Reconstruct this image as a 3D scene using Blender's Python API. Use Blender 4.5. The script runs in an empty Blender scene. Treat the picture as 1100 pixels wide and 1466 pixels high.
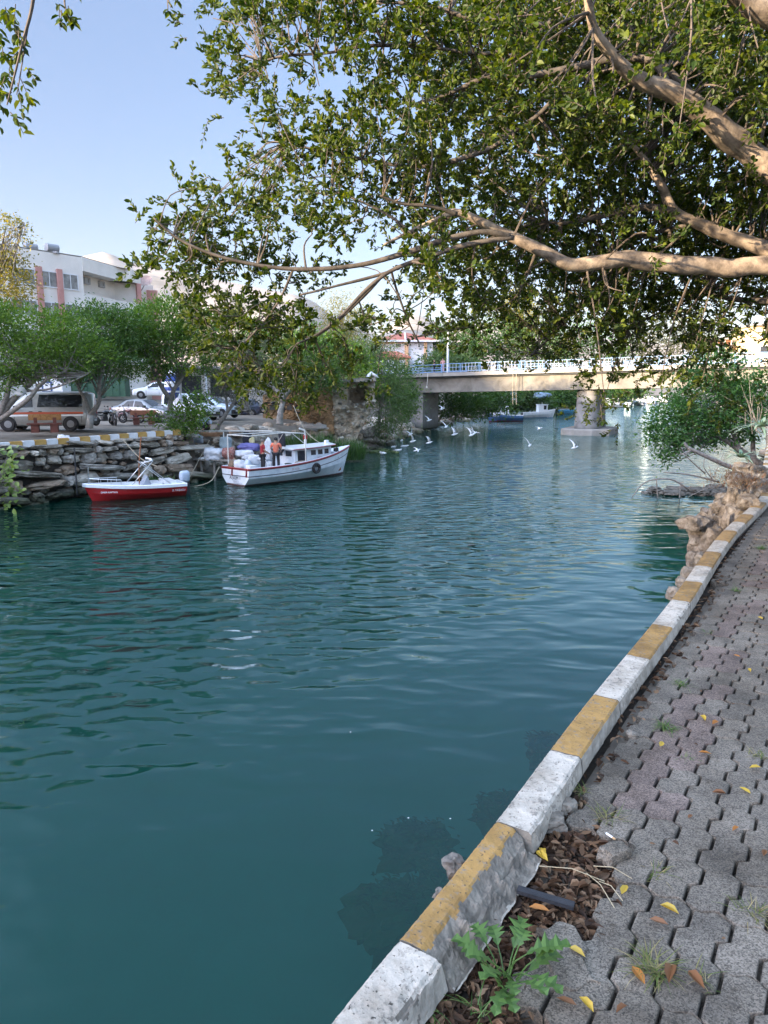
import bpy, bmesh, math, random
from mathutils import Vector, Matrix, noise
R = random.Random(11)
rad = math.radians
scene = bpy.context.scene
COL = scene.collection
# ------------------------------------------------------------------ camera frame
F = 1020.0; PIT = rad(9.6); CZ = 4.9
cP, sP = math.cos(PIT), math.sin(PIT)
def ray(px, py):
    u = (px-550)/F; v = (733-py)/F
    return Vector((u, cP+v*sP, -sP+v*cP))
def gz(px, py, z):
    r = ray(px, py); t = (z-CZ)/r.z
    return Vector((r.x*t, r.y*t, z))
def at(px, py, Y):
    r = ray(px, py); t = Y/r.y
    return Vector((r.x*t, Y, CZ+r.z*t))
cam = bpy.data.cameras.new('camera'); camo = bpy.data.objects.new('camera', cam); COL.objects.link(camo)
camo.location = (0, 0, CZ); camo.rotation_euler = (rad(90-9.6), 0, 0)
cam.sensor_fit = 'HORIZONTAL'; cam.sensor_width = 36; cam.lens = 36*F/1100
cam.clip_start = .05; cam.clip_end = 12000
scene.camera = camo

# ------------------------------------------------------------------ mesh collector
class MB:
    def __init__(s): s.v = []; s.f = []; s.m = []
    def add(s, vs, fs, mi=0):
        o = len(s.v); s.v.extend([tuple(p) for p in vs])
        for f in fs: s.f.append(tuple(i+o for i in f)); s.m.append(mi)
    def box(s, c, d, mi=0, M=None, rz=0):
        x, y, z = d[0]/2, d[1]/2, d[2]/2
        vs = [Vector(p) for p in ((-x,-y,-z),(x,-y,-z),(x,y,-z),(-x,y,-z),(-x,-y,z),(x,-y,z),(x,y,z),(-x,y,z))]
        if rz: vs = [Matrix.Rotation(rz, 3, 'Z') @ p for p in vs]
        if M: vs = [M @ p for p in vs]
        c = Vector(c)
        s.add([p+c for p in vs], [(0,3,2,1),(4,5,6,7),(0,1,5,4),(1,2,6,5),(2,3,7,6),(3,0,4,7)], mi)
    def bar(s, a, b, w, h=None, mi=0):
        a = Vector(a); b = Vector(b); d = b-a; L = d.length
        if L < 1e-6: return
        q = d.to_track_quat('X', 'Z').to_matrix()
        s.box((a+b)/2, (L, w, h or w), mi, q)
    def tube(s, pts, rs, n=8, mi=0, cap=True):
        pts = [Vector(p) for p in pts]; k = len(pts)
        if not hasattr(rs, '__len__'): rs = [rs]*k
        o = []; prev = None
        for i in range(k):
            t = (pts[min(i+1, k-1)]-pts[max(i-1, 0)])
            if t.length < 1e-7: t = Vector((0, 0, 1))
            t.normalize()
            if prev is None:
                a = t.cross(Vector((0, 0, 1)));
                if a.length < .1: a = t.cross(Vector((0, 1, 0)))
            else: a = prev - t*prev.dot(t)
            a.normalize(); prev = a; b = t.cross(a)
            for j in range(n):
                an = 2*math.pi*j/n
                o.append(pts[i]+(a*math.cos(an)+b*math.sin(an))*rs[i])
        fs = []
        for i in range(k-1):
            for j in range(n):
                j2 = (j+1) % n
                fs.append((i*n+j, i*n+j2, (i+1)*n+j2, (i+1)*n+j))
        if cap: fs.append(tuple(range(n-1, -1, -1))); fs.append(tuple((k-1)*n+j for j in range(n)))
        s.add(o, fs, mi)
    def lathe(s, c, prof, n=16, mi=0, ax='Z', M=None, cap=True):
        vs = []; c = Vector(c)
        for r, h in prof:
            for j in range(n):
                a = 2*math.pi*j/n
                p = Vector((r*math.cos(a), r*math.sin(a), h))
                if ax == 'Y': p = Vector((p.x, p.z, p.y))
                if ax == 'X': p = Vector((p.z, p.x, p.y))
                if M: p = M @ p
                vs.append(p+c)
        k = len(prof); fs = []
        for i in range(k-1):
            for j in range(n):
                j2 = (j+1) % n; fs.append((i*n+j, i*n+j2, (i+1)*n+j2, (i+1)*n+j))
        if cap: fs.append(tuple(range(n-1, -1, -1))); fs.append(tuple((k-1)*n+j for j in range(n)))
        s.add(vs, fs, mi)
    def prism(s, poly, z0, z1, mi=0):
        n = len(poly)
        vs = [(p[0], p[1], z0) for p in poly]+[(p[0], p[1], z1) for p in poly]
        s.add(vs, [tuple(range(n-1, -1, -1)), tuple(range(n, 2*n))]+[(i, (i+1) % n, n+(i+1) % n, n+i) for i in range(n)], mi)
    def loft(s, secs, mi=0, closed=True, cap=True):
        n = len(secs[0]); vs = [p for q in secs for p in q]; fs = []
        for i in range(len(secs)-1):
            for j in range(n if closed else n-1):
                j2 = (j+1) % n; fs.append((i*n+j, i*n+j2, (i+1)*n+j2, (i+1)*n+j))
        if cap: fs.append(tuple(range(n-1, -1, -1))); k = (len(secs)-1)*n; fs.append(tuple(k+j for j in range(n)))
        s.add(vs, fs, mi)
    def leaf(s, p, d, nrm, L, W, fold=.25, mi=0):
        d = d.normalized(); sd = d.cross(nrm)
        if sd.length < 1e-4: sd = d.cross(Vector((.3, .5, .8)))
        sd.normalize(); up = sd.cross(d)
        a = up*(W*fold); e = d*L
        dr = up*(-.10*L)
        vs = [p, p+e*.3+sd*W*.46+a, p+e*.68+sd*W*.42+a+dr*.4, p+e+dr, p+e*.68-sd*W*.42+a+dr*.4, p+e*.3-sd*W*.46+a]
        o = len(s.v); s.v.extend([tuple(q) for q in vs])
        s.f.append((o, o+1, o+2, o+3)); s.f.append((o, o+3, o+4, o+5)); s.m.append(mi); s.m.append(mi)
    def build(s, name, mats, parent=None, smooth=False, loc=None):
        me = bpy.data.meshes.new(name); me.from_pydata(s.v, [], s.f)
        if not isinstance(mats, (list, tuple)): mats = [mats]
        for m in mats: me.materials.append(m)
        if len(mats) > 1: me.polygons.foreach_set('material_index', s.m)
        if smooth: me.polygons.foreach_set('use_smooth', [True]*len(me.polygons))
        me.update()
        o = bpy.data.objects.new(name, me); COL.objects.link(o)
        if loc is not None: o.location = loc
        if parent: o.parent = parent
        return o
def tag(o, label=None, cat=None, group=None, kind=None):
    if label: o['label'] = label
    if cat: o['category'] = cat
    if group: o['group'] = group
    if kind: o['kind'] = kind
    return o
def thing(name, label, cat, loc=(0, 0, 0), rz=0, group=None):
    o = bpy.data.objects.new(name, None); COL.objects.link(o); o.empty_display_size = .2
    o.location = loc; o.rotation_euler = (0, 0, rz)
    return tag(o, label, cat, group)
def kids(o): return [c for c in COL.objects if c.parent == o]
def copy_tree(o, parent=None):
    c = o.copy(); COL.objects.link(c)
    if parent: c.parent = parent
    for ch in kids(o): copy_tree(ch, c)
    return c
_ico = {}
def ico(n):
    if n not in _ico:
        b = bmesh.new(); bmesh.ops.create_icosphere(b, subdivisions=n, radius=1)
        _ico[n] = ([v.co.copy() for v in b.verts], [tuple(v.index for v in f.verts) for f in b.faces]); b.free()
    return _ico[n]
def rock(mb, c, d, seed, n=3, rz=0, rough=.35, mi=0, box=.5, tilt=0, freq=1.3):
    vs, fs = ico(n); c = Vector(c); sd = Vector((seed*7.31 % 91, seed*3.77 % 83, seed*1.93 % 71))
    M = Matrix.Rotation(rz, 3, 'Z') @ Matrix.Rotation(tilt, 3, 'Y'); out = []
    for v in vs:
        m = max(abs(v.x), abs(v.y), abs(v.z))
        q = v.lerp(v/m, box)*(1-.25*box)
        k = 1+rough*noise.noise(v*freq+sd)+rough*.45*noise.noise(v*freq*2.7+sd)+rough*.22*noise.noise(v*freq*6+sd)
        q = q*k
        out.append(M @ Vector((q.x*d[0]/2, q.y*d[1]/2, q.z*d[2]/2))+c)
    mb.add(out, fs, mi)
def catmull(pts, sub=6):
    P = [Vector(p) for p in pts]; out = []
    for i in range(len(P)-1):
        a = P[max(i-1, 0)]; b = P[i]; c = P[i+1]; d = P[min(i+2, len(P)-1)]
        for k in range(sub):
            t = k/sub
            out.append(.5*((2*b)+(c-a)*t+(2*a-5*b+4*c-d)*t*t+(3*b-a-3*c+d)*t**3))
    out.append(P[-1]); return out
def lerp(a, b, t): return a+(b-a)*t
def interp(xs, ys, x):
    if x <= xs[0]: return ys[0]
    for i in range(len(xs)-1):
        if x <= xs[i+1]: return lerp(ys[i], ys[i+1], (x-xs[i])/(xs[i+1]-xs[i]))
    return ys[-1]

# ------------------------------------------------------------------ materials
def newmat(name):
    m = bpy.data.materials.new(name); m.use_nodes = True; nt = m.node_tree; nt.nodes.clear()
    out = nt.nodes.new('ShaderNodeOutputMaterial'); return m, nt, out
def N(nt, t, **kw):
    n = nt.nodes.new(t)
    for k, v in kw.items():
        if k.startswith('_'): setattr(n, k[1:], v)
        else: n.inputs[k.replace('__', ' ')].default_value = v
    return n
def ramp(nt, stops):
    n = nt.nodes.new('ShaderNodeValToRGB'); e = n.color_ramp.elements
    while len(e) < len(stops): e.new(.5)
    for i, (p, c) in enumerate(stops):
        e[i].position = p; e[i].color = (c[0], c[1], c[2], 1)
    return n
MATS = {}
def mat(name, cols, rough=.7, scale=4, bump=.3, bscale=None, metal=0, island=False, detail=8, coord='Object', dist=.02, spec=.5, warp=0, tide=None):
    """procedural surface: noise through a colour ramp, optional per-island tint, noise bump"""
    if name in MATS: return MATS[name]
    m, nt, out = newmat(name); L = nt.links.new
    p = N(nt, 'ShaderNodeBsdfPrincipled', Roughness=rough, Metallic=metal); p.inputs['Specular IOR Level'].default_value = spec
    tc = N(nt, 'ShaderNodeTexCoord')
    nz = N(nt, 'ShaderNodeTexNoise', Scale=scale, Detail=detail, Roughness=.65); nz.inputs['Distortion'].default_value = warp
    L(tc.outputs[coord], nz.inputs['Vector'])
    if len(cols) == 1: cols = [tuple(c*.82 for c in cols[0]), tuple(min(1, c*1.14) for c in cols[0])]
    k = len(cols); rp = ramp(nt, [(.32+.36*i/(k-1), c) for i, c in enumerate(cols)])
    if island:
        g = N(nt, 'ShaderNodeNewGeometry'); ad = N(nt, 'ShaderNodeMath', _operation='MULTIPLY_ADD'); ad.inputs[1].default_value = .42; ad.inputs[2].default_value = -.21
        L(g.outputs['Random Per Island'], ad.inputs[0])
        a2 = N(nt, 'ShaderNodeMath', _operation='ADD'); L(nz.outputs['Fac'], a2.inputs[0]); L(ad.outputs[0], a2.inputs[1]); L(a2.outputs[0], rp.inputs[0])
    else: L(nz.outputs['Fac'], rp.inputs[0])
    if tide:   # wet, weedy band that the water leaves on the foot of walls and piers
        sz = N(nt, 'ShaderNodeSeparateXYZ'); L(tc.outputs[coord], sz.inputs[0]); mz = N(nt, 'ShaderNodeMath', _operation='MULTIPLY_ADD'); mz.inputs[1].default_value = -.5; L(nz.outputs['Fac'], mz.inputs[0]); L(sz.outputs[2], mz.inputs[2])
        tr_ = ramp(nt, [(0, (.26, .30, .22)), (min(.95, tide), (1, 1, 1))]); L(mz.outputs[0], tr_.inputs[0]); mm = N(nt, 'ShaderNodeMixRGB', Fac=1); mm.blend_type = 'MULTIPLY'; L(rp.outputs[0], mm.inputs[1]); L(tr_.outputs[0], mm.inputs[2]); L(mm.outputs[0], p.inputs['Base Color'])
    else: L(rp.outputs[0], p.inputs['Base Color'])
    if bump:
        n2 = N(nt, 'ShaderNodeTexNoise', Scale=bscale or scale*5, Detail=8, Roughness=.7); L(tc.outputs[coord], n2.inputs['Vector'])
        b = N(nt, 'ShaderNodeBump', Strength=bump, Distance=dist); L(n2.outputs['Fac'], b.inputs['Height']); L(b.outputs[0], p.inputs['Normal'])
    L(p.outputs[0], out.inputs[0]); MATS[name] = m; return m
def leafmat(name, cols, rough=.45, trans=.35, spec=.5):
    if name in MATS: return MATS[name]
    m, nt, out = newmat(name); L = nt.links.new
    g = N(nt, 'ShaderNodeNewGeometry'); k = len(cols)
    rp = ramp(nt, [((i+.0)/(k-1), c) for i, c in enumerate(cols)]); L(g.outputs['Random Per Island'], rp.inputs[0])
    p = N(nt, 'ShaderNodeBsdfPrincipled', Roughness=rough); p.inputs['Specular IOR Level'].default_value = spec
    L(rp.outputs[0], p.inputs['Base Color'])
    t = N(nt, 'ShaderNodeBsdfTranslucent')
    hs = N(nt, 'ShaderNodeHueSaturation', Saturation=1.15, Value=1.5); hs.inputs['Hue'].default_value = .48; L(rp.outputs[0], hs.inputs['Color']); L(hs.outputs[0], t.inputs[0])
    mx = N(nt, 'ShaderNodeMixShader', Fac=trans); L(p.outputs[0], mx.inputs[1]); L(t.outputs[0], mx.inputs[2]); L(mx.outputs[0], out.inputs[0])
    MATS[name] = m; return m
def plain(name, c, rough=.5, metal=0, coat=0):
    m = mat(name, [tuple(x*.93 for x in c), tuple(min(1, x*1.05) for x in c)], rough, 9, .05, metal=metal)
    if coat:
        for n in m.node_tree.nodes:
            if n.type == 'BSDF_PRINCIPLED': n.inputs['Coat Weight'].default_value = coat
    return m
def glass(name='dark_glass', c=(.015, .018, .02), r=.05):
    return mat(name, [tuple(x*.8 for x in c), c], r, 3, 0, spec=.35)
bark = mat('ficus_bark', [(.085, .065, .048), (.25, .195, .145), (.40, .32, .235)], .85, 9, .5, 40, dist=.01)
barkg = mat('grey_bark', [(.09, .08, .07), (.2, .18, .155), (.26, .24, .21)], .9, 8, .5, 30)
twig = mat('twig_bark', [(.05, .04, .03), (.12, .095, .075)], .9, 12, .2)
limew = mat('lime_wash', [(.26, .25, .23), (.42, .41, .385)], .9, 6, .3)
concrete = mat('concrete', [(.16, .15, .13), (.27, .25, .22), (.34, .32, .28)], .9, 1.2, .25, 14, warp=.6)
white_p = plain('white_paint', (.74, .75, .76), .45)
red_p = plain('red_paint', (.30, .012, .012), .35)
dark_p = plain('dark_paint', (.02, .022, .025), .5)
blue_p = plain('blue_paint', (.15, .26, .42), .55)
rubber = plain('rubber', (.012, .012, .013), .75)
chrome = plain('pipe_metal', (.62, .62, .62), .3, .9)
galv = plain('pale_pipe', (.55, .54, .5), .45)
gl = glass()
rope_m = mat('rope', [(.28, .24, .17), (.42, .37, .28)], .95, 40, .3)
WAVE = (.08, .16, .009); WCOL = (.0006, .054, .036, 1)
# ------------------------------------------------------------------ light, sky, air
SUN_EL, SUN_AZ = rad(10.5), rad(236)
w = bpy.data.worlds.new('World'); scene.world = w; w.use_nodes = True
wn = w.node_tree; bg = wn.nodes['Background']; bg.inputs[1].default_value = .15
sk = wn.nodes.new('ShaderNodeTexSky'); sk.sky_type = 'NISHITA'; sk.sun_disc = False
sk.sun_elevation = SUN_EL; sk.sun_rotation = SUN_AZ; sk.air_density = 1.0; sk.dust_density = .8; sk.ozone_density = 2.6; sk.altitude = 0
hsv = wn.nodes.new('ShaderNodeHueSaturation'); hsv.inputs['Saturation'].default_value = 1.0; wn.links.new(sk.outputs[0], hsv.inputs['Color'])
mulc = wn.nodes.new('ShaderNodeMixRGB'); mulc.blend_type = 'MULTIPLY'; mulc.inputs[0].default_value = 1; mulc.inputs[2].default_value = (1.02, .89, .915, 1); wn.links.new(hsv.outputs[0], mulc.inputs[1])
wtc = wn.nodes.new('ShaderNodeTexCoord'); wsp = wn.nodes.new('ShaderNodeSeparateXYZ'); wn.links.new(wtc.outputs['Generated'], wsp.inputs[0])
wrp = wn.nodes.new('ShaderNodeValToRGB'); we = wrp.color_ramp.elements; we[0].position = .06; we[0].color = (.150, .140, .140, 1); we[1].position = .95; we[1].color = (1.0, .82, .62, 1); e3 = we.new(.42); e3.color = (.205, .193, .186, 1)   # zenith boosted and low sky dimmed to lift the light in the shade
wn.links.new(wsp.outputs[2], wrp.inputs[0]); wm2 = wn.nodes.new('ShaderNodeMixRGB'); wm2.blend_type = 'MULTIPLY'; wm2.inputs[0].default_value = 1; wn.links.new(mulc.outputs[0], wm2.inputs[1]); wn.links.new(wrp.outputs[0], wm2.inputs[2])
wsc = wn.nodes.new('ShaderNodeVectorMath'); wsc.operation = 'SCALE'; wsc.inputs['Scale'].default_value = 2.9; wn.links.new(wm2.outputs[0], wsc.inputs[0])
# sky boosted on the sun side, out of view, to light the left bank
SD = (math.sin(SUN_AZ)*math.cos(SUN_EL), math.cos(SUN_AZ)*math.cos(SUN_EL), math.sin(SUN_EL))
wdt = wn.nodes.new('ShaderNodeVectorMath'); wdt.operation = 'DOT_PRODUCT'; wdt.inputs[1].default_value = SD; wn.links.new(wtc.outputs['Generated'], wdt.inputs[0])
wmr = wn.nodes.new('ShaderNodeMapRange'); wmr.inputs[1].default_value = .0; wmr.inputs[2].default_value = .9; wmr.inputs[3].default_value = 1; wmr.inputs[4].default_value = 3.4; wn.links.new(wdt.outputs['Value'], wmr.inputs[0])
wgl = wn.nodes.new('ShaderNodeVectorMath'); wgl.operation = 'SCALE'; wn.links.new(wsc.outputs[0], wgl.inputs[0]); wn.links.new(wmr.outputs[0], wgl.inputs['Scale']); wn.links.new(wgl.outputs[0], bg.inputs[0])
sun = bpy.data.lights.new('sun', 'SUN'); sun.energy = 4.4; sun.angle = rad(.6); sun.color = (1, .79, .55)
suno = bpy.data.objects.new('sun', sun); COL.objects.link(suno)
sv = Vector((math.sin(SUN_AZ)*math.cos(SUN_EL), math.cos(SUN_AZ)*math.cos(SUN_EL), math.sin(SUN_EL)))
suno.rotation_euler = (-sv).to_track_quat('-Z', 'Y').to_euler(); suno.location = sv*200
scene.view_settings.view_transform = 'Standard'; scene.view_settings.look = 'None'
scene.view_settings.exposure = 2.35; scene.view_settings.gamma = 1
hz = MB(); hz.box((1500, 1450, 163.1), (10400, 6300, 333.8))
m, nt, out = newmat('haze_air'); pv = N(nt, 'ShaderNodeVolumePrincipled', Density=.00005, Anisotropy=.2); pv.inputs['Color'].default_value = (.93, .95, 1, 1)
nt.links.new(pv.outputs[0], out.inputs['Volume'])
HAZE = tag(hz.build('haze', m), kind='stuff')

# ------------------------------------------------------------------ banks
LB = [(-78,-90), (-54,-40), (-30,7), (-16.9,31), (-11.1,38.9), (-9.2,43), (-6.6,48), (-3.6,54), (-.6,63.8), (4.3,88.5), (11.2,114.6), (20,140), (52,232), (104,353), (230,470), (760,860), (2700,1900)]
RB = [(-60,-92), (-19.6,-30), (-.75,.55), (5.3,10.1), (9.4,17.8), (12.6,23.6), (16.8,31.5), (21.5,40), (30,55), (44,77), (70,125), (110,240), (160,330), (270,440), (780,800), (2700,1700)]
def land(name, B, d, offs_of, m):
    mb = MB(); rows = []; d = Vector(d).normalized()
    P = catmull([(x, y, 0) for x, y in B], 5)
    for p in P:
        r = []
        for o, z in offs_of(p): 
            q = p+d*o; jit = 0 if o < 3 or z < 0 else .03
            r.append(Vector((q.x, q.y, z+jit*noise.noise(q*.4))))
        rows.append(r)
    mb.loft(rows, closed=False, cap=False); return mb.build(name, m, smooth=True)
earth = mat('packed_earth', [(.07, .058, .045), (.17, .145, .115), (.25, .22, .18)], .95, .35, .5, 6, dist=.04)
asphalt = mat('asphalt', [(.045, .047, .05), (.10, .103, .107)], .9, .6, .2, 30)
def loffs(p):
    if p.y < 40.5: s = [(0, -2.6), (.02, -.4), (.25, 2.52)]
    elif p.y < 55: s = [(-.6, -2.6), (0, -.2), (2.3, 2.35)]
    else: s = [(-1.0, -2.6), (0, -.1), (4.5, 2.5)]
    return s+[(5, 2.72), (9, 2.86), (14, 2.98), (22, 3.3), (45, 4.4), (120, 8), (400, 16), (1200, 30), (2900, 40)]
def roffs(p):
    s = [(-.02, -2.6), (.02, -.4), (.12, 3.15)] if p.y < 18 else [(-.4, -2.6), (-.1, -.2), (1.6, 2.2)]
    return s+[(3, 3.14), (10, 3.2), (45, 4), (150, 5.5), (600, 14), (2900, 35)]
tag(land('ground', LB, (-.86, .5, 0), loffs, earth), kind='structure')
tag(land('terrain', RB, (.92, -.4, 0), roffs, earth), kind='structure')

# water, bed and weeds
m, nt, out = newmat('river_water'); L = nt.links.new
tc = N(nt, 'ShaderNodeTexCoord')
def wnoise(scale, det, sc=(1, 1, 1), rz=0):
    mp = N(nt, 'ShaderNodeMapping'); mp.inputs['Scale'].default_value = sc; mp.inputs['Rotation'].default_value = (0, 0, rz); L(tc.outputs['Object'], mp.inputs[0])
    n = N(nt, 'ShaderNodeTexNoise', Scale=scale, Detail=det, Roughness=.5); n.inputs['Distortion'].default_value = .4
    L(mp.outputs[0], n.inputs['Vector']); return n
n1 = wnoise(.55, 2, (1, 1.7, 1), .25); n2 = wnoise(1.5, .4, (1, 1.9, 1), -.12); n3 = wnoise(6, 2, (1, 1.3, 1), .1); patch = wnoise(.05, 2)
pr = ramp(nt, [(.36, (.4,)*3), (.6, (1,)*3)]); L(patch.outputs['Fac'], pr.inputs[0])
sep = N(nt, 'ShaderNodeSeparateXYZ'); L(tc.outputs['Object'], sep.inputs[0])
mr = N(nt, 'ShaderNodeMapRange'); mr.inputs[1].default_value = 3.2; mr.inputs[2].default_value = 8.6; mr.inputs[3].default_value = .09; mr.inputs[4].default_value = 1; mr.interpolation_type = 'SMOOTHSTEP'
# calmer water in the lee of the near quay (distance from the quay line)
ly = N(nt, 'ShaderNodeMath', _operation='MULTIPLY_ADD'); ly.inputs[1].default_value = .534; ly.inputs[2].default_value = -.93; L(sep.outputs[1], ly.inputs[0])
lee = N(nt, 'ShaderNodeMath', _operation='MULTIPLY_ADD'); lee.inputs[1].default_value = -.847; L(sep.outputs[0], lee.inputs[0]); L(ly.outputs[0], lee.inputs[2]); L(lee.outputs[0], mr.inputs[0])
amp = N(nt, 'ShaderNodeMath', _operation='MULTIPLY'); L(pr.outputs[0], amp.inputs[0]); L(mr.outputs[0], amp.inputs[1])
h1 = N(nt, 'ShaderNodeMath', _operation='MULTIPLY'); h1.inputs[1].default_value = WAVE[0]; L(n1.outputs['Fac'], h1.inputs[0])
h2 = N(nt, 'ShaderNodeMath', _operation='MULTIPLY'); h2.inputs[1].default_value = WAVE[1]; L(n2.outputs['Fac'], h2.inputs[0])
h3 = N(nt, 'ShaderNodeMath', _operation='MULTIPLY'); h3.inputs[1].default_value = WAVE[2]; L(n3.outputs['Fac'], h3.inputs[0])
s23 = N(nt, 'ShaderNodeMath', _operation='ADD'); L(h2.outputs[0], s23.inputs[0]); L(h3.outputs[0], s23.inputs[1])
sm = N(nt, 'ShaderNodeMath', _operation='MULTIPLY'); L(s23.outputs[0], sm.inputs[0]); L(amp.outputs[0], sm.inputs[1])
st = N(nt, 'ShaderNodeMath', _operation='ADD'); L(sm.outputs[0], st.inputs[0]); L(h1.outputs[0], st.inputs[1])
bp = N(nt, 'ShaderNodeBump', Strength=1, Distance=1); L(st.outputs[0], bp.inputs['Height'])
df = N(nt, 'ShaderNodeBsdfDiffuse', Color=WCOL); tr = N(nt, 'ShaderNodeBsdfTransparent', Color=(.75, .95, .92, 1))
body = N(nt, 'ShaderNodeMixShader', Fac=.68); L(df.outputs[0], body.inputs[1]); L(tr.outputs[0], body.inputs[2])
gs = N(nt, 'ShaderNodeBsdfGlossy', Roughness=.02); gs.inputs['Color'].default_value = (.82, .97, 1, 1); L(bp.outputs[0], gs.inputs['Normal'])
fr = N(nt, 'ShaderNodeFresnel', IOR=1.40); L(bp.outputs[0], fr.inputs['Normal'])
ws = N(nt, 'ShaderNodeMixShader'); L(fr.outputs[0], ws.inputs[0]); L(body.outputs[0], ws.inputs[1]); L(gs.outputs[0], ws.inputs[2])
L(ws.outputs[0], out.inputs[0]); WATER = m
mb = MB(); mb.add([(-120, -100, 0), (2700, -100, 0), (2700, 2000, 0), (-120, 2000, 0)], [(0, 1, 2, 3)]); tag(mb.build('water', WATER), kind='structure')
mb = MB(); mb.add([(-120, -100, -1.6), (2700, -100, -1.6), (2700, 2000, -1.6), (-120, 2000, -1.6)], [(0, 1, 2, 3)])
tag(mb.build('river_bed', mat('river_bed', [(.005, .068, .056), (.008, .08, .066)], .9, .5, 0)), kind='structure')
weedm = leafmat('water_weed', [(.002, .010, .004), (.004, .017, .006), (.008, .028, .009)], .9, .1, .1)
for i, (px, py, w_, h_) in enumerate([(598, 1195, .27, .18), (582, 1290, .32, .27), (722, 1155, .18, .2), (645, 1245, .22, .22), (785, 1062, .18, .18)]):
    c = gz(px, py, -.24); mb = MB()
    rock(mb, c+Vector((0, 0, -.16)), (w_*3.4, h_*3.4, .42), 31+i, 4, .5*i, .6, 0, .05, 0, 2.1)
    for k in range([700, 900, 400, 300, 300][i]):
        a = R.uniform(0, 6.28); r = min(1.15, abs(R.gauss(0, .4))); p = c+Vector((math.cos(a)*r*w_*1.6, math.sin(a)*r*h_*1.6, R.uniform(-.12, .15)*(1-r*.7)))
        d = Vector((R.gauss(-.6, .4), R.gauss(.5, .4), R.uniform(-.3, .2))); mb.leaf(p, d, Vector((0, 0, 1)), R.uniform(.06, .15), .03, .1)
    tag(mb.build('water_weed', weedm), ['dark weed clump under the water below the yellow kerb block, the upper one', 'largest dark weed clump under the water beside the yellow kerb block', 'dim weed clump in the water close to the long white kerb block',
        'dim dark weed between the two clumps below the crumbling kerb', 'small green weed in the water beside the second ochre block'][i], 'water weed', 'weed clumps under the water')

# ------------------------------------------------------------------ hills
rockm = mat('hill_scrub', [(.16, .14, .11), (.30, .25, .20), (.38, .32, .26)], .95, .006, 0)
prof = [(-700, 380), (-300, 400), (0, 388), (70, 374), (112, 361), (150, 355), (188, 373), (230, 382), (300, 398), (380, 410), (440, 424), (500, 466), (545, 478), (570, 456), (588, 446), (612, 453), (640, 468), (700, 460), (760, 472), (900, 488), (1100, 500), (1500, 505), (2000, 510)]
rows = []; K = 150
for i in range(K+1):
    px = -700+2700*i/K; u = (px-550)/F
    py = interp([a for a, b in prof], [b for a, b in prof], px)
    D0 = 1500 if px < 470 else 2050
    D0 = D0 if not 440 < px < 540 else lerp(1500, 2050, (px-440)/100)
    top = at(px, py, D0)
    row = []
    for k in range(26):
        t = k/25; Y = lerp(D0*.50, D0*1.25, t)
        hh = max(0, 1-abs(t-.667)/.667)**.8 if t < .667 else max(0, 1-(t-.667)/.5)
        p = Vector((top.x*Y/D0, Y, 5)); nn = noise.fractal(p*.004, 1, 2, 5)*.13+noise.fractal(p*.02, 1, 2, 4)*.03
        row.append(Vector((p.x, Y, -3+(top.z+3)*hh*(1+(nn if abs(t-.667) > .02 else nn*.25)*min(1, (1.02-hh)*3)))))
    rows.append(row)
mb = MB(); mb.loft(rows, closed=False, cap=False)
# unseen west hill added to block the sun, crest shaped for each shadow
dirs = Vector((sv.x, sv.y, 0)).normalized(); side = Vector((-dirs.y, dirs.x, 0)); rows = []
SHZ = 3.9   # height of the shadow edge at the big tree
for i in range(121):
    s = -360+6*i; row = []
    for k in range(9):
        d = 230+k*28; p = Vector((4, 10, 0))+dirs*d+side*s
        zt = interp([-110, -97, -89, -67, -57, -53, -37, -33, -10, -4], [34, 30, 27, 20, 19, 10, 10, 18, 11, SHZ], s)+d*math.tan(SUN_EL)
        hh = max(0, 1-abs(k-4)/4)**.7
        row.append(Vector((p.x, p.y, -2+(zt+2+1.2*noise.noise(Vector((s*.03, k, 0))))*hh)))
    rows.append(row)
mb.loft(rows, closed=False, cap=False)
tag(mb.build('hills_and_sun_block', rockm, smooth=True), kind='structure')

# ------------------------------------------------------------------ near path: kerb, pavers, litter
ku = Vector((.545, .838, 0)).normalized(); kv = Vector((ku.y, -ku.x, 0))
KP = [(-1.55, -.6), (-.86, .4), (-.14, 1.55), (.35, 2.31), (1.04, 3.44), (2.12, 5.14), (3.19, 6.91), (4.01, 8.2), (5.51, 10.39), (6.12, 11.45), (6.95, 13.05), (9.5, 17.75), (12.8, 23.8), (17, 31.8), (21.7, 40)]
KC = catmull([(x*1.0287, y*1.0287, 3.2) for x, y in KP], 10)
KL = [0]
for i in range(1, len(KC)): KL.append(KL[-1]+(KC[i]-KC[i-1]).length)
def kerb_at(s):
    for i in range(1, len(KC)):
        if s <= KL[i] or i == len(KC)-1:
            t = (s-KL[i-1])/(KL[i]-KL[i-1]); d = (KC[i]-KC[i-1]).normalized()
            return KC[i-1].lerp(KC[i], t), d
s0 = next(KL[i] for i in range(len(KC)) if KC[i].y > 1.826)
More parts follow.
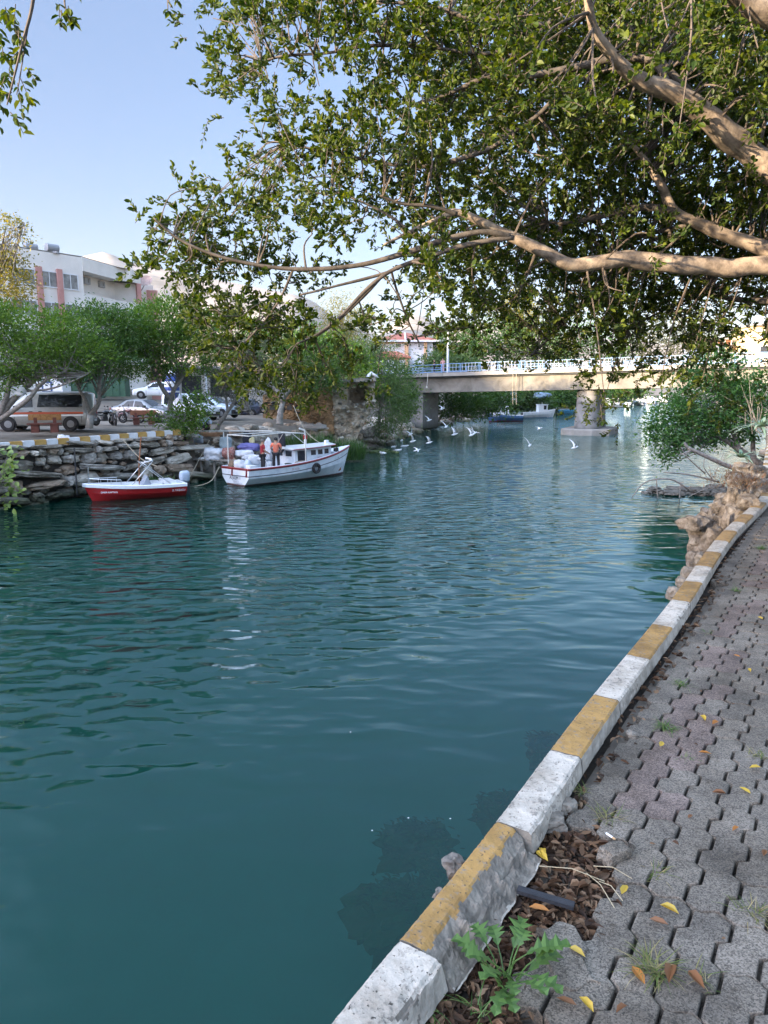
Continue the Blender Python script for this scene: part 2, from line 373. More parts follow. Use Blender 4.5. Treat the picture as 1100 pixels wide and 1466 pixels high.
def paint(name, c):
    m, nt, out = newmat(name); L = nt.links.new; tc = N(nt, 'ShaderNodeTexCoord')
    p = N(nt, 'ShaderNodeBsdfPrincipled', Roughness=.85)
    n1 = N(nt, 'ShaderNodeTexNoise', Scale=9, Detail=9, Roughness=.7); n2 = N(nt, 'ShaderNodeTexNoise', Scale=85, Detail=4); n3 = N(nt, 'ShaderNodeTexNoise', Scale=30, Detail=6, Roughness=.7)
    for n in (n1, n2, n3): L(tc.outputs['Object'], n.inputs['Vector'])
    r = ramp(nt, [(.3, [x*.72 for x in c]), (.5, c), (.7, [min(1, x*1.12) for x in c])]); L(n1.outputs['Fac'], r.inputs[0])
    wear = ramp(nt, [(.54, (0, 0, 0)), (.65, (.85, .85, .85))]); L(n3.outputs['Fac'], wear.inputs[0])
    pit = ramp(nt, [(.62, (0, 0, 0)), (.69, (1, 1, 1))]); L(n2.outputs['Fac'], pit.inputs[0])
    mx = N(nt, 'ShaderNodeMixRGB'); mx.inputs[2].default_value = (.2, .18, .155, 1); L(wear.outputs[0], mx.inputs[0]); L(r.outputs[0], mx.inputs[1])
    m2 = N(nt, 'ShaderNodeMixRGB'); m2.inputs[2].default_value = (.06, .05, .04, 1); L(pit.outputs[0], m2.inputs[0]); L(mx.outputs[0], m2.inputs[1])
    n6 = N(nt, 'ShaderNodeTexNoise', Scale=3.5, Detail=7, Roughness=.7); L(tc.outputs['Object'], n6.inputs['Vector']); g6 = ramp(nt, [(.36, (.6, .57, .52)), (.56, (1.03, 1.02, 1.0))]); L(n6.outputs['Fac'], g6.inputs[0]); m6 = N(nt, 'ShaderNodeMixRGB', Fac=1); m6.blend_type = 'MULTIPLY'; L(m2.outputs[0], m6.inputs[1]); L(g6.outputs[0], m6.inputs[2]); L(m6.outputs[0], p.inputs['Base Color'])
    b = N(nt, 'ShaderNodeBump', Strength=.7, Distance=.006); L(n3.outputs['Fac'], b.inputs['Height'])
    b2 = N(nt, 'ShaderNodeBump', Strength=.6, Distance=.002); L(n2.outputs['Fac'], b2.inputs['Height']); L(b.outputs[0], b2.inputs['Normal']); L(b2.outputs[0], p.inputs['Normal'])
    L(p.outputs[0], out.inputs[0]); return m
kw = paint('kerb_white', (.48, .435, .37)); ky = paint('kerb_ochre', (.33, .195, .06))
kside = mat('kerb_side', [(.20, .178, .145), (.35, .315, .26), (.48, .44, .37)], .95, 10, .7, 50, dist=.006)
kcon = mat('broken_concrete', [(.085, .074, .06), (.18, .158, .128), (.27, .24, .195)], .95, 14, .8, 60, dist=.008)
kerb = thing('painted_kerb', 'low weathered kerb painted in white and ochre blocks along the paved path', 'kerb')
KH = .085; KW = .14; SEG = .68
b = 0; s = s0-4*SEG
while s+SEG < KL[-1]-.3 and s < s0+62*SEG:
    s = max(s, .05); ln = SEG*R.uniform(.95, 1.05)
    near = s < s0+7*SEG
    nu, nw, nh = (92, 16, 10) if near else (10, 4, 3)
    crum = 1.0 if b == 4 else (.5 if b == 3 else (.28 if b in (5, 9) else .06))
    mb = MB(); rows = []
    # ring: outer bottom -> outer top -> inner top -> inner bottom
    for i in range(nu+1):
        ss = s+.004+(ln-.008)*i/nu; c, d = kerb_at(ss); nrm = Vector((d.y, -d.x, 0)); row = []
        prof_ = [(0, -.35)]+[(0, KH*k/nh) for k in range(nh)]+[(KW*k/nw, KH) for k in range(nw+1)]+[(KW+(.012+.035*(crum if crum > .3 else 0))*(1-k/nh)**.7, KH*k/nh) for k in range(nh-1, -1, -1)]+[(KW-.02, -.07)]
        for (o, z) in prof_:
            q = c+nrm*o+Vector((0, 0, z)); f = noise.fractal(q*9, 1, 2, 5); g = noise.fractal(q*34, 1, 2, 3)
            q += nrm*(.004*f+.002*g)*(1 if o > 0 else .6)
            if z > .01: q.z += .0035*f+.0015*g
            # crumbled inner top edge
            e = max(0, (o-KW*(.52 if crum > .9 else .74))/(KW*.5))*max(0, z/KH)
            kf = max(0, noise.noise(c*3.2+Vector((b*3, 0, 0)))+.45+(.5 if crum > .9 else 0))
            dp = crum*e*kf*(.055+.045*noise.fractal(q*14, 1, 2, 4))
            q.z -= max(0, dp); q += nrm*(max(0, dp)*-.25+ (crum*.015*noise.fractal(q*7, 1, 2, 3) if o > KW*.9 and z < KH else 0))
            # rounded chipped arrises
            if z >= KH-.001 and (o < .002 or o > KW-.002): q.z -= .006+.006*abs(g)
            row.append((q, dp))
        rows.append(row)
    n = len(rows[0]); vs = [q for r_ in rows for q, _ in r_]; fs = []
    o = 0
    for i in range(nu):
        for j in range(n-1):
            dpm = max(rows[i][j][1], rows[i+1][j+1][1]); inner = j > nh+nw+1
            bare = 1 if dpm > .010+.006*noise.noise(vs[i*n+j]*40) else (2 if inner and not (b % 2 and noise.noise(vs[i*n+j]*5)+.35*noise.noise(vs[i*n+j]*38) > .12) else 0)
            mb.add([vs[i*n+j], vs[(i+1)*n+j], vs[(i+1)*n+j+1], vs[i*n+j+1]], [(3, 2, 1, 0)], bare)
    mb.add([q for q, _ in rows[0]], [tuple(range(n))], 1); mb.add([q for q, _ in rows[-1]], [tuple(range(n-1, -1, -1))], 1)
    o_ = mb.build('kerb_block', [ky if b % 2 == 0 else kw, kcon, kside], kerb)
    bm = bmesh.new(); bm.from_mesh(o_.data); bmesh.ops.remove_doubles(bm, verts=bm.verts, dist=1e-5); bmesh.ops.recalc_face_normals(bm, faces=bm.faces); bm.to_mesh(o_.data); bm.free()
    s += ln; b += 1

def kdist(p):   # distance of p to the right of the kerb's outer edge
    best = 9; 
    for i in range(1, len(KC)):
        a, c = KC[i-1], KC[i]; d = c-a; t = max(0, min(1, (p-a).dot(d)/d.length_squared)); q = a+d*t
        v = Vector((p.x-q.x, p.y-q.y)); 
        if v.length < abs(best): best = v.length if (v.x*d.y-v.y*d.x) > 0 else -v.length
    return best
hole_px = [(560, 1500), (640, 1395), (700, 1300), (728, 1225), (790, 1130), (826, 1140), (872, 1200), (905, 1255), (880, 1300), (878, 1345), (838, 1355), (768, 1330), (752, 1420), (735, 1500)]
hole = [gz(x, y, 3.2) for x, y in hole_px]
def inside(p, poly):
    c = False; n = len(poly)
    for i in range(n):
        a, b_ = poly[i], poly[i-1]
        if (a.y > p.y) != (b_.y > p.y) and p.x < (b_.x-a.x)*(p.y-a.y)/(b_.y-a.y)+a.x: c = not c
    return c
def pavermat(name, c):
    m, nt, out = newmat(name); L = nt.links.new; tc = N(nt, 'ShaderNodeTexCoord'); p = N(nt, 'ShaderNodeBsdfPrincipled', Roughness=.92)
    v = N(nt, 'ShaderNodeTexVoronoi', Scale=230); n1 = N(nt, 'ShaderNodeTexNoise', Scale=4, Detail=8, Roughness=.7); n2 = N(nt, 'ShaderNodeTexNoise', Scale=150, Detail=4, Roughness=.8); n4 = N(nt, 'ShaderNodeTexNoise', Scale=22, Detail=6, Roughness=.75)
    for n in (v, n1, n2, n4): L(tc.outputs['Object'], n.inputs['Vector'])
    g = N(nt, 'ShaderNodeNewGeometry'); ad = N(nt, 'ShaderNodeMath', _operation='MULTIPLY_ADD'); ad.inputs[1].default_value = .13; ad.inputs[2].default_value = -.065; L(g.outputs['Random Per Island'], ad.inputs[0])
    a2 = N(nt, 'ShaderNodeMath', _operation='ADD'); L(n1.outputs['Fac'], a2.inputs[0]); L(ad.outputs[0], a2.inputs[1])
    r = ramp(nt, [(.3, [x*.55 for x in c]), (.52, c), (.72, [x*1.3 for x in c])]); L(a2.outputs[0], r.inputs[0])
    sp = ramp(nt, [(.0, (.3,)*3), (.45, (.95,)*3), (.8, (1.5,)*3)]); 
    sep = N(nt, 'ShaderNodeSeparateColor'); L(v.outputs['Color'], sep.inputs[0]); L(sep.outputs[0], sp.inputs[0])
    mu = N(nt, 'ShaderNodeMixRGB', Fac=.85); mu.blend_type = 'MULTIPLY'; L(r.outputs[0], mu.inputs[1]); L(sp.outputs[0], mu.inputs[2])
    dr = ramp(nt, [(.55, (1, 1, 1)), (.72, (.5, .46, .4))]); L(n4.outputs['Fac'], dr.inputs[0])
    n5 = N(nt, 'ShaderNodeTexNoise', Scale=1.4, Detail=6, Roughness=.7); L(tc.outputs['Object'], n5.inputs['Vector']); d5 = ramp(nt, [(.38, (.62, .58, .52)), (.58, (1.08, 1.06, 1.03))]); L(n5.outputs['Fac'], d5.inputs[0]); m5 = N(nt, 'ShaderNodeMixRGB', Fac=1); m5.blend_type = 'MULTIPLY'; L(mu.outputs[0], m5.inputs[1]); L(d5.outputs[0], m5.inputs[2])
    m3 = N(nt, 'ShaderNodeMixRGB', Fac=1); m3.blend_type = 'MULTIPLY'; L(m5.outputs[0], m3.inputs[1]); L(dr.outputs[0], m3.inputs[2]); L(m3.outputs[0], p.inputs['Base Color'])
    b = N(nt, 'ShaderNodeBump', Strength=.8, Distance=.0025); L(n2.outputs['Fac'], b.inputs['Height'])
    b2 = N(nt, 'ShaderNodeBump', Strength=.5, Distance=.006); L(n4.outputs['Fac'], b2.inputs['Height']); L(b.outputs[0], b2.inputs['Normal']); L(b2.outputs[0], p.inputs['Normal'])
    L(p.outputs[0], out.inputs[0]); return m
pm = [pavermat('paver_grey', (.15, .132, .108)), pavermat('paver_dark', (.125, .11, .09)), pavermat('paver_red', (.145, .112, .096))]
soil = mat('path_soil', [(.014, .010, .007), (.035, .026, .018), (.06, .046, .032)], .98, 10, .9, 60, dist=.02)
PU, PV_ = .228, .124
def zig(a): # period PU antisymmetric step wave
    t = (a/PU) % 1
    return .020*(1 if .06 < t < .44 else (-1 if .56 < t < .94 else math.sin(2*math.pi*t)*1.02 if False else (t/.06 if t <= .06 else (1-(t-.44)/.06 if t < .56 else (t-1)/.06))))
def paver_outline():
    A, B = PU/2, PV_/2; S = lambda b: .0125*math.sin(2*math.pi*b/PV_)
    pts = []
    for k in range(9): b = -B+2*B*k/9; pts.append((-A+S(b), b+zig(-A)))
    for a in (-A, -A+.012, -.012-.0, .012, A-.012): pts.append((a, B+zig(a)))
    for k in range(9): b = B-2*B*k/9; pts.append((A+S(b), b+zig(A)))
    for a in (A, A-.012, .012, -.012, -A+.012): pts.append((a, -B+zig(a)))
    return pts
PO = paver_outline()
pav = MB(); edge = MB()
org = kerb_at(s0)[0]
def add_paver(mb, c, u, v, zt, tilt, mi, sc=1):
    def P(a, b, z): return c+u*a*sc+v*b*sc+Vector((0, 0, z+a*tilt[0]+b*tilt[1]))
    n = len(PO); r0 = []; r1 = []; r2 = []; r3 = []
    for a, b in PO:
        k = .997; kb = .915; w_ = 1+.018*noise.noise(Vector((c.x*9+a*30, c.y*9+b*30, 1)))
        r0.append(P(a*k*w_, b*kb*w_, -.07)); r1.append(P(a*k*w_, b*kb*w_, zt-.007)); r2.append(P(a*k*w_*.993, b*kb*w_*.97, zt-.002)); r3.append(P(a*k*w_*.978, b*kb*w_*.92, zt))
    mb.loft([r0, r1, r2, r3], mi, True, False); o = len(mb.v)
    mb.add(r3, [tuple(range(n))], mi)
cnt = 0
for j in range(-2, 25):
    for i in range(-12, 108):
        c = org+ku*(i*PU)+kv*(.185+PV_*.5+j*PV_); c.z = 3.2
        if i > 42 and j > 13: continue
        if c.y < .3: continue
        kd = kdist(c)
        if kd < .23 or inside(c, hole): continue
        if kd > 3.2: continue
        mi = 2 if (j in (1, 2) and i > 3 and R.random() < .5) or (j in (10, 11) and i < 2) or R.random() < .02 else (1 if j < 1 or R.random() < .2 else 0)
        und = .012*noise.noise(c*1.1)
        add_paver(pav, c+Vector((0, 0, und-.004)), ku, kv, .0+R.uniform(-.003, .003), (R.gauss(0, .012), R.gauss(0, .012)), mi); cnt += 1
# the far end of the path, laid as one sheet
tag(pav.build('pavement', pm), kind='structure')
mb = MB(); rows = []
for k in range(90):
    s = KL[-1]*k/89; c, d = kerb_at(s); nrm = Vector((d.y, -d.x, 0)); zz = 3.2
    rows.append([c+nrm*o+Vector((0, 0, -.05+.014*noise.noise((c+nrm*o)*2.1)-(.02 if 1 else 0))) for o in (.02, .2, .5, 1, 2, 3.4, 6)])
mb.loft(rows, closed=False, cap=False); tag(mb.build('path', soil, smooth=True), kind='structure')
# broken loose pavers
chip = thing('broken_paver', 'broken half of a grey paver tipped up at the edge of the litter hole', 'broken paver'); mb = MB()
cc = gz(880, 1228, 3.2); rock(mb, cc+Vector((0, .0, .012)), (.15, .085, .085), 5, 3, .5, .22, 0, .8, .1); mb.build('block', pm[0], chip)
chip['category'] = 'broken paver'
lp = MB(); add_paver(lp, Vector(gz(812, 1368, 3.2))+Vector((0, 0, .004)), Vector((-.16, .98, 0)).normalized(), Vector((.98, .16, 0)).normalized(), .004, (.05, -.03), 0, .99)
tag(lp.build('loose_paver', pm[0]), 'loose single grey paver standing alone beside the thistle and the litter hole', 'paver')
for k, (px, py, sz) in enumerate([(790, 1178, .10), (815, 1155, .07), (905, 1052, .05)]):
    mb = MB(); c = gz(px, py, 3.2); rock(mb, c+Vector((0, 0, .0)), (sz*1.3, sz, sz*.8), 30+k, 3, k, .4, 0, .6)
    tag(mb.build('concrete_lump', kcon, smooth=False), ['largest rough concrete lump lying between kerb and red pavers', 'smaller rough concrete lump lying behind the largest one', 'tiny rough concrete lump in the gap by the kerb'][k], 'rubble')
# leaf litter
lit = leafmat('dead_leaf', [(.02, .012, .008), (.06, .032, .018), (.12, .068, .036), (.27, .18, .11), (.04, .024, .015), (.09, .045, .022), (.03, .02, .014)], .75, .1, .3)
mb = MB()
def litter_at(p, n_, L0=.035, L1=.075):
    for _ in range(n_):
        a = R.uniform(0, 6.28); d = Vector((math.cos(a), math.sin(a), R.uniform(-.25, .45))); nn = Vector((R.gauss(0, .5), R.gauss(0, .5), 1))
        l = R.uniform(L0, L1); mb.leaf(p+Vector((R.gauss(0, .012), R.gauss(0, .012), R.uniform(0, .03))), d, nn, l, l*R.uniform(.26, .5), R.uniform(-.1, .9))
hx = [p.x for p in hole]; hy = [p.y for p in hole]; k = 0
while k < 1900:
    p = Vector((R.uniform(min(hx), max(hx)), R.uniform(min(hy), max(hy)), 3.155))
    if inside(p, hole) and kdist(p) > .13: litter_at(p, 1, .02, .06); k += 1
for k in range(700):
    s = R.uniform(0, 11); c, d = kerb_at(s); nrm = Vector((d.y, -d.x, 0)); litter_at(c+nrm*R.uniform(.14, .27)+Vector((0, 0, -.04)), 1, .03, .06)
for k in range(130):
    s = R.uniform(.5, 9); c, d = kerb_at(s); nrm = Vector((d.y, -d.x, 0)); litter_at(c+nrm*R.uniform(.3, 2.2)+Vector((0, 0, -.012)), 1, .015, .035)
tag(mb.build('leaf_litter', lit), kind='stuff')
# single fallen leaves
yl = [leafmat('yellow_leaf', [(.42, .27, .03), (.5, .36, .05)], .5, .2), leafmat('orange_leaf', [(.32, .12, .02), (.4, .17, .03)], .5, .2), leafmat('brown_leaf', [(.14, .06, .02), (.2, .09, .035)], .6, .15)]
fl = [(768, 1222, 0, .06), (775, 1218, 0, .055), (814, 1361, 0, .05), (905, 1388, 1, .06), (945, 1300, 0, .055), (930, 1320, 2, .05), (1075, 1140, 0, .05), (1058, 1188, 1, .04), (1093, 1230, 2, .04), (1010, 1035, 0, .055), (1020, 1040, 1, .05), (963, 1385, 2, .07), (985, 1395, 2, .06), (850, 1455, 0, .05), (898, 1445, 2, .04), (1075, 965, 0, .045), (1040, 1140, 2, .05), (1085, 885, 0, .05), (945, 1072, 0, .05), (890, 1285, 0, .05), (1000, 1080, 1, .05), (1050, 940, 1, .04), (826, 1445, 2, .05), (757, 1303, 1, .06), (1090, 1102, 0, .05), (985, 1175, 2, .03)]
nm = ['yellow', 'orange', 'brown']
for (px, py, k, l) in fl:
    mb = MB(); a = R.uniform(0, 6.28); d = Vector((math.cos(a), math.sin(a), .1))
    mb.leaf(Vector((0, 0, 0)), d, Vector((R.gauss(0, .15), R.gauss(0, .15), 1)), l*1.15, l*.5, R.uniform(.1, .5))
    o = mb.build('fallen_leaf', yl[k], loc=gz(px, py, 3.2)+Vector((0, 0, .012)))
    tag(o, nm[k]+' fallen leaf lying on or beside the grey pavers', 'leaf', nm[k]+' leaves fallen on the path')
mb = MB(); a_, b_ = gz(741, 1281, 3.2), gz(822, 1306, 3.2); mb.bar(a_+Vector((0, 0, .02)), b_+Vector((0, 0, .022)), .028, .014)
tag(mb.build('plastic_strip', mat('black_plastic', [(.012, .014, .018), (.03, .032, .038)], .6, 30, .4)), 'short black plastic strip lying on the dead leaves', 'strip')
ct = thing('cigarette_end', 'small white cigarette end lying against the broken paver', 'cigarette'); a_, b_ = gz(868, 1197, 3.2), gz(881, 1206, 3.2)
mb = MB(); z = Vector((0, 0, .012)); mb.tube([a_+z, a_.lerp(b_, .7)+z], .0042, 8); mb.build('paper', white_p, ct)
mb = MB(); mb.tube([a_.lerp(b_, .705)+z, b_+z], .0042, 8); mb.build('filter', plain('filter_tan', (.5, .32, .16)), ct)
# grass tufts and weeds in the joints
gm = leafmat('path_grass', [(.06, .10, .02), (.12, .16, .035), (.24, .20, .08), (.34, .28, .15)], .6, .3)
gm2 = leafmat('fresh_grass', [(.04, .10, .02), (.08, .16, .03), (.16, .2, .06)], .5, .3)
def blade(mb, p, d, L, w, droop):
    d = d.normalized(); sd = d.cross(Vector((0, 0, 1)));
    if sd.length < .05: sd = Vector((1, 0, 0))
    sd.normalize(); q = [p+d*L*t+Vector((0, 0, -droop*L*t*t)) for t in (0, .33, .66, 1)]
    o = len(mb.v); mb.v.extend([tuple(x) for x in (q[0]-sd*w, q[0]+sd*w, q[1]+sd*w*.9, q[1]-sd*w*.9, q[2]+sd*w*.6, q[2]-sd*w*.6, q[3])])
    mb.f += [(o, o+1, o+2, o+3), (o+3, o+2, o+4, o+5), (o+5, o+4, o+6)]; mb.m += [0, 0, 0]
tufts = [(935, 1385, 70, .13, 0, 'grass tuft lying flat over the pavers beside an orange leaf'), (870, 1168, 45, .10, 0, 'straw and green grass tuft by the red pavers and litter hole'), (940, 1250, 30, .09, 0, 'dry straw tuft beside the broken paver'), (1080, 1305, 40, .1, 0, 'dry grass tuft at the picture edge above the red paver'), (1005, 1400, 16, .08, 0, 'thin dry stalk tuft between two large grey pavers'), (955, 1040, 40, .11, 1, 'yellow green grass tuft growing along the red paver column'), (975, 980, 40, .1, 1, 'upright grass tuft in the joint beside a yellow leaf'), (1055, 845, 34, .09, 1, 'low green tuft below the second kerb bend'), (1090, 785, 60, .13, 1, 'thick green tuft at the far end of the path'), (1012, 905, 30, .07, 1, 'small tuft beside the yellowish kerb block'), (1085, 1080, 22, .07, 0, 'small dry tuft near the yellow leaves'), (685, 1445, 10, .16, 1, 'few tall pale blades standing beside the thistle'), (620, 1455, 8, .1, 1, 'pale blades at the foot of the kerb'), (985, 1085, 14, .05, 1, 'tiny green tuft in a paver joint'), (830, 1130, 24, .07, 0, 'short tuft between concrete lumps and red pavers')]
for (px, py, n_, l, k, lab) in tufts:
    c = gz(px, py, 3.2); mb = MB()
    for _ in range(int(n_*1.6)):
        a = R.uniform(0, 6.28); up = R.uniform(.15, 1.0); p = c+Vector((R.gauss(0, .018), R.gauss(0, .018), -.01))
        blade(mb, p, Vector((math.cos(a), math.sin(a), up)), l*R.uniform(.5, 1.15), .0016, R.uniform(.1, .6))
    tag(mb.build('grass_tuft', [gm, gm2][k]), lab, 'grass tuft', 'grass tufts in the paving joints')
# thistle with lobed leaves
th = thing('thistle_weed', 'bright green sow thistle weed with lobed leaves beside the crumbling kerb', 'weed', gz(728, 1402, 3.2)); tm = leafmat('thistle_leaf', [(.04, .095, .018), (.065, .135, .026), (.095, .18, .038)], .5, .3)
stm = MB(); 
def lobed(mb, p, d, L, W):
    d = d.normalized(); sd = d.cross(Vector((0, 0, 1))); sd.normalize(); up = sd.cross(d); K_ = 8
    mid = [p+d*L*t+Vector((0, 0, .10*L*math.sin(t*2.6)-.25*L*t*t)) for t in [i/K_ for i in range(K_+1)]]
    for sg in (1, -1):
        ed = []
        for i in range(K_+1):
            t = i/K_; wd = W*(.30+1.05*math.sin(math.pi*min(1, t*1.02)**1.4))*(1.15 if i % 2 else .42)*R.uniform(.85, 1.15)
            if i == K_: wd = .001
            ed.append(mid[i]+sd*sg*wd+d*L*(.055 if i % 2 else -.01)+up*wd*.25)
        for i in range(K_): mb.add([mid[i], mid[i+1], ed[i+1], ed[i]], [(0, 1, 2, 3) if sg < 0 else (3, 2, 1, 0)])
for k in range(16):
    a = k*2.4+R.uniform(-.3, .3); l = R.uniform(.055, .12); up = R.uniform(.35, 1.2); base = Vector((R.gauss(0, .02), R.gauss(0, .02), .0))
    d = Vector((math.cos(a), math.sin(a), up)); tip0 = base+d*.06
    stm.tube([base, base+d*.03+Vector((0, 0, .01)), tip0], [.003, .0025, .002], 5)
    mb = MB(); lobed(mb, tip0, Vector((d.x, d.y, d.z*.5)), l, R.uniform(.018, .027)); mb.build('leaf', tm, th)
stm.build('stem', tm, th)
# dry stalks over the litter
mb = MB()
for (a_, b_) in [((772, 1240), (866, 1262)), ((850, 1240), (905, 1258)), ((858, 1262), (892, 1290)), ((840, 1250), (880, 1300))]:
    p, q = gz(*a_, 3.22), gz(*b_, 3.215); mb.tube([p, p.lerp(q, .5)+Vector((0, 0, .02)), q], .0016, 5)
tag(mb.build('dry_stalk', mat('straw', [(.3, .24, .14), (.45, .38, .25)], .8, 20, 0)), 'thin dry straw stalks lying across the dead leaves', 'stalk')
# mortar lumps clinging below the kerb on the water side
for k, (px, py, sz, zz) in enumerate([(650, 1240, .075, 3.22), (630, 1280, .04, 3.24), (966, 850, .13, 3.12), (988, 823, .16, 3.12), (1003, 801, .14, 3.15), (978, 836, .12, 3.15)]):
    mb = MB(); c = gz(px, py, zz); rock(mb, c, (sz, sz*.9, sz*1.0), 60+k, 3, k, .5, 0, .2)
    tag(mb.build('mortar_lump', kcon if k > 1 else mat('dark_mortar', [(.05, .045, .04), (.16, .145, .125), (.24, .22, .19)], .95, 30, .9, 90, dist=.008)), ['dark rough mortar lump stuck to the water side of the crumbling ochre block', 'small pale mortar lump clinging to the ochre block edge', 'lowest pale rubble stone under the kerb bend', 'pale rubble stone under the kerb beside the third white block', 'rubble stone wedged below the kerb, higher up', 'flat rubble stone wedged between two others below the kerb'][k], 'rubble')
# ------------------------------------------------------------------ far stone embankment
stone = [mat('stone_grey', [(.13, .115, .09), (.34, .305, .25), (.50, .455, .385)], .92, 2.2, .7, 14, island=True, dist=.05, tide=.42), mat('stone_warm', [(.14, .10, .07), (.30, .225, .16), (.40, .33, .26)], .92, 2.5, .7, 14, dist=.05, tide=.42),
         mat('stone_slate', [(.12, .11, .097), (.28, .258, .225), (.43, .40, .35)], .85, 1.6, .7, 9, dist=.05, warp=1.5, tide=.42)]
mortar = mat('wall_gap', [(.02, .018, .015), (.045, .04, .034)], .95, 6, .5)
WA, WB = Vector((-22.3, 21, 0)), Vector((-11.1, 38.9, 0)); wd = (WB-WA).normalized(); wn_ = Vector((wd.y, -wd.x, 0)); WL = (WB-WA).length
mb = MB(); zz = 0.0
rng = random.Random(4); rowh = [.5, .42, .62, .46, .5, .34, .28]; z = -.4
for ri, h in enumerate(rowh):
    s = -.5
    while s < WL+.3:
        big = rng.random() < .38
        l = rng.uniform(1.3, 2.9) if big else rng.uniform(.35, .9)
        if ri >= 5: l *= .6
        hh = h*(rng.uniform(.6, 1.0) if big else rng.uniform(.7, 1.3)); off = rng.uniform(-.12, .2)+.22*(1-ri/6)
        c = WA+wd*(s+l/2)+wn_*off; c.z = z+h/2+rng.uniform(-.05, .05)
        mi = rng.choice([0, 0, 0, 1, 2, 2]) 
        rock(mb, c, (l*1.04, .75, hh*1.04), rng.randint(0, 999), 3, math.atan2(wd.y, wd.x)+rng.uniform(-.12, .12), .30, mi, .5, rng.uniform(-.16, .16), 1.5)
        s += l
    z += h*.97
for k in range(260):
    c = WA+wd*rng.uniform(-.4, WL+.3)+wn_*rng.uniform(-.02, .14); c.z = rng.uniform(.1, 2.5); q = rng.uniform(.14, .34)
    rock(mb, c, (q*1.5, .4, q), rng.randint(0, 999), 2, math.atan2(wd.y, wd.x), .3, rng.choice([0, 1, 2]), .5, rng.uniform(-.3, .3))
a = WA-wd*.6+wn_*.02; b = WB+wd*.4+wn_*.02
mb.add([a+Vector((0, 0, -1)), b+Vector((0, 0, -1)), b+Vector((0, 0, 2.45)), a+Vector((0, 0, 2.45))], [(0, 1, 2, 3)], 3)
tag(mb.build('stone_embankment', stone+[mortar]), 'rough dry stone embankment wall of big grey slabs under the striped kerb', 'wall')
fk = thing('striped_kerb', 'straight far kerb striped ochre and white on top of the stone embankment', 'kerb')
fyel = mat('far_ochre', [(.38, .22, .05), (.5, .31, .09)], .8, 3, .2); fwh = mat('far_white', [(.55, .56, .56), (.72, .73, .74)], .8, 3, .2)
s = 2.0; k = 0
while s < WL-.2:
    mb = MB(); c = WA+wd*(s+.28)+wn_*(.06+.02*math.sin(s)); c.z = 2.6+.012*(s-10)-.004
    l = .545
    bmx = MB(); bmx.box((0, 0, 0), (l, .22, .30)); 
    o = bmx.build('kerb_block', fyel if k % 2 else fwh, fk, loc=c); o.rotation_euler.z = math.atan2(wd.y, wd.x); o.rotation_euler.x = R.gauss(0, .02)
    bv = bmesh.new(); bv.from_mesh(o.data); bmesh.ops.bevel(bv, geom=bv.edges[:]+bv.verts[:], offset=.025, segments=2, affect='EDGES'); bv.to_mesh(o.data); bv.free()
    s += .56; k += 1
# rubble bank between the wall and the ruin, and along the far side
def rubble(name, pts, n_, sz, seed, kind='stuff', label=None, cat=None, mats=None, lev=2):
    rg = random.Random(seed); mb = MB()
    for k in range(n_):
        i = rg.randrange(len(pts)); p, q, sp = pts[i]; c = p.lerp(q, rg.random())+Vector((rg.gauss(0, sp), rg.gauss(0, sp), rg.uniform(-.1, .1)))
        s = sz*rg.uniform(.5, 1.6)**1.4
        rock(mb, c, (s*rg.uniform(.9, 1.7), s*rg.uniform(.7, 1.2), s*rg.uniform(.45, .8)), rg.randint(0, 999), lev, rg.uniform(0, 6), .3, rg.choice([0, 0, 1, 2]), .55, rg.gauss(0, .25))
    o = mb.build(name, mats or stone); tag(o, label, cat, kind=kind); return o
rp = []
for t in range(24):
    q = catmull([(x, y, 0) for x, y in LB[4:9]], 6)[t]; d = Vector((-.86, .5, 0))
    for (o0, z0, o1, z1) in ((-.3, -.1, .8, .7), (.6, .6, 2.0, 1.9), (1.8, 1.8, 3.2, 2.45)): rp.append((q+d*o0+Vector((0, 0, z0)), q+d*o1+Vector((0, 0, z1)), .35))
rubble('rubble', rp, 430, .55, 9)
rp = []
for q in catmull([(x, y, 0) for x, y in LB[8:12]], 8):
    d = Vector((-.86, .5, 0)); rp.append((q+Vector((0, 0, -.1)), q+d*3.4+Vector((0, 0, 1.9)), .5))
rubble('rubble', rp, 420, .75, 10)
rp = [(q+Vector((-.4, .2, -.1)), q+Vector((1.5, -.6, 1.9)), .3) for q in catmull([(x, y, 0) for x, y in RB[4:9]], 8)]
rubble('rubble', rp, 160, .7, 12, mats=[stone[1], stone[0], stone[1]])

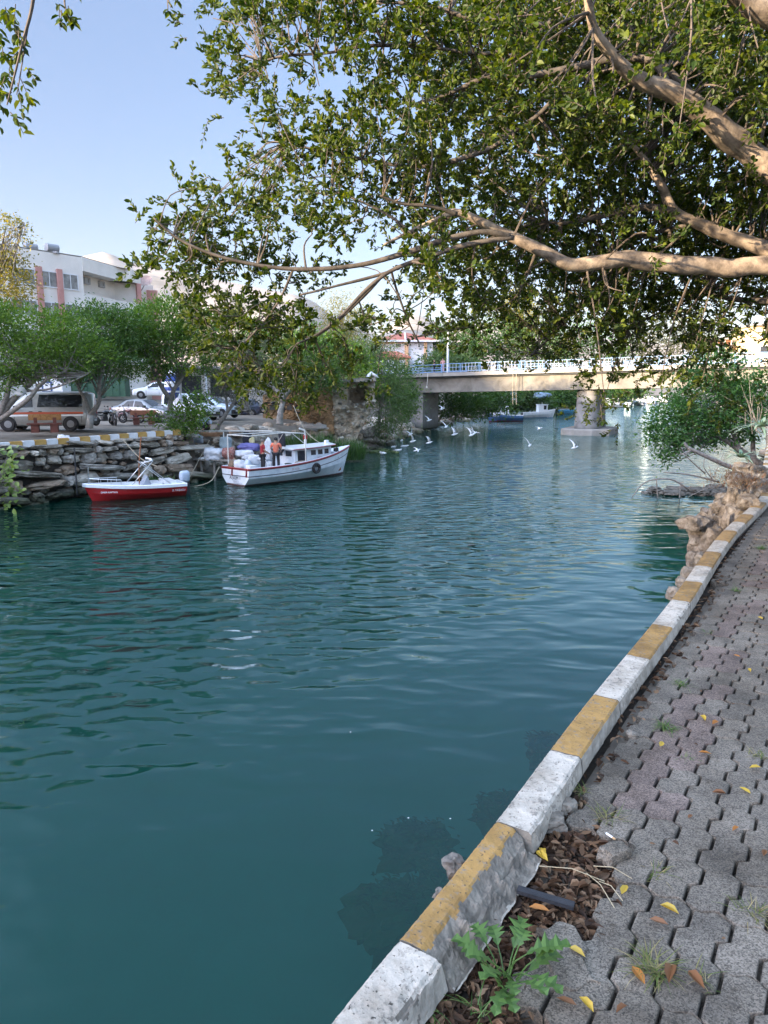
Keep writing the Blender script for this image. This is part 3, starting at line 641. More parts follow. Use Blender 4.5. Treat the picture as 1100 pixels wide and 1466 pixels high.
# ------------------------------------------------------------------ near rocks below the kerb
lime = mat('limestone_crag', [(.06, .048, .036), (.17, .14, .108), (.29, .25, .205), (.42, .38, .33)], .95, 7, 1.0, 30, dist=.05)
CR = [(9.0, .22, (.5, .5, .8), 3.3), (10.3, .26, (.6, .7, .9), 3.45), (11.8, .24, (.5, .8, 1.0), 3.5), (13.3, .26, (.55, .9, 1.1), 3.72)]
crag = [(1052, 745, 9.2, 2.7, (1.0, .8, 1.5), 'rounded grey brown crag below the brown grass clump'), (1072, 706, 11.2, 2.8, (.9, .9, 1.5), 'weathered limestone crag leaning beside the kerb'), (1083, 668, 12.8, 3.2, (.85, .85, 1.8), 'tall pale limestone crag rising above the kerb'), (1094, 640, 14.5, 3.4, (1.1, .9, 1.8), 'highest pale limestone crag at the picture edge')]
for k, (px, py, Y, z, d, lab) in enumerate(crag):
    Yk, ok, dk, zk = CR[k]; kp, kd_ = kerb_at(next(KL[i] for i in range(len(KC)) if KC[i].y > Yk)); c = kp-Vector((kd_.y, -kd_.x, 0))*ok; c.z = zk-dk[2]/2; mb = MB(); [rock(mb, c+Vector((R.gauss(0, dk[0]*.28), R.gauss(0, dk[1]*.28), R.uniform(-.42, .36)*dk[2])), (R.uniform(.22, .42), R.uniform(.25, .5), R.uniform(.2, .42)), 17+k*5+q, 3, R.uniform(0, 3), .34, 0, .62, R.uniform(-.3, .3), 1.8) for q in range(18)]; rock(mb, c+Vector((.05, .05, -1.15)), (dk[0]*.8, dk[1]*1.0, 3.0), 40+k, 4, .4, .45, 0, .5, 0, 2.6); [rock(mb, c+Vector((R.gauss(-.02, dk[0]*.3), R.gauss(0, dk[1]*.3), R.uniform(-2.6, -.4))), (R.uniform(.25, .5), R.uniform(.3, .55), R.uniform(.25, .5)), 90+k*9+q, 3, R.uniform(0, 3), .34, 0, .6, R.uniform(-.3, .3), 1.8) for q in range(22)]
    tag(mb.build('limestone_crag', lime), lab, 'rock')

# ------------------------------------------------------------------ bridge
BA = Vector((2.2, 90, 0)); BBd = Vector((.897, -.441, 0)).normalized(); BN = Vector((-BBd.y, BBd.x, 0))
bslope = .76/40.8
def BP(s, n_, h): return BA+BBd*s+BN*n_+Vector((0, 0, 4.72+bslope*s+h))
br = thing('concrete_bridge', 'grey concrete road bridge on a rounded pier crossing the river with blue and white railings', 'bridge')
conc_b = mat('bridge_concrete', [(.105, .098, .082), (.18, .168, .143), (.24, .226, .195)], .92, .5, .2, 9, warp=.8)
conc_l = mat('bridge_edge', [(.21, .198, .175), (.31, .293, .265)], .9, .7, .25, 9)
pierm = mat('pier_concrete', [(.11, .108, .105), (.19, .185, .178), (.26, .25, .235)], .92, .6, .3, 8, warp=.9, tide=.9)
def bbox(mb, s0_, s1_, n0, n1, h0, h1, mi=0):
    vs = [BP(s, n_, h) for h in (h0, h1) for (s, n_) in ((s0_, n0), (s1_, n0), (s1_, n1), (s0_, n1))]
    mb.add(vs, [(0, 3, 2, 1), (4, 5, 6, 7), (0, 1, 5, 4), (1, 2, 6, 5), (2, 3, 7, 6), (3, 0, 4, 7)], mi)
PS = 21.9
mb = MB()
for (a, b) in ((-14, -1.52), (-1.5, PS-.02), (PS+.02, 45), (45.04, 75)):
    for n0 in (.7, 3.6, 6.5): bbox(mb, a, b, n0, n0+1.1, 0, 1.72)
mb.build('girder', conc_b, br)
mb = MB()
for (a, b) in ((-14, 1), (1.03, 5.4), (5.43, 9.5), (9.53, 13.6), (13.63, PS), (PS+.03, 45), (45.03, 75)): bbox(mb, a, b, -.1+.05*(a % 2), 9.2, 1.90, 2.32)
mb.build('edge_slab', conc_l, br)
mb = MB(); bbox(mb, -14, 75, .4, 8.8, 1.722, 1.898); bbox(mb, -14, 75, .3, 8.8, 2.323, 2.36); mb.build('deck', asphalt, br)
pc = BP(PS+.4, 4.6, 0); mb = MB(); rows = []
for (z, k) in ((.5, 1.12), (1.6, 1.06), (3.2, 1.0), (5.12, .97)):
    row = []
    for j in range(32):
        a = 2*math.pi*j/32; x = math.cos(a)*1.25; y = math.sin(a)*1.25+(2.2 if math.sin(a) > 0 else -2.2)
        row.append(pc+BBd*x*k+BN*y*k); row[-1].z = z
    rows.append(row)
mb.loft(rows); p_ = mb.build('pier', pierm, br, smooth=False)
mb = MB(); rows = []
for z, k in ((-2.5, 1), (.62, 1), (.72, .97)):
    row = [pc+BBd*x*k+BN*y*k+Vector((0, 0, z-pc.z)) for x, y in ((-2.7, -3.2), (-1.0, -4.4), (1.0, -4.4), (2.7, -3.2), (2.7, 3.6), (1.0, 4.8), (-1.0, 4.8), (-2.7, 3.6))]; rows.append(row)
mb.loft(rows); mb.build('footing', conc_l, p_)
mb = MB(); c = BP(1.6, 3.6, 0); mb.box((c.x, c.y, 2.6), (1.7, 5.2, 4.6), 0, None, math.atan2(BBd.y, BBd.x)); mb.build('pier', pierm, br)
mb = MB(); c = BP(-2.5, 4.5, 0); mb.box((c.x-.5, c.y, 3.0), (1.5, 9, 3.6), 0, None, math.atan2(BBd.y, BBd.x)); mb.build('abutment', conc_b, br)
rb = MB(); bays = {}
for (a, b, kind) in ((-14, 5.3, 'h'), (5.3, 15.5, 'v'), (15.5, 75, 'm')):
    for side_ in (.12, 8.9):
        for h in ((2.45, 2.72, 3.3) if kind != 'v' else (2.48, 3.36)): rb.bar(BP(a, side_, h), BP(b, side_, h), .06, .07)
        s = a
        while s < b:
            rb.bar(BP(s, side_, 2.3), BP(s, side_, 3.36), .09, .09); s += 2.4
        if kind == 'v':
            s = a+.2
            while s < b:
                (bays.setdefault((kind, side_, int(((s-a)/.4+.5)//6)), MB()) if int((s-a)/.4+.5) % 6 else rb).bar(BP(s, side_, 2.5), BP(s, side_, 3.34), .12, .05); s += .4
        if kind == 'm':
            s = a+.2
            while s < min(b, 45): bays.setdefault((kind, side_, int((s-a)/2.4)), MB()).bar(BP(s, side_, 2.5), BP(s, side_, 3.28), .05, .05); s += .45
r_ = rb.build('railing', blue_p, br); [bm_.build('railing_panel', plain('panel_grey', (.40, .42, .44), .6), r_) for bm_ in bays.values()]
mb = MB()
for s in (14.2, 14.6): mb.tube([BP(s, -.15, 2.0), BP(s, -.2, .4), BP(s+.1, -.16, -1.6)], .03, 5)
tag(mb.build('hanging_rope', rope_m), 'pale ropes hanging down the bridge girder left of the pier', 'rope')
mb = MB(); mb.tube([BP(3.6, -.25, 2.3), BP(3.6, -.3, 1.5), BP(3.5, -.3, .75)], .03, 5); mb.box(BP(3.5, -.3, .65), (.18, .12, .2)); tag(mb.build('hanging_line', galv), 'thin line with a small weight hanging from the bridge edge below the person', 'line')
# lamp post on the bridge
lp_ = thing('lamp_post', 'tall pale steel lamp post standing by the bridge in front of the white house', 'lamp post'); c = BP(2.6, 9.0, 2.3)
mb = MB(); mb.tube([c, c+Vector((0, 0, 7.5))], [.17, .12], 10); mb.build('pole', plain('post_grey', (.55, .57, .6), .5), lp_)
mb = MB(); mb.tube([c+Vector((0, 0, 7.45)), c+Vector((1.2, -.6, 7.9))], .06, 6); mb.box(c+Vector((1.5, -.75, 7.92)), (.7, .3, .12)); mb.build('lamp_arm', chrome, lp_)
for k, (z, lab) in enumerate(((11.6, 'upper thin overhead cable crossing above the red roofed house'), (12.6, 'lower thin overhead cable behind the lamp post'))):
    mb = MB(); mb.tube(catmull([at(430, 452+9*k, 100), at(530, 462+10*k, 100), at(620, 463+9*k, 100), at(760, 459+8*k, 100)], 5), .014, 4); tag(mb.build('overhead_cable', dark_p), lab, 'cable')

# ------------------------------------------------------------------ buildings
plaster = mat('plaster_white', [(.70, .655, .60), (.83, .785, .725)], .9, .4, .1, 4); plaster2 = mat('plaster_house', [(.60, .62, .66), (.70, .72, .76)], .9, .4, .1, 4)
tile = mat('roof_tile', [(.26, .075, .045), (.40, .13, .085), (.48, .20, .14)], .85, 1.2, .6, 8, dist=.08)
peach = mat('peach_trim', [(.60, .36, .20), (.70, .45, .27)], .85, 1, .1); pink = mat('salmon_trim', [(.46, .22, .19), (.56, .29, .25)], .85, 1, .1)
yellow = mat('yellow_render', [(.58, .45, .24), (.68, .54, .30)], .9, .5, .1); frame_m = plain('window_frame', (.72, .73, .75), .5); curtain = mat('curtain_glass', [(.10, .10, .095), (.34, .34, .33)], .25, 1.2, 0)
dkglass = mat('window_dark', [(.02, .022, .028), (.05, .055, .065)], .12, 2, 0)
def wall_win(parent, A, B, s, z, w_, h, g=dkglass, n=None, split=1, depth=.05):
    d = (B-A).normalized(); n = n or Vector((d.y, -d.x, 0)); c = A+d*s; c.z = z
    fm = MB(); pm_ = MB(); 
    for (ds, dz, ww, hh) in ((-w_/2, 0, .09, h+.09), (w_/2, 0, .09, h+.09), (0, h/2, w_, .09), (0, -h/2, w_+.2, .11)): 
        fm.box(c+d*ds+n*(depth/2+.012)+Vector((0, 0, dz)), (ww, depth+.05, hh), 0, None, math.atan2(d.y, d.x))
    for k in range(1, split+1 if split > 1 else 1): 
        if k < split: fm.box(c+d*(-w_/2+w_*k/split)+n*.035, (.07, .07, h), 0, None, math.atan2(d.y, d.x))
    pm_.box(c+n*.012, (w_-.02, .03, h-.02), 0, None, math.atan2(d.y, d.x))
    f = fm.build('window', frame_m, parent); pm_.build('pane', g, f); return f
ap = thing('apartment_building', 'long white apartment block with salmon pilasters and corner balconies behind the parked cars', 'building')
ZR = 18.7
Q = [gz(px, py, ZR) for px, py in ((-90, 336), (117, 368), (168, 383))]
Q.append(Q[2]+Vector((1.5, 3.2, 0))); Q.append(Q[3]+Vector((-9, 12, 0))); Q.append(Q[0]+Vector((-14, 10, 0)))
def poly(qs, z0, z1, mb, mi=0): mb.prism([(q.x, q.y) for q in reversed(qs)] if False else [(q.x, q.y) for q in qs], z0, z1, mi)
d12 = (Q[1]-Q[0]).normalized(); n12 = Vector((d12.y, -d12.x, 0)); d23 = (Q[2]-Q[1]).normalized(); n23 = Vector((d23.y, -d23.x, 0))
# balcony bay set back between floors
IN = [Q[0], Q[1], Q[1]-n23*1.9, Q[2]-n23*1.9-d23*.0+(Q[3]-Q[2]).normalized()*1.6, Q[3], Q[4], Q[5]]
mb = MB(); fl = [18.7-1.25, 18.7-4.25, 18.7-7.25, 18.7-10.25, 18.7-13.25]
poly(IN, 3, 18.68, mb); mb.build('wall', plaster, ap)
mb = MB()
BAYP = [Q[1]+n23*.04-d23*.02, Q[2]+n23*.04, Q[3], Q[3]-d23*2.2, Q[2]-n23*2.2, Q[1]-n23*2.2]
poly([p for p in BAYP], 17.35, 18.72, mb)
mb.build('parapet', plaster, ap)
for zt in (15.1, 12.15, 9.2, 6.2):
    mb = MB(); poly(BAYP, zt-1.25, zt-1.05, mb)
    for a, b, n_ in ((Q[1], Q[2], n23), (Q[2], Q[3], Vector(((Q[3]-Q[2]).y, -(Q[3]-Q[2]).x, 0)).normalized())):
        c = (a+b)/2-n_*.06; mb.box((c.x, c.y, zt-.53), ((b-a).length, .16, 1.05), 0, None, math.atan2((b-a).y, (b-a).x))
    mb.build('balcony', plaster, ap)
    c = Q[2]+(Q[3]-Q[2])*.5-Vector((0, 0, 0)); 
mb = MB()
for zz in (16.2, 13.2): c = Q[3]-(Q[3]-Q[2])*.12; mb.box((c.x, c.y, zz), (.5, .5, 2.3), 0, None, .6)
mb.build('corner_post', pink, ap)
# glazed lower balcony
a = Q[1]+d23*.3; f = MB(); g = MB(); Lb = (Q[2]-Q[1]).length
c = (Q[1]+Q[2])/2-n23*.05; g.box((c.x, c.y, 13.0), (Lb-.4, .05, 1.55), 0, None, math.atan2(d23.y, d23.x))
for k in range(8): c = Q[1]+d23*(.2+(Lb-.4)*k/7); f.box((c.x, c.y, 13.0), (.09, .14, 1.7), 0, None, math.atan2(d23.y, d23.x))
c = (Q[1]+Q[2])/2; f.box((c.x, c.y, 13.85), (Lb, .16, .12), 0, None, math.atan2(d23.y, d23.x)); f.box((c.x, c.y, 13.0), (Lb, .12, .06), 0, None, math.atan2(d23.y, d23.x))
f_ = f.build('glazed_balcony', frame_m, ap); g.build('pane', dkglass, f_)
for s_ in (2.0, 4.4, 7.2):
    wall_win(ap, Q[1]-n23*1.9, Q[2]-n23*1.9, s_, 16.05, 1.3, 2.1, dkglass)
for s_ in (2.9, 5.6):
    mb = MB(); c = Q[1]-n23*1.6+d23*s_; mb.box((c.x, c.y, 16.8), (.95, .4, .7), 0, None, math.atan2(d23.y, d23.x)); mb.lathe((c.x, c.y, 16.8), [(.02, 0), (.33, 0), (.33, .02)], 14, 0, 'Y'); mb.build('air_conditioner', plain('ac_grey', (.34, .34, .34)), ap)
LA = (Q[1]-Q[0]).length
def s_of(px):
    r = ray(px, 420); r.z = 0
    # intersection of the view column with the facade line
    den = r.x*d12.y-r.y*d12.x; return (Q[0].y*r.x-Q[0].x*r.y)/-den if abs(den) > 1e-9 else 0
for (px, w_, sp, g) in ((72, 2.2, 2, curtain), (102, 1.6, 2, curtain), (33, 2.6, 2, curtain), (-20, 2.2, 2, curtain), (-60, 2.2, 2, curtain)):
    s_ = s_of(px)
    for zz in (16.05, 13.05, 10.05, 7.05): wall_win(ap, Q[0], Q[1], s_, zz, w_, 1.5, g, None, sp)
for px in (57, 86, -40):
    s_ = s_of(px); c = Q[0]+d12*s_+n12*.12; mb = MB(); mb.box((c.x, c.y, 10.2), (.55, .34, 13.9), 0, None, math.atan2(d12.y, d12.x)); mb.build('pilaster', pink, ap)
mb = MB(); tank = plain('tank_grey', (.27, .28, .30), .5)
for px, py in ((54, 351), (85, 352)):
    c = gz(px, py+8, ZR)-n12*1.4; tm_ = MB(); tm_.lathe((c.x, c.y, ZR+.5), [(.2, -.62), (.40, -.6), (.40, .6), (.2, .62)], 14, 0, 'X', Matrix.Rotation(math.atan2(d12.y, d12.x), 3, 'Z')); tm_.box((c.x, c.y, ZR+.06), (1.2, .6, .2)); tm_.build('water_tank', tank, ap)
mb = MB(); poly([q for q in Q], 18.73, 18.80, mb); mb.build('roof', concrete, ap)
# neighbour behind
nb = thing('apartment_building', 'narrow white building end with a satellite dish beyond the long apartment block', 'building'); mb = MB()
a = at(190, 400, 92); mb.box((a.x+.3, 94, 10.2), (3.0, 6, 15.3), 0, None, .3); mb.build('wall', plaster, nb)
mb = MB(); mb.box((a.x+2.2, 92.4, 10.4), (1.3, 3, 13.6), 0, None, .3); mb.build('stair_panel', pink, nb)
mb = MB(); c = at(209, 404, 90); mb.lathe(c, [(.05, 0), (.5, .08), (.85, .28), (.83, .3), (.48, .11), (.03, .03)], 16, 0, 'Z', Matrix.Rotation(.9, 3, 'X')); mb.tube([c, c+Vector((-1.0, .6, -1.2))], .06, 5); mb.build('satellite_dish', mat('dish', [(.3, .2, .17), (.42, .3, .26)], .7, 3, 0), nb)
wall_win(nb, Vector((a.x-1.2, 91, 0)), Vector((a.x+1.9, 91.9, 0)), 1.4, 14.2, 1.0, 1.2); wall_win(nb, Vector((a.x-1.2, 91, 0)), Vector((a.x+1.9, 91.9, 0)), 1.4, 11.2, 1.0, 1.2)
# red roofed house past the bridge
hs = thing('house', 'white two storey house with red tiled hip roofs and peach corner pillars beyond the bridge', 'house')
HY = 118; u = HY/F
def hx_(px): return (px-550)*HY/F
def hz_(py): return at(550, py, HY).z
x0, x1, xc = hx_(546), hx_(618), hx_(581.5)
mb = MB(); mb.box(((x0+x1)/2, HY+4.6, hz_(512)), (x1-x0, 9, (hz_(487)-hz_(537)))); mb.build('wall', plaster2, hs)
mb = MB()
def hip(mb, xa, xb, ya, yb, ze, zr, ov=.7):
    xa -= ov; xb += ov; ya -= ov; yb += ov; ins = min((yb-ya)/2, (xb-xa)/2)*.98
    e = [(xa, ya, ze), (xb, ya, ze), (xb, yb, ze), (xa, yb, ze)]; r = [(xa+ins, (ya+yb)/2, zr), (xb-ins, (ya+yb)/2, zr)]
    mb.add(e+r+[(p[0], p[1], ze-.22) for p in e], [(0, 1, 5, 4), (1, 2, 5), (2, 3, 4, 5), (3, 0, 4), (9, 8, 7, 6), (0, 6, 7, 1), (1, 7, 8, 2), (2, 8, 9, 3), (3, 9, 6, 0)])
hip(mb, x0-1, x1+.4, HY, HY+9, hz_(487), hz_(473)); rf = mb.build('roof', tile, hs)
mb = MB(); mb.bar((x0-1.8, HY-.75, hz_(487)-.14), (x1+1.2, HY-.75, hz_(487)-.14), .2, .3); mb.tube([(hx_(580), HY-.5, hz_(486)), (hx_(580), HY+3.6, hz_(474))], .16, 6); mb.build('gutter', frame_m, rf)
mb = MB()
for px, w_ in ((581.5, .62), (608, .5)): mb.box((hx_(px), HY-.02, hz_(512)), (w_, .5, hz_(488.5)-hz_(537)))
mb.box(((x0+xc)/2, HY+.02, hz_(489.6)), (xc-x0, .16, .5)); mb.build('trim', peach, hs)
for py in (493.5,): 
    wall_win(hs, Vector((x0, HY, 0)), Vector((x1, HY, 0)), hx_(570)-x0, hz_(494), .95, .75)
wall_win(hs, Vector((x0, HY, 0)), Vector((x1, HY, 0)), hx_(599)-x0, hz_(495), .4, .6)
mb = MB(); xa = hx_(536); mb.box(((xa+xc)/2, HY-2.2, hz_(527)), (xc-xa, 4, hz_(514)-hz_(541))); mb.build('annex', plaster2, hs)
mb = MB(); hip(mb, xa, xc+.1, HY-4.2, HY-.9, hz_(512.5), hz_(504), .5); mb.build('roof', tile, hs)
mb = MB(); mb.box(((xa+xc)/2, HY-4.24, hz_(514.8)), (xc-xa+.3, .12, .4)); mb.box((xc-.15, HY-4.2, hz_(527)), (.35, .35, 2.9)); mb.build('trim', peach, hs)
wall_win(hs, Vector((xa, HY-4.2, 0)), Vector((xc, HY-4.2, 0)), hx_(567.5)-xa, hz_(519.5), .95, .8)
# right bank buildings in evening sun
def block(name, lab, px0, px1, pyt, pyb, Y, m, wins, depth=10, cat='building'):
    t = thing(name, lab, cat); a = at(px0, pyt, Y); b = at(px1, pyt, Y); zb = at(px0, pyb, Y).z; dd = Vector((b.x-a.x, -(b.x-a.x)*.12, 0)); A = Vector((a.x, Y+.3, 0)); B = A+dd; n_ = Vector((dd.y, -dd.x, 0)).normalized()
    c = (A+B)/2-n_*depth/2; mb = MB(); mb.box((c.x, c.y, (a.z+zb)/2), (dd.length, depth, a.z-zb), 0, None, math.atan2(dd.y, dd.x)); mb.build('wall', m, t)
    c2 = (A+B)/2-n_*(depth/2-.2); mb = MB(); mb.box((c2.x, c2.y, a.z+.15), (dd.length+.6, depth+.8, .3), 0, None, math.atan2(dd.y, dd.x)); mb.build('roof', concrete, t)
    for (px, py, w_, h, g) in wins: wall_win(t, A, B, at(px, py, Y).x-A.x, at(px, py, Y).z, w_, h, g)
    return t
bal = mat('balcony_brown', [(.26, .10, .05), (.36, .16, .08)], .7, 2, .1)
block('apartment_building', 'sunlit cream yellow apartment block with red brown balconies beyond the bridge', 1017, 1047, 486, 520, 125, yellow, [(1022, 491, 1.0, 1.1, bal), (1033, 491, 1.3, 1.1, bal), (1042, 491, 1.2, 1.1, bal), (1023, 501, 1.4, 1.0, dkglass), (1034, 501, 1.0, 1.0, dkglass)])
block('apartment_building', 'pale blue white building beside the cream apartment block beyond the bridge', 1005, 1016, 488, 522, 128, plaster2, [(1009, 494, .6, .6, dkglass), (1013, 494, .6, .6, dkglass), (1011, 502, .6, .6, dkglass)])
block('apartment_building', 'tall sunlit yellow building at the right end of the bridge', 1081, 1150, 466, 525, 118, yellow, [(1098, 478, 1.5, 1.2, dkglass), (1120, 478, 1.5, 1.2, dkglass), (1095, 501, 1.4, 1.3, dkglass)])
block('house', 'low pale flat roofed house low behind the right bridge railing', 1046, 1080, 507, 525, 112, plaster, [(1056, 512, .8, .7, dkglass), (1068, 512, .8, .7, dkglass)])
# shop row behind the parked cars
sh = thing('shop_row', 'low white shop row with posts and dark openings behind the street', 'building'); mb = MB(); a = at(60, 535, 92); b = at(335, 535, 100)
A = Vector((a.x-14, 90, 0)); B = Vector((b.x, 100, 0)); dd = B-A; n_ = Vector((dd.y, -dd.x, 0)).normalized(); rz_ = math.atan2(dd.y, dd.x)
c = (A+B)/2-n_*4; mb.box((c.x, c.y, 6.0), (dd.length, 7, 4.6), 0, None, rz_); mb.build('wall', plaster, sh)
mb = MB(); c = (A+B)/2+n_*.4; mb.box((c.x, c.y, 8.0), (dd.length, 2.4, .25), 0, None, rz_); mb.build('awning', concrete, sh)
for k in range(10):
    c = A+dd*(k+.5)/10-n_*.44; mb = MB(); mb.box((c.x, c.y, 5.6), (2.6, .1, 2.8), 0, None, rz_); mb.build('doorway', dkglass, sh)
    c = A+dd*k/10+n_*1.3; mb = MB(); mb.tube([(c.x, c.y, 3.6), (c.x, c.y, 7.9)], .16, 8); mb.build('post', white_p, sh)
for k, (px, w_, h, lab) in enumerate(((107, 4.2, 1.6, 'long dark green market stall screen behind the van'), (161, 2.6, 1.5, 'green waste container beyond the street, behind the motorcycles'))):
    t = thing('green_container', lab, 'container'); c = at(px, 555, 62 if k else 56); gmn = mat('container_green', [(.012, .06, .035), (.02, .09, .05)], .6, 3, .1)
    mb = MB(); mb.box((c.x, c.y, c.z), (w_, 1.2, h)); mb.build('body', gmn, t); mb = MB(); mb.box((c.x, c.y, c.z+h/2+.06), (w_+.1, 1.3, .1)); mb.build('lid', gmn, t)
    mb = MB()
    for q in range(int(w_/.6)): mb.box((c.x-w_/2+.3+q*.6, c.y-.61, c.z), (.06, .05, h*.95))
    mb.build('rib', gmn, t)
bo = thing('white_booth', 'small white booth with a blue framed window behind the van', 'booth'); c = at(76, 556, 53); mb = MB(); mb.box((c.x, c.y, c.z), (2.0, 1.4, 1.7)); mb.build('wall', white_p, bo)
mb = MB(); mb.box((c.x-.1, c.y-.71, c.z+.1), (.75, .05, .8)); f = mb.build('window', plain('frame_blue', (.04, .08, .2)), bo); mb = MB(); mb.box((c.x-.1, c.y-.74, c.z+.1), (.5, .03, .55)); mb.build('pane', frame_m, f)
# blue white parasol, closed
um = thing('closed_parasol', 'folded blue and white striped parasol between the tree trunks', 'parasol'); c = at(246, 552, 49); mb = MB()
mb.lathe(c, [(.05, 1.1), (.3, .7), (.48, .2), (.5, -.4), (.36, -.75), (.1, -.95)], 14); mb.build('canopy', white_p, um); mb = MB(); mb.lathe(c, [(.50, -.1), (.515, -.25), (.46, -.55), (.38, -.74), (.1, -.98)], 14); mb.lathe(c, [(.33, .72), (.47, .36), (.46, .28), (.32, .6)], 14, cap=False); mb.build('band', plain('band_blue', (.03, .07, .28)), um); mb = MB(); mb.tube([c+Vector((0, 0, -2.3)), c+Vector((0, 0, 1.3))], .04, 6); mb.build('pole', chrome, um)

# ------------------------------------------------------------------ ruined stone abutment
RY = 56.0
ruin_m = mat('ruin_stone', [(.17, .135, .09), (.44, .365, .265), (.62, .55, .44)], .95, 1.6, 1.0, 7, dist=.18); brown_wall = mat('ruin_brown', [(.12, .075, .035), (.25, .165, .085), (.36, .25, .14)], .95, 1.3, 1.0, 6, dist=.15)
ru = thing('ruined_abutment', 'broken rubble stone abutment with a dark hollow and thin overhanging top slab, gulls on it', 'ruin')
def RX(px): return (px-550)*RY/F
def RZ(py): return at(550, py, RY).z
xs = [RX(478+58*i/40) for i in range(41)]
mb = MB(); front = []
for i, x in enumerate(xs):
    px = 478+58*i/40; row = []
    zt = RZ(548-2*(px-478)/58); zb = RZ(interp([478, 505, 515, 528, 536], [640, 640, 618, 594, 578], px))
    for k in range(41):
        z = lerp(zb, zt, k/40); py = 560-(z-4.9)*F/RY
        dep = 0
        # hollow
        ex = (px-513)/17; ez = (py-565-(px-513)*-.35)/15; r = ex*ex+ez*ez+.55*noise.noise(Vector((px*.13, py*.13, 4)))
        if r < 1: dep += 2.4*(1-r)**.55
        if py > 583-(px-500)*.25: dep += .3*min(1, (py-(583-(px-500)*.25))/4)
        nn = .28*noise.fractal(Vector((x*.9, z*.9, 3)), 1, 2, 5)+.10*noise.noise(Vector((x*4, z*4, 9)))
        row.append(Vector((x+nn*.4, RY+dep+nn+(px-478)*.018, z+nn*.3)))
    front.append(row)
mb.loft(front, closed=False, cap=False)
back = [[Vector((r.x, RY+5.0, r.z)) for r in row] for row in front]; mb.loft(list(reversed(back)), closed=False, cap=False)
mb.loft([[f_, b_] for f_, b_ in zip(front[-1], back[-1])], closed=False, cap=False); mb.loft([[f_[0], b_[0]] for f_, b_ in zip(front, back)], closed=False, cap=False)
rg = random.Random(8)
for k in range(170):
    i = rg.randrange(41); j = rg.randrange(4, 41); p = front[i][j]
    if p.y > RY+1.9: continue
    rock(mb, p+Vector((0, rg.uniform(-.05, .08), 0)), (rg.uniform(.2, .5), .35, rg.uniform(.14, .32)), k, 2, 0, .3, rg.choice([0, 0, 1]), .6)
mb.build('masonry', [ruin_m, stone[0]], ru)
mb = MB(); rows = []
for i in range(22):
    px = 468+70*i/21; x = RX(px); zt = RZ(543-3*(px-468)/70)+.06*noise.noise(Vector((x*2, 0, 0))); fy = RY-.35+.25*noise.noise(Vector((x*1.5, 5, 0)))
    rows.append([Vector((x, fy, zt-.30)), Vector((x, fy-.06, zt-.02)), Vector((x, RY+5, zt)), Vector((x, RY+5, zt-.3))])
mb.loft(rows); mb.build('top_slab', concrete, ru)
mb = MB(); rows = []
for i in range(31):
    px = 372+107*i/30; x = RX(px); row = []
    zt = RZ(interp([372, 395, 420, 445, 478], [566, 556, 552, 549, 548], px)); zb = 1.6
    for k in range(16):
        z = lerp(zb, zt, k/15); nn = .12*noise.fractal(Vector((x*1.2, z*1.2, 3)), 1, 2, 5); row.append(Vector((x, RY+2.0+nn-(i/30)*1.9, z)))
    row += [Vector((x, RY+6.0, zt)), Vector((x, RY+6.0, zb))]; rows.append(row)
mb.loft(rows); 
for k in range(260):
    px = R.uniform(376, 478); x = RX(px); z = R.uniform(2.3, RZ(interp([372, 395, 420, 445, 478], [566, 556, 552, 549, 548], px))-.1)
    rock(mb, Vector((x, RY+2.0-(px-372)/107*1.9, z)), (R.uniform(.2, .5), .3, R.uniform(.12, .28)), k, 2, 0, .3, 0, .6)
mb.build('brown_wall', brown_wall, ru)
mb = MB(); rock(mb, (RX(452), 53.4, 2.3), (2.6, 1.2, .5), 3, 3, .1, .2, 0, .8); o = mb.build('concrete_slab', conc_l); tag(o, 'pale broken concrete ledge at the foot of the brown ruin wall', 'ledge')
# ------------------------------------------------------------------ trees
G_bright = leafmat('leaves_bright', [(.045, .11, .015), (.08, .165, .025), (.14, .24, .04), (.06, .13, .019)], .5, .38)
G_dark = leafmat('leaves_dark', [(.028, .075, .014), (.05, .12, .022), (.09, .175, .034), (.036, .09, .017)], .5, .38)
G_olive = leafmat('leaves_olive', [(.05, .06, .035), (.09, .10, .06), (.13, .14, .085), (.07, .075, .045)], .6, .25)
G_sun_gold = leafmat('leaves_sun_gold', [(.18, .18, .03), (.26, .23, .04), (.12, .14, .03), (.32, .27, .06)], .55, .4)  # evening sun's gold is put into the leaf colour
G_feather = leafmat('leaves_feathery', [(.04, .085, .02), (.07, .13, .035), (.11, .17, .05)], .6, .35)
G_reed = leafmat('reed_leaves', [(.025, .07, .015), (.045, .11, .022), (.07, .14, .03)], .55, .3)
def crown(mb, blobs, n_, ls, seed, droop=0, clump=26, spread=.55, ratio=.5, inner=.25):
    rg = random.Random(seed); vol = [b[3]*b[4]*b[5] for b in blobs]
    vol = [v**.67 for v in vol]; T = sum(vol)
    for b, v in zip(blobs, vol):
        c = Vector(b[:3])
        for _ in range(max(1, int(n_*v/T/clump))):
            while True:
                q = Vector((rg.uniform(-1, 1), rg.uniform(-1, 1), rg.uniform(-1, 1)))
                if q.length < 1: break
            q = q.normalized()*(q.length**(inner))
            q *= 1+.22*noise.noise(q*2.2+c)
            cp = c+Vector((q.x*b[3], q.y*b[4], q.z*b[5])); out_ = Vector((q.x, q.y, q.z*.6+.35))
            cs = spread*ls*4*rg.uniform(.5, 1.3)
            for k in range(clump):
                p = cp+Vector((rg.gauss(0, cs), rg.gauss(0, cs), rg.gauss(0, cs*.62)))
                d = (out_+Vector((rg.gauss(0, .7), rg.gauss(0, .7), rg.gauss(0, .5)-droop)))
                l = ls*rg.uniform(.6, 1.3); mb.leaf(p, d, Vector((rg.gauss(0, .6), rg.gauss(0, .6), 1)), l, l*ratio, .2)
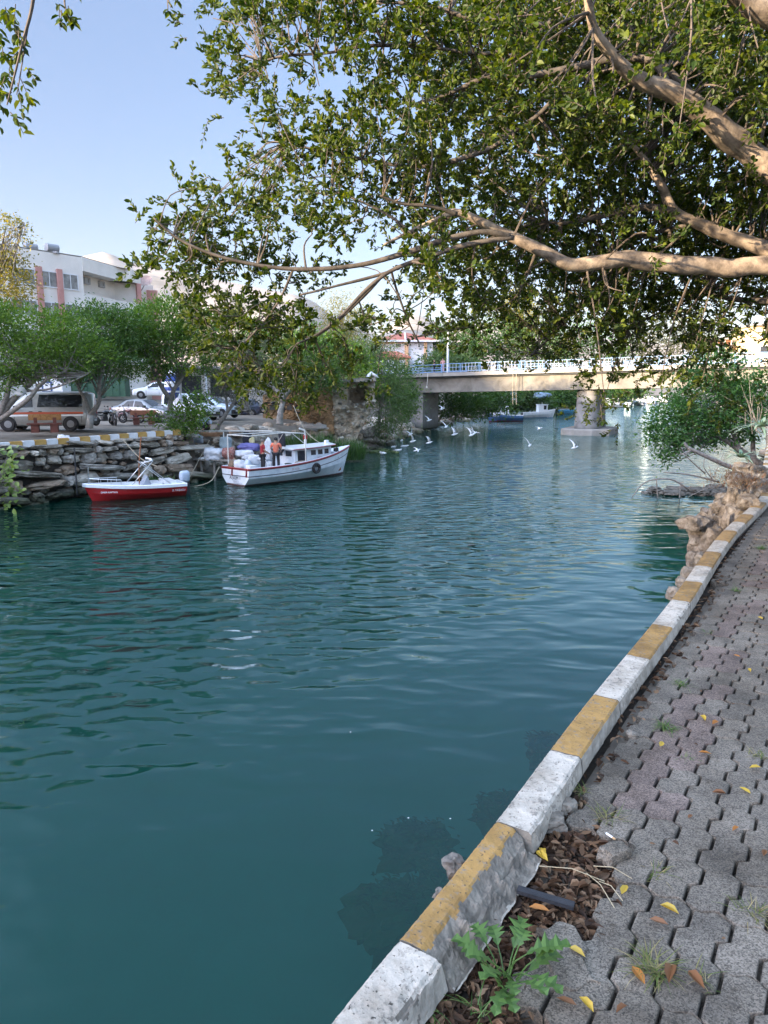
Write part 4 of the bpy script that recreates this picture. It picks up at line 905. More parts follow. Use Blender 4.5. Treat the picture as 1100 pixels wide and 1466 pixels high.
def ell(px, py, rx, ry, Y, dep=1.0):
    c = at(px, py, Y); k = Y/F; return (c.x, c.y, c.z, rx*k, (rx+ry)/2*k*dep, ry*k)
def tree(name, label, blobs, trunks, n_, ls, lm, bm_=None, seed=1, droop=0, ratio=.5, white=None, group=None, twigs=40, inner=.25, spread=.55, cat='tree'):
    base = Vector(trunks[0][0][0]); t = thing(name, label, cat, base, 0, group); o = -base
    mb = MB(); crown(mb, [(b[0]-base.x, b[1]-base.y, b[2]-base.z, b[3], b[4], b[5]) for b in blobs], n_, ls, seed, droop, ratio=ratio, inner=inner, spread=spread); mb.build('crown', lm, t)
    mb = MB(); rg = random.Random(seed); ends = []
    for pts, r0, r1 in trunks:
        P = catmull([Vector(p)-base for p in pts], 5); k = len(P); P = [p+Vector((noise.noise(p*1.7), noise.noise(p*1.7+Vector((5, 0, 0))), 0))*r0*.5 for p in P]
        mb.tube(P, [lerp(r0, r1, i/(k-1)) for i in range(k)], 8); ends += P[k//2:]
    for _ in range(twigs):
        b = rg.choice(blobs); e = rg.choice(ends); q = Vector((b[0]-base.x+rg.uniform(-.8, .8)*b[3], b[1]-base.y+rg.uniform(-.8, .8)*b[4], b[2]-base.z+rg.uniform(-.7, .7)*b[5]))
        if (q-e).length > 6: continue
        m_ = e.lerp(q, .5)+Vector((rg.gauss(0, .15), rg.gauss(0, .15), rg.gauss(0, .12))); mb.tube([e, m_, q], [.035, .025, .01], 5)
    mb.build('trunk', bm_ or barkg, t, smooth=True)
    if white:
        mb = MB(); P = [Vector(p)-base for p in white[0]]; mb.tube(P, white[1], 10); mb.build('lime_wash', limew, t, smooth=True)
    return t
def T(*a): return [at(px, py, Y) for px, py, Y in a]
tree('fig_tree', 'leaning grey multi trunk tree at the left edge over the silver minibus', [ell(20, 476, 60, 34, 35.5, 1.2), ell(75, 478, 50, 30, 35, 1.2), ell(30, 510, 70, 28, 34.5), ell(105, 505, 48, 28, 35), ell(-40, 480, 70, 55, 35), ell(60, 535, 45, 12, 34.5), ell(-10, 545, 40, 18, 34)],
     [(T((-14, 612, 34.2), (4, 590, 34.2), (28, 562, 34.2), (55, 540, 34.4), (85, 515, 35)), .22, .06), (T((-10, 608, 34.2), (8, 575, 34), (14, 545, 34), (30, 510, 34)), .16, .05), (T((-5, 605, 34.2), (40, 572, 33.8), (62, 548, 34), (95, 530, 34)), .13, .05), (T((30, 560, 34.2), (70, 557, 34), (105, 545, 34), (130, 533, 34.5)), .06, .025)], 17000, .16, G_bright, seed=3, twigs=70)
tree('street_tree', 'short tree with a white painted forked trunk between the minibus and the motorcycles', [ell(130, 482, 58, 34, 38.5, 1.1), ell(160, 510, 50, 28, 38), ell(110, 515, 45, 28, 38.5), ell(165, 478, 40, 32, 39), ell(140, 447, 25, 12, 39)],
     [(T((128, 612, 37.5), (131, 592, 37.5), (142, 575, 37.5), (143, 548, 37.7), (150, 520, 38)), .16, .06), (T((130, 594, 37.5), (122, 572, 37.5), (113, 556, 37.6), (104, 535, 38)), .11, .05)], 14000, .16, G_dark, seed=5, white=(T((128, 613, 37.5), (130, 594, 37.5)), [.19, .165]), group='trees along the far kerb')
tree('street_tree', 'bright green tree with a pale trunk in front of the white delivery van', [ell(225, 478, 50, 38, 41, 1.1), ell(268, 500, 42, 36, 41), ell(205, 508, 45, 34, 41.5), ell(240, 455, 45, 24, 42), ell(285, 470, 28, 26, 41), ell(190, 485, 25, 22, 41.5)],
     [(T((244, 612, 41), (244, 592, 41), (245, 568, 41), (256, 548, 41), (270, 520, 41)), .20, .07), (T((245, 572, 41), (232, 555, 41), (222, 535, 41.2), (210, 510, 41.5)), .14, .06)], 17000, .17, G_bright, seed=7, white=(T((244, 613, 41), (244, 592, 41)), [.235, .21]), group='trees along the far kerb')
tree('olive_tree', 'grey green olive like tree leaning over the rubble beside the seated person', [ell(330, 520, 40, 32, 44, 1.1), ell(355, 548, 34, 28, 44), ell(310, 545, 32, 26, 44), ell(365, 510, 28, 25, 45)],
     [(T((309, 618, 43), (318, 600, 43), (333, 578, 43.2), (342, 555, 43.6), (350, 530, 44)), .15, .05), (T((326, 588, 43.1), (322, 560, 43.6), (312, 535, 44)), .09, .04), (T((338, 580, 43.2), (350, 588, 42.6), (356, 585, 42.4)), .07, .03), (T((336, 584, 43.2), (362, 592, 42.5)), .07, .04)], 11000, .14, G_olive, seed=9, ratio=.32)
tree('street_tree', 'dark green tree with a thick whitewashed trunk before the brown ruin wall', [ell(410, 515, 55, 34, 53, 1.1), ell(455, 520, 42, 30, 53), ell(375, 505, 40, 32, 53), ell(430, 545, 60, 16, 52), ell(345, 480, 50, 30, 55)],
     [(T((400, 608, 51), (402, 590, 51), (403, 568, 51), (388, 550, 51), (372, 535, 52)), .27, .1), (T((402, 575, 51), (418, 552, 51), (434, 545, 51.5), (450, 535, 52)), .24, .1), (T((403, 572, 51), (406, 545, 51.5), (412, 520, 52)), .2, .08)], 19000, .19, G_dark, mat('pale_bark', [(.13, .125, .115), (.25, .24, .22), (.33, .32, .30)], .9, 4, .4), seed=13, group='trees along the far kerb')
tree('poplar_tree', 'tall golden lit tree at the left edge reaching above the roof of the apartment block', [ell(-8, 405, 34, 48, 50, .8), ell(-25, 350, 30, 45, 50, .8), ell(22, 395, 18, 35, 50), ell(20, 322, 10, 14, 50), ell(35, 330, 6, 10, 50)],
     [(T((-20, 600, 50), (-15, 480, 50), (-5, 400, 50), (8, 330, 50)), .25, .04), (T((-10, 430, 50), (18, 370, 50), (34, 318, 50)), .1, .02)], 5200, .22, G_sun_gold, seed=17, inner=.5)
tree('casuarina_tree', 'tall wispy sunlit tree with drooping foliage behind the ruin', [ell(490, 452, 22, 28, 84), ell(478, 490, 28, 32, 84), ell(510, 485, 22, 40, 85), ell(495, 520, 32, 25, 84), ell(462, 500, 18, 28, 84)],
     [(T((493, 580, 84), (492, 500, 84), (490, 440, 84)), .3, .08)], 10000, .34, G_sun_gold, seed=19, droop=1.0, ratio=.22, inner=.5, spread=.75)
tree('tamarisk_tree', 'feathery light green tree between the ruin and the bridge', [ell(548, 540, 28, 38, 66), ell(556, 580, 32, 36, 65), ell(540, 515, 26, 26, 68), ell(528, 500, 24, 20, 70), ell(556, 605, 16, 20, 63)],
     [(T((540, 625, 65), (545, 580, 65), (548, 530, 66)), .18, .06)], 13000, .26, G_feather, seed=21, droop=.9, ratio=.22, spread=.7)
tree('dark_shrub', 'dark blue green shrub standing at the left end of the bridge', [ell(572, 550, 16, 26, 80), ell(580, 575, 15, 20, 80)], [(T((574, 600, 80), (574, 550, 80)), .12, .05)], 3500, .3, G_dark, seed=23)
tree('broadleaf_tree', 'bright green broad tree behind the ruined abutment', [ell(455, 505, 40, 30, 64), ell(495, 520, 34, 24, 64), ell(430, 490, 30, 28, 64), ell(520, 545, 22, 22, 63)], [(T((470, 590, 63), (470, 520, 64)), .25, .1)], 8000, .26, G_bright, seed=25)
for k, (px, py, rx, ry, Y, lm, lab) in enumerate([(655, 492, 34, 28, 120, G_dark, 'dark round tree behind the bridge right of the white house'), (712, 488, 44, 34, 125, G_dark, 'wide dark tree behind the bridge middle'), (768, 495, 40, 34, 122, G_feather, 'paler tree behind the bridge left of the pier'), (630, 525, 16, 10, 108, G_feather, 'low light bush behind the railing beside the person'), (660, 527, 15, 9, 108, G_feather, 'low round bush behind the white balusters'), (850, 490, 60, 35, 128, G_dark, 'broad dark tree behind the bridge above the pier'), (960, 490, 50, 34, 126, G_olive, 'grey green tree behind the bridge, left of the cream block'), (745, 450, 26, 30, 160, G_sun_gold, 'golden sunlit tree far behind the bridge')]):
    tree('background_tree', lab, [ell(px, py, rx, ry, Y), ell(px+rx*.4, py+ry*.3, rx*.6, ry*.6, Y-2), ell(px-rx*.5, py+ry*.35, rx*.5, ry*.5, Y-1)], [(T((px, py+ry+12, Y), (px, py, Y)), .3, .1)], 3800, .5, lm, seed=40+k, group='trees behind the bridge', twigs=10)
for k, (px, py, rx, ry, Y, lm, lab) in enumerate([(650, 572, 40, 22, 100, G_dark, 'dark overgrown bush mass under the left bridge span'), (695, 568, 38, 24, 106, G_dark, 'dark bush behind the blue and red boat'), (738, 565, 36, 16, 150, G_feather, 'green bush on the bank above the white boat'), (785, 563, 36, 15, 165, G_dark, 'green bank bush left of the pier'), (825, 568, 34, 13, 180, G_feather, 'feathery bank bush directly behind the pier'), (760, 574, 30, 8, 158, G_dark, 'low dark bush above the light blue boat'), (880, 562, 40, 8, 260, G_dark, 'dark far bank bush right of the pier')]):
    k_ = Y/100
    tree('bank_shrub', lab, [ell(px, py, rx, ry, Y), ell(px-rx*.5, py+ry*.4, rx*.6, ry*.6, Y-3), ell(px+rx*.5, py+ry*.3, rx*.6, ry*.6, Y-2)], [(T((px, py+ry, Y), (px, py, Y)), .15, .06)], 4200, .42*k_, lm, seed=60+k, group='shrubs on the far bank', twigs=8, cat='shrub')
tree('small_shrub', 'leafy green shrub on the rubble at the end of the striped kerb', [ell(268, 600, 20, 18, 39.5), ell(282, 580, 14, 14, 40), ell(258, 612, 14, 12, 39.3), ell(225, 600, 8, 8, 40)], [(T((268, 622, 39.6), (268, 595, 39.6)), .06, .03)], 2600, .17, G_bright, seed=71, twigs=12, cat='shrub')
# fig seedling with big leaves at the wall's left end
fgm = leafmat('fig_leaves', [(.10, .17, .03), (.16, .24, .045), (.22, .30, .07)], .45, .35); fs_ = thing('fig_sapling', 'yellow green large leaved fig sapling growing from the wall at the left edge', 'plant', at(-5, 700, 29)); mb = MB(); sb = MB(); base = fs_.location.copy()
for k in range(95):
    p = at(R.gauss(8, 14), R.uniform(640, 735), R.uniform(28.4, 29.6)); p = at(max(-30, min(38, R.gauss(6, 14)+(10 if p.z < .8 else 0))), R.uniform(640, 728), R.uniform(28.4, 29.6))-base
    l = R.uniform(.2, .36); mb.leaf(p, Vector((R.gauss(.4, .5), R.gauss(-.5, .4), R.gauss(-.1, .4))), Vector((R.gauss(0, .4), -.6, .8)), l, l*.75, .12)
    if k % 4 == 0: sb.tube([Vector((0, .3, 0)), p*.5+Vector((0, 0, .1)), p], [.02, .014, .006], 5)
mb.build('crown', fgm, fs_); sb.build('stem', barkg, fs_)
# reeds beside the fishing boat
for k, (px, py, w_, h, Y, n_, lab) in enumerate([(440, 655, 1.5, 2.2, 50, 1100, 'tall green reed clump on the bank behind the fishing boat cabin'), (488, 660, 1.5, 2.0, 50.5, 1500, 'dense green reed clump at the water under the ruin'), (300, 690, .7, .6, 36.6, 160, 'low grass tuft at the foot of the stone wall behind the red boat')]):
    mb = MB(); c = at(px, py, Y) if k < 2 else Vector((-11.6, 36.4, .25))
    if k < 2: c.z = .15 if k else .5
    for _ in range(n_):
        a = R.uniform(0, 6.28); r = math.sqrt(R.random())*w_; p = c+Vector((math.cos(a)*r*1.1, math.sin(a)*r*.7, 0)); blade(mb, p, Vector((R.gauss(0, .25)+math.cos(a)*.2*r, R.gauss(0, .25), 1)), h*R.uniform(.5, 1.1), .025, R.uniform(.1, .5))
    tag(mb.build('reed_clump', G_reed), lab, 'reeds')
mb = MB()
for k in range(24): rock(mb, Vector((R.uniform(-2.6, 1.2), R.uniform(57.5, 60.5), R.uniform(-.1, .06))), (R.uniform(.5, 1.4), R.uniform(.4, .8), .26), k, 2, R.uniform(0, 3), .3)
tag(mb.build('mossy_shoal', mat('moss_green', [(.03, .05, .012), (.07, .10, .025), (.11, .13, .05)], .9, 4, .6)), 'low green mossy shoal in the water under the ruin, with gulls around', 'shoal')
# tree on the right bank leaning over the water
lt = tree('leaning_tree', 'small glossy green tree leaning over the water from the right bank', [ell(1010, 575, 42, 36, 37.5), ell(965, 605, 30, 34, 37), ell(1050, 590, 40, 44, 38), ell(955, 632, 18, 24, 36.8), ell(1000, 612, 34, 26, 37.5), ell(1020, 530, 30, 24, 38), ell(1075, 565, 28, 34, 38), ell(960, 655, 8, 10, 36.6)],
     [(T((1092, 668, 37), (1070, 652, 37), (1040, 630, 37.2), (1020, 627, 37.3), (992, 636, 37), (970, 640, 36.9)), .22, .05), (T((1060, 645, 37), (1045, 610, 37.4), (1020, 575, 37.6)), .14, .05), (T((1080, 655, 37), (1078, 610, 37.8), (1070, 570, 38)), .14, .05)], 15000, .19, leafmat('leaves_glossy', [(.025, .085, .02), (.045, .125, .028), (.075, .175, .04), (.115, .22, .05)], .4, .35), seed=81)
mb = MB()
for pts, r0, r1 in [((  (1066, 672, 34), (1045, 668, 34), (1015, 655, 34), (985, 641, 34)), .13, .09), (((990, 645, 34), (975, 651, 34)), .07, .03), (((985, 641, 34), (980, 634, 34)), .08, .06), (((1010, 678, 33.5), (985, 655, 33.5), (975, 640, 33.5)), .04, .015), (((1020, 685, 33.5), (1008, 668, 33.5), (1012, 650, 33.6)), .03, .012), (((985, 700, 33), (960, 686, 33), (925, 690, 33), (905, 712, 33)), .05, .02), (((1030, 690, 33), (990, 680, 33), (950, 676, 33)), .05, .02), (((975, 690, 33), (973, 722, 33)), .04, .03), (((940, 685, 33), (943, 725, 33)), .03, .02), (((1045, 690, 33), (1010, 700, 33), (985, 712, 33)), .03, .01), (((1015, 700, 33), (1040, 640, 33.5)), .02, .008)]:
    mb.tube(catmull(T(*pts), 5), [lerp(r0, r1, i/((len(pts)-1)*5)) for i in range((len(pts)-1)*5+1)], 7)
tag(mb.build('driftwood', barkg, smooth=True), 'fallen dead branches lying over the shoal below the leaning tree', 'branches')
mb = MB()
for k in range(46):
    t = R.random(); p = at(lerp(925, 1050, t), 702-12*math.sin(t*2.2)-2, 34.5+R.uniform(-1, 1.4)); p.z = R.uniform(-.12, .2)
    rock(mb, p, (R.uniform(.5, 1.1), R.uniform(.4, .9), R.uniform(.2, .4)), k, 3, R.uniform(0, 3), .5, 0, .5)
tag(mb.build('rock_shoal', mat('wet_rock', [(.035, .032, .025), (.10, .092, .075), (.19, .175, .15)], .8, 4, .9, 20, dist=.05)), 'dark knobbly rock shoal in the water by the right bank', 'shoal')
# dry clumps and bank plants by the crags
mb = MB(); c = at(1052, 697, 10.6)
for _ in range(900):
    q = Vector((R.gauss(0, .26), R.gauss(0, .22), abs(R.gauss(0, .14)))); blade(mb, c+q, Vector((q.x*2+R.gauss(0, .5), q.y*2+R.gauss(0, .5), .5)), R.uniform(.06, .2), .004, .5)
tag(mb.build('dry_grass_clump', leafmat('dry_grass', [(.16, .10, .05), (.26, .17, .08), (.20, .07, .03), (.12, .11, .06)], .8, .2)), 'brown dry grass clump topping the crag by the kerb', 'grass clump')
for k, (px, py, Y, n_, l, lab) in enumerate([(1062, 655, 17, 16, .8, 'small blue green agave hanging on the far side of the pale crags'), (1090, 612, 19, 30, .9, 'larger blue green agave above the pale crags at the picture edge')]):
    c = at(px, py, Y); mb = MB()
    for j in range(n_):
        a = j*2.4; blade(mb, c, Vector((math.cos(a), math.sin(a), R.uniform(.3, 1.3))), l*R.uniform(.7, 1.1), .045, .55)
    tag(mb.build('agave_plant', leafmat('agave', [(.10, .17, .11), (.17, .25, .16), (.24, .30, .2)], .5, .15)), lab, 'plant')
mb = MB()
for j in range(14):
    p = at(1085+R.gauss(0, 8), 612+R.uniform(-4, 10), 22); q = p+Vector((R.gauss(-.2, .45), R.gauss(0, .4), R.uniform(.4, 1.7))); mb.tube([p, p.lerp(q, .5)+Vector((R.gauss(0, .1), 0, .1)), q], [.012, .008, .004], 4)
tag(mb.build('bare_shrub', barkg), 'grey leafless shrub on the right bank beside the leaning tree', 'shrub')

# ------------------------------------------------------------------ vehicles
CAR = {}
def surf(st, x, keys=('zb', 'zl', 'zt', 'wl', 'wt')):
    xs = [s[0] for s in st]; return [interp(xs, [s[i] for s in st], x) for i in range(1, 6)]
def vehicle(name, label, st, paint_m, glass_spans, wind, rear, wheels, wr, loc, rz, stripe=None, cat='car', bumper=True, lowm=None, tails=True):
    t = thing(name, label, cat, loc, rz); n = 40; x0, x1 = st[0][0], st[-1][0]
    xs = sorted(set([s[0] for s in st]+[lerp(x0, x1, i/n) for i in range(n+1)])); mb = MB(); secs = []
    def sec(x):
        zb, zl, zt, wl, wt = surf(st, x); h = [(wl*.90, zb), (wl*.985, zb+.10), (wl*1.0, lerp(zb, zl, .5)), (wl*.985, zl-.03), (wl*.955, zl+.01), (lerp(wl, wt, .5)*.98, lerp(zl, zt, .5)), (wt, zt-.05), (wt*.88, zt), (wt*.4, zt+.025)]
        return [Vector((x, y, z)) for y, z in h]+[Vector((x, -y, z)) for y, z in reversed(h)]
    for x in xs: secs.append(sec(x))
    mb.loft(secs); mb.build('body', paint_m, t, smooth=True)
    def side(xa, xb, t0, t1, sgn, off, m_, nm, slant0=0, slant1=0):
        mb = MB(); rows = []
        for k in range(13):
            row = []
            for tt in (t0, (t0+t1)/2, t1):
                f_ = (tt-t0)/max(1e-6, t1-t0); x = lerp(lerp(xa, xa+slant0, f_), lerp(xb, xb+slant1, f_), k/12)
                zb, zl, zt, wl, wt = surf(st, x)
                if tt >= 0: y = lerp(wl*.955, wt, tt); z = lerp(zl+.01, zt-.05, tt)
                else: y = wl*1.0; z = lerp(zl, zb, -tt)
                row.append(Vector((x, sgn*(y+off+(.012 if tt > .3 and tt < .7 else 0)), z)))
            rows.append(row)
        mb.loft(rows, closed=False, cap=False); return mb.build(nm, m_, t, smooth=True)
    for (xa, xb, s0_, s1_) in glass_spans:
        for sg in (1, -1): side(xa, xb, .1, .9, sg, .014, gl, 'side_window', s0_, s1_)
    for (xa, xb, nm) in ((wind[0], wind[1], 'windscreen'), (rear[0], rear[1], 'rear_window')):
        mb = MB(); rows = []
        for k in range(9):
            x = lerp(xa, xb, k/8); zb, zl, zt, wl, wt = surf(st, x); rows.append([Vector((x, wt*f_*.92, zt+.014+.025*(1-abs(f_)))) for f_ in (-.95, -.5, 0, .5, .95)])
        mb.loft(rows, closed=False, cap=False); mb.build(nm, gl, t, smooth=True)
    g0 = glass_spans[0]; g1 = glass_spans[-1]
    for xs_ in (g0[0]-.12, (g0[1]+g1[0])/2, g1[1]-.05 if len(st) > 8 else g1[0]+1.2):
        for sg in (1, -1): side(xs_-.012, xs_+.012, -.82, .02, sg, .006, dark_p, 'door_seam')
    for xs_ in ((g0[1]+g1[0])/2-.2, (g0[1]+g1[0])/2+.25):
        for sg in (1, -1): zb, zl, zt, wl, wt = surf(st, xs_); mb = MB(); mb.box((xs_, sg*(wl+.012), zl-.13), (.17, .03, .035)); mb.build('door_handle', dark_p, t)
    if stripe:
        for (a, b, m_) in stripe:
            for sg in (1, -1): side(x0+.75, x1-.25, a, b, sg, .012, m_, 'stripe')
    lowm = lowm or dark_p
    for x in (x0, x1):
        zb, zl, zt, wl, wt = surf(st, x); d = -1 if x == x0 else 1
        mb = MB(); mb.box((x+d*.03, 0, zb+.13), (.16, wl*1.86, .28)); mb.build('bumper', lowm, t)
        mb = MB(); mb.box((x+d*.12, 0, zb+.2), (.02, .5, .11)); mb.build('number_plate', white_p, t)
    zb, zl, zt, wl, wt = surf(st, x0+.05)
    for sg in (1, -1):
        mb = MB(); mb.lathe((x0+.12, sg*wl*.78, zl-.10), [(.02, .14), (.14, .1), (.17, 0), (.12, -.12)], 10, 0, 'X', Matrix.Diagonal((-1, 1.3, .75))); mb.build('headlight', plain('lamp_clear', (.6, .63, .66), .15), t)
        zb2, zl2, _, wl2, _ = surf(st, x1-.05); mb = MB(); mb.box((x1-.02, sg*wl2*.86, zl2-.12), (.08, .2, .3)); mb.build('tail_light', plain('lamp_red', (.25, .01, .01), .3), t)
        zb3, zl3, _, wl3, _ = surf(st, wind[0]+.35); mb = MB(); mb.box((wind[0]+.35, sg*(wl3+.12), zl3+.09), (.13, .22, .17)); mb.build('mirror', lowm if lowm is not None else dark_p, t)
    for x in wheels:
        zb, zl, zt, wl, wt = surf(st, x)
        for sg in (1, -1):
            mb = MB(); mb.lathe((x, sg*(wl*.985), wr), [(.0, .0), (wr*1.22, .0), (wr*1.2, .02), (0, .021)], 20, 0, 'Y', Matrix.Diagonal((1, sg, 1)), cap=False); mb.build('wheel_arch', rubber, t)
            mb = MB(); mb.lathe((x, sg*(wl*.93), wr), [(wr*.55, .11), (wr*.92, .115), (wr, .06), (wr, -.09), (wr*.9, -.12)], 20, 0, 'Y', Matrix.Diagonal((1, sg, 1))); wt_ = mb.build('wheel', rubber, t, smooth=False)
            mb = MB(); mb.lathe((x, sg*(wl*.93), wr), [(wr*.56, .118), (wr*.5, .119), (wr*.2, .124), (.01, .126)], 16, 0, 'Y', Matrix.Diagonal((1, sg, 1)), cap=False)
            mb.build('rim', plain('rim_grey', (.22, .225, .23), .4, .5), wt_)
    return t
silver = plain('silver_paint', (.30, .30, .28), .3, .35, .5); greyp = plain('grey_paint', (.22, .225, .235), .3, .4, .5); wcar = plain('car_white', (.66, .69, .72), .3, 0, .5); lblue = plain('pale_blue_paint', (.46, .55, .64), .3, .1, .5); orange = plain('stripe_orange', (.42, .07, .02), .5)
VAN = [(0, .32, .78, .82, .80, .62), (.10, .24, .88, .94, .90, .70), (.45, .22, 1.0, 1.06, .95, .76), (.95, .22, 1.08, 1.22, .97, .80), (1.75, .22, 1.10, 1.82, .97, .80), (2.1, .22, 1.10, 1.94, .97, .82), (3.2, .22, 1.10, 1.97, .97, .83), (4.65, .24, 1.10, 1.95, .97, .82), (4.85, .30, 1.08, 1.86, .93, .78)]
SED = [(0, .30, .62, .66, .70, .5), (.12, .22, .70, .74, .82, .62), (.6, .2, .80, .86, .87, .68), (1.15, .2, .88, .96, .88, .7), (1.95, .2, .90, 1.40, .88, .62), (2.6, .2, .91, 1.46, .88, .62), (3.3, .2, .92, 1.40, .88, .62), (3.95, .2, .94, 1.06, .87, .68), (4.35, .24, .92, 1.0, .82, .62), (4.5, .32, .82, .9, .76, .56)]
SUV = [(0, .34, .74, .8, .76, .55), (.12, .26, .86, .92, .86, .66), (.9, .24, .98, 1.06, .91, .72), (1.25, .24, 1.02, 1.12, .91, .72), (2.0, .24, 1.04, 1.56, .91, .68), (2.6, .24, 1.05, 1.64, .91, .68), (3.9, .24, 1.06, 1.58, .91, .67), (4.3, .26, 1.06, 1.3, .89, .68), (4.45, .34, 1.0, 1.12, .84, .64)]
HAT = [(0, .30, .66, .72, .72, .52), (.12, .22, .76, .82, .83, .62), (.75, .2, .88, .96, .87, .68), (1.0, .2, .90, 1.0, .87, .69), (1.8, .2, .92, 1.46, .87, .64), (2.4, .2, .93, 1.52, .87, .64), (3.5, .2, .94, 1.46, .87, .63), (3.85, .24, .93, 1.2, .85, .66), (3.95, .32, .88, 1.0, .8, .62)]
DOB = [(0, .32, .72, .78, .74, .54), (.12, .24, .84, .9, .84, .64), (.8, .22, .96, 1.06, .89, .72), (.95, .22, .98, 1.12, .89, .73), (1.5, .22, 1.0, 1.72, .89, .76), (1.9, .22, 1.0, 1.80, .89, .78), (3.9, .22, 1.0, 1.80, .89, .78), (4.15, .26, 1.0, 1.72, .87, .77)]
van = vehicle('minibus', 'silver minibus with an orange and white side stripe parked behind the wooden bench', VAN, silver, [(1.35, 2.15, .55, -.02), (2.35, 4.55, .12, 0)], (1.0, 1.72), (4.68, 4.8), (.92, 3.95), .33, Vector((-21.1, 39.0, 2.84)), rad(9), stripe=[(-.18, -.30, orange), (-.33, -.42, white_p)], cat='minibus'); van.scale = (1.04,)*3
vehicle('parked_car', 'grey saloon car parked facing right behind the motorcycles', SED, greyp, [(1.5, 2.5, .5, 0), (2.58, 3.5, 0, -.35)], (1.2, 1.92), (3.35, 3.92), (.85, 3.45), .31, gz(238, 603, 2.92)+Vector((.4, .3, 0)), rad(162))
vehicle('parked_car', 'white car standing across the street facing left', SUV, wcar, [(1.5, 2.6, .55, 0), (2.7, 4.0, 0, -.25)], (1.3, 1.96), (3.95, 4.28), (.85, 3.55), .34, at(191, 570, 74), rad(12))
vehicle('delivery_van', 'white small delivery van with a dark front bumper behind the pale trunk', DOB, wcar, [(1.2, 1.85, .35, 0), (3.3, 3.85, 0, -.05)], (1.0, 1.48), (3.95, 4.1), (.8, 3.3), .31, gz(293, 603, 2.95)+Vector((.2, 1.2, 0)), rad(146), cat='van')
vehicle('parked_car', 'pale blue hatchback parked beside the delivery van facing right', HAT, lblue, [(1.3, 2.35, .55, 0), (2.42, 3.4, 0, -.2)], (1.05, 1.78), (3.52, 3.82), (.72, 3.2), .31, gz(331, 598, 3.0)+Vector((.3, .5, 0)), rad(160))
vehicle('parked_car', 'dark car half hidden behind the delivery van and shrub', HAT, plain('navy_paint', (.03, .04, .07), .3, 0, .5), [(1.3, 2.35, .55, 0), (2.42, 3.4, 0, -.2)], (1.05, 1.78), (3.52, 3.82), (.72, 3.2), .31, at(290, 590, 62)+Vector((1, 0, -.4)), rad(10))
def torus(mb, c, R0, r, ax, n=20, k=7, mi=0, M=None):
    rows = []
    for i in range(n+1):
        a = 2*math.pi*i/n; row = []
        for j in range(k):
            b = 2*math.pi*j/k; q = (R0+r*math.cos(b)); p = Vector((q*math.cos(a), r*math.sin(b), q*math.sin(a)))
            if ax == 'X': p = Vector((p.y, p.x, p.z))
            if ax == 'Z': p = Vector((p.x, p.z, p.y))
            if M: p = M @ p
            row.append(Vector(c)+p)
        rows.append(row)
    mb.loft(rows, mi, True, False)
def moto(label, loc, rz, tank_m, group='motorcycles by the far kerb'):
    t = thing('motorcycle', label, 'motorcycle', loc, rz, group)
    for x in (-.62, .62):
        mb = MB(); torus(mb, (x, 0, .3), .24, .065, 'Y'); w_ = mb.build('wheel', rubber, t); mb = MB(); mb.lathe((x, 0, .3), [(.19, -.02), (.2, 0), (.19, .02)], 14, 0, 'Y', None, False); mb.lathe((x, 0, .3), [(.06, -.06), (.06, .06)], 10, 0, 'Y')
        for k in range(6): a = k*math.pi/3; mb.tube([(x, 0, .3), (x+.2*math.cos(a), 0, .3+.2*math.sin(a))], .012, 4)
        mb.build('rim', chrome, w_)
    mb = MB(); mb.tube([(.62, .07, .3), (.42, .07, .85)], .028, 6); mb.tube([(.62, -.07, .3), (.42, -.07, .85)], .028, 6); mb.tube([(-.62, .1, .3), (-.1, .1, .35), (.3, .03, .75)], .025, 6); mb.tube([(-.62, -.1, .3), (-.1, -.1, .35), (.3, -.03, .75)], .025, 6); mb.tube([(-.75, 0, .72), (-.2, 0, .6), (.3, 0, .75)], .03, 6); mb.tube([(-.3, .13, .28), (-.9, .15, .36)], .045, 8); mb.build('frame', dark_p, t)
    mb = MB(); mb.box((.0, 0, .42), (.36, .24, .3)); mb.lathe((.05, 0, .6), [(.09, -.02), (.1, .1)], 8); mb.build('engine', plain('engine_grey', (.12, .12, .125), .4, .6), t)
    mb = MB(); rock(mb, (.14, 0, .8), (.5, .28, .24), 3, 2, 0, .05, 0, .2); mb.build('fuel_tank', tank_m, t, smooth=True)
    mb = MB(); rock(mb, (-.38, 0, .79), (.66, .26, .13), 4, 2, 0, .05, 0, .6); mb.build('seat', rubber, t, smooth=True)
    mb = MB(); mb.tube([(.3, .36, .98), (.4, .2, .96), (.42, 0, .9), (.4, -.2, .96), (.3, -.36, .98)], .016, 6); mb.tube([(.36, .28, .97), (.36, .34, 1.14)], .01, 5); mb.box((.36, .35, 1.16), (.02, .11, .07)); mb.tube([(.36, -.28, .97), (.36, -.34, 1.14)], .01, 5); mb.box((.36, -.35, 1.16), (.02, .11, .07)); mb.build('handlebar', dark_p, t)
    mb = MB(); mb.lathe((.52, 0, .84), [(.03, -.1), (.09, 0), (.085, .03)], 12, 0, 'X'); mb.build('headlight', chrome, t)
    mb = MB(); mb.tube([(-.95, 0, .5), (-.78, 0, .66), (-.55, 0, .68)], [.05, .06, .06], 6); mb.build('rear_mudguard', tank_m, t); mb = MB(); mb.tube([(.9, 0, .42), (.8, 0, .6), (.62, 0, .64), (.45, 0, .58)], [.05, .06, .06, .05], 6); mb.build('front_mudguard', tank_m, t)
    return t
blk = plain('black_gloss', (.015, .015, .017), .2, 0, .5)
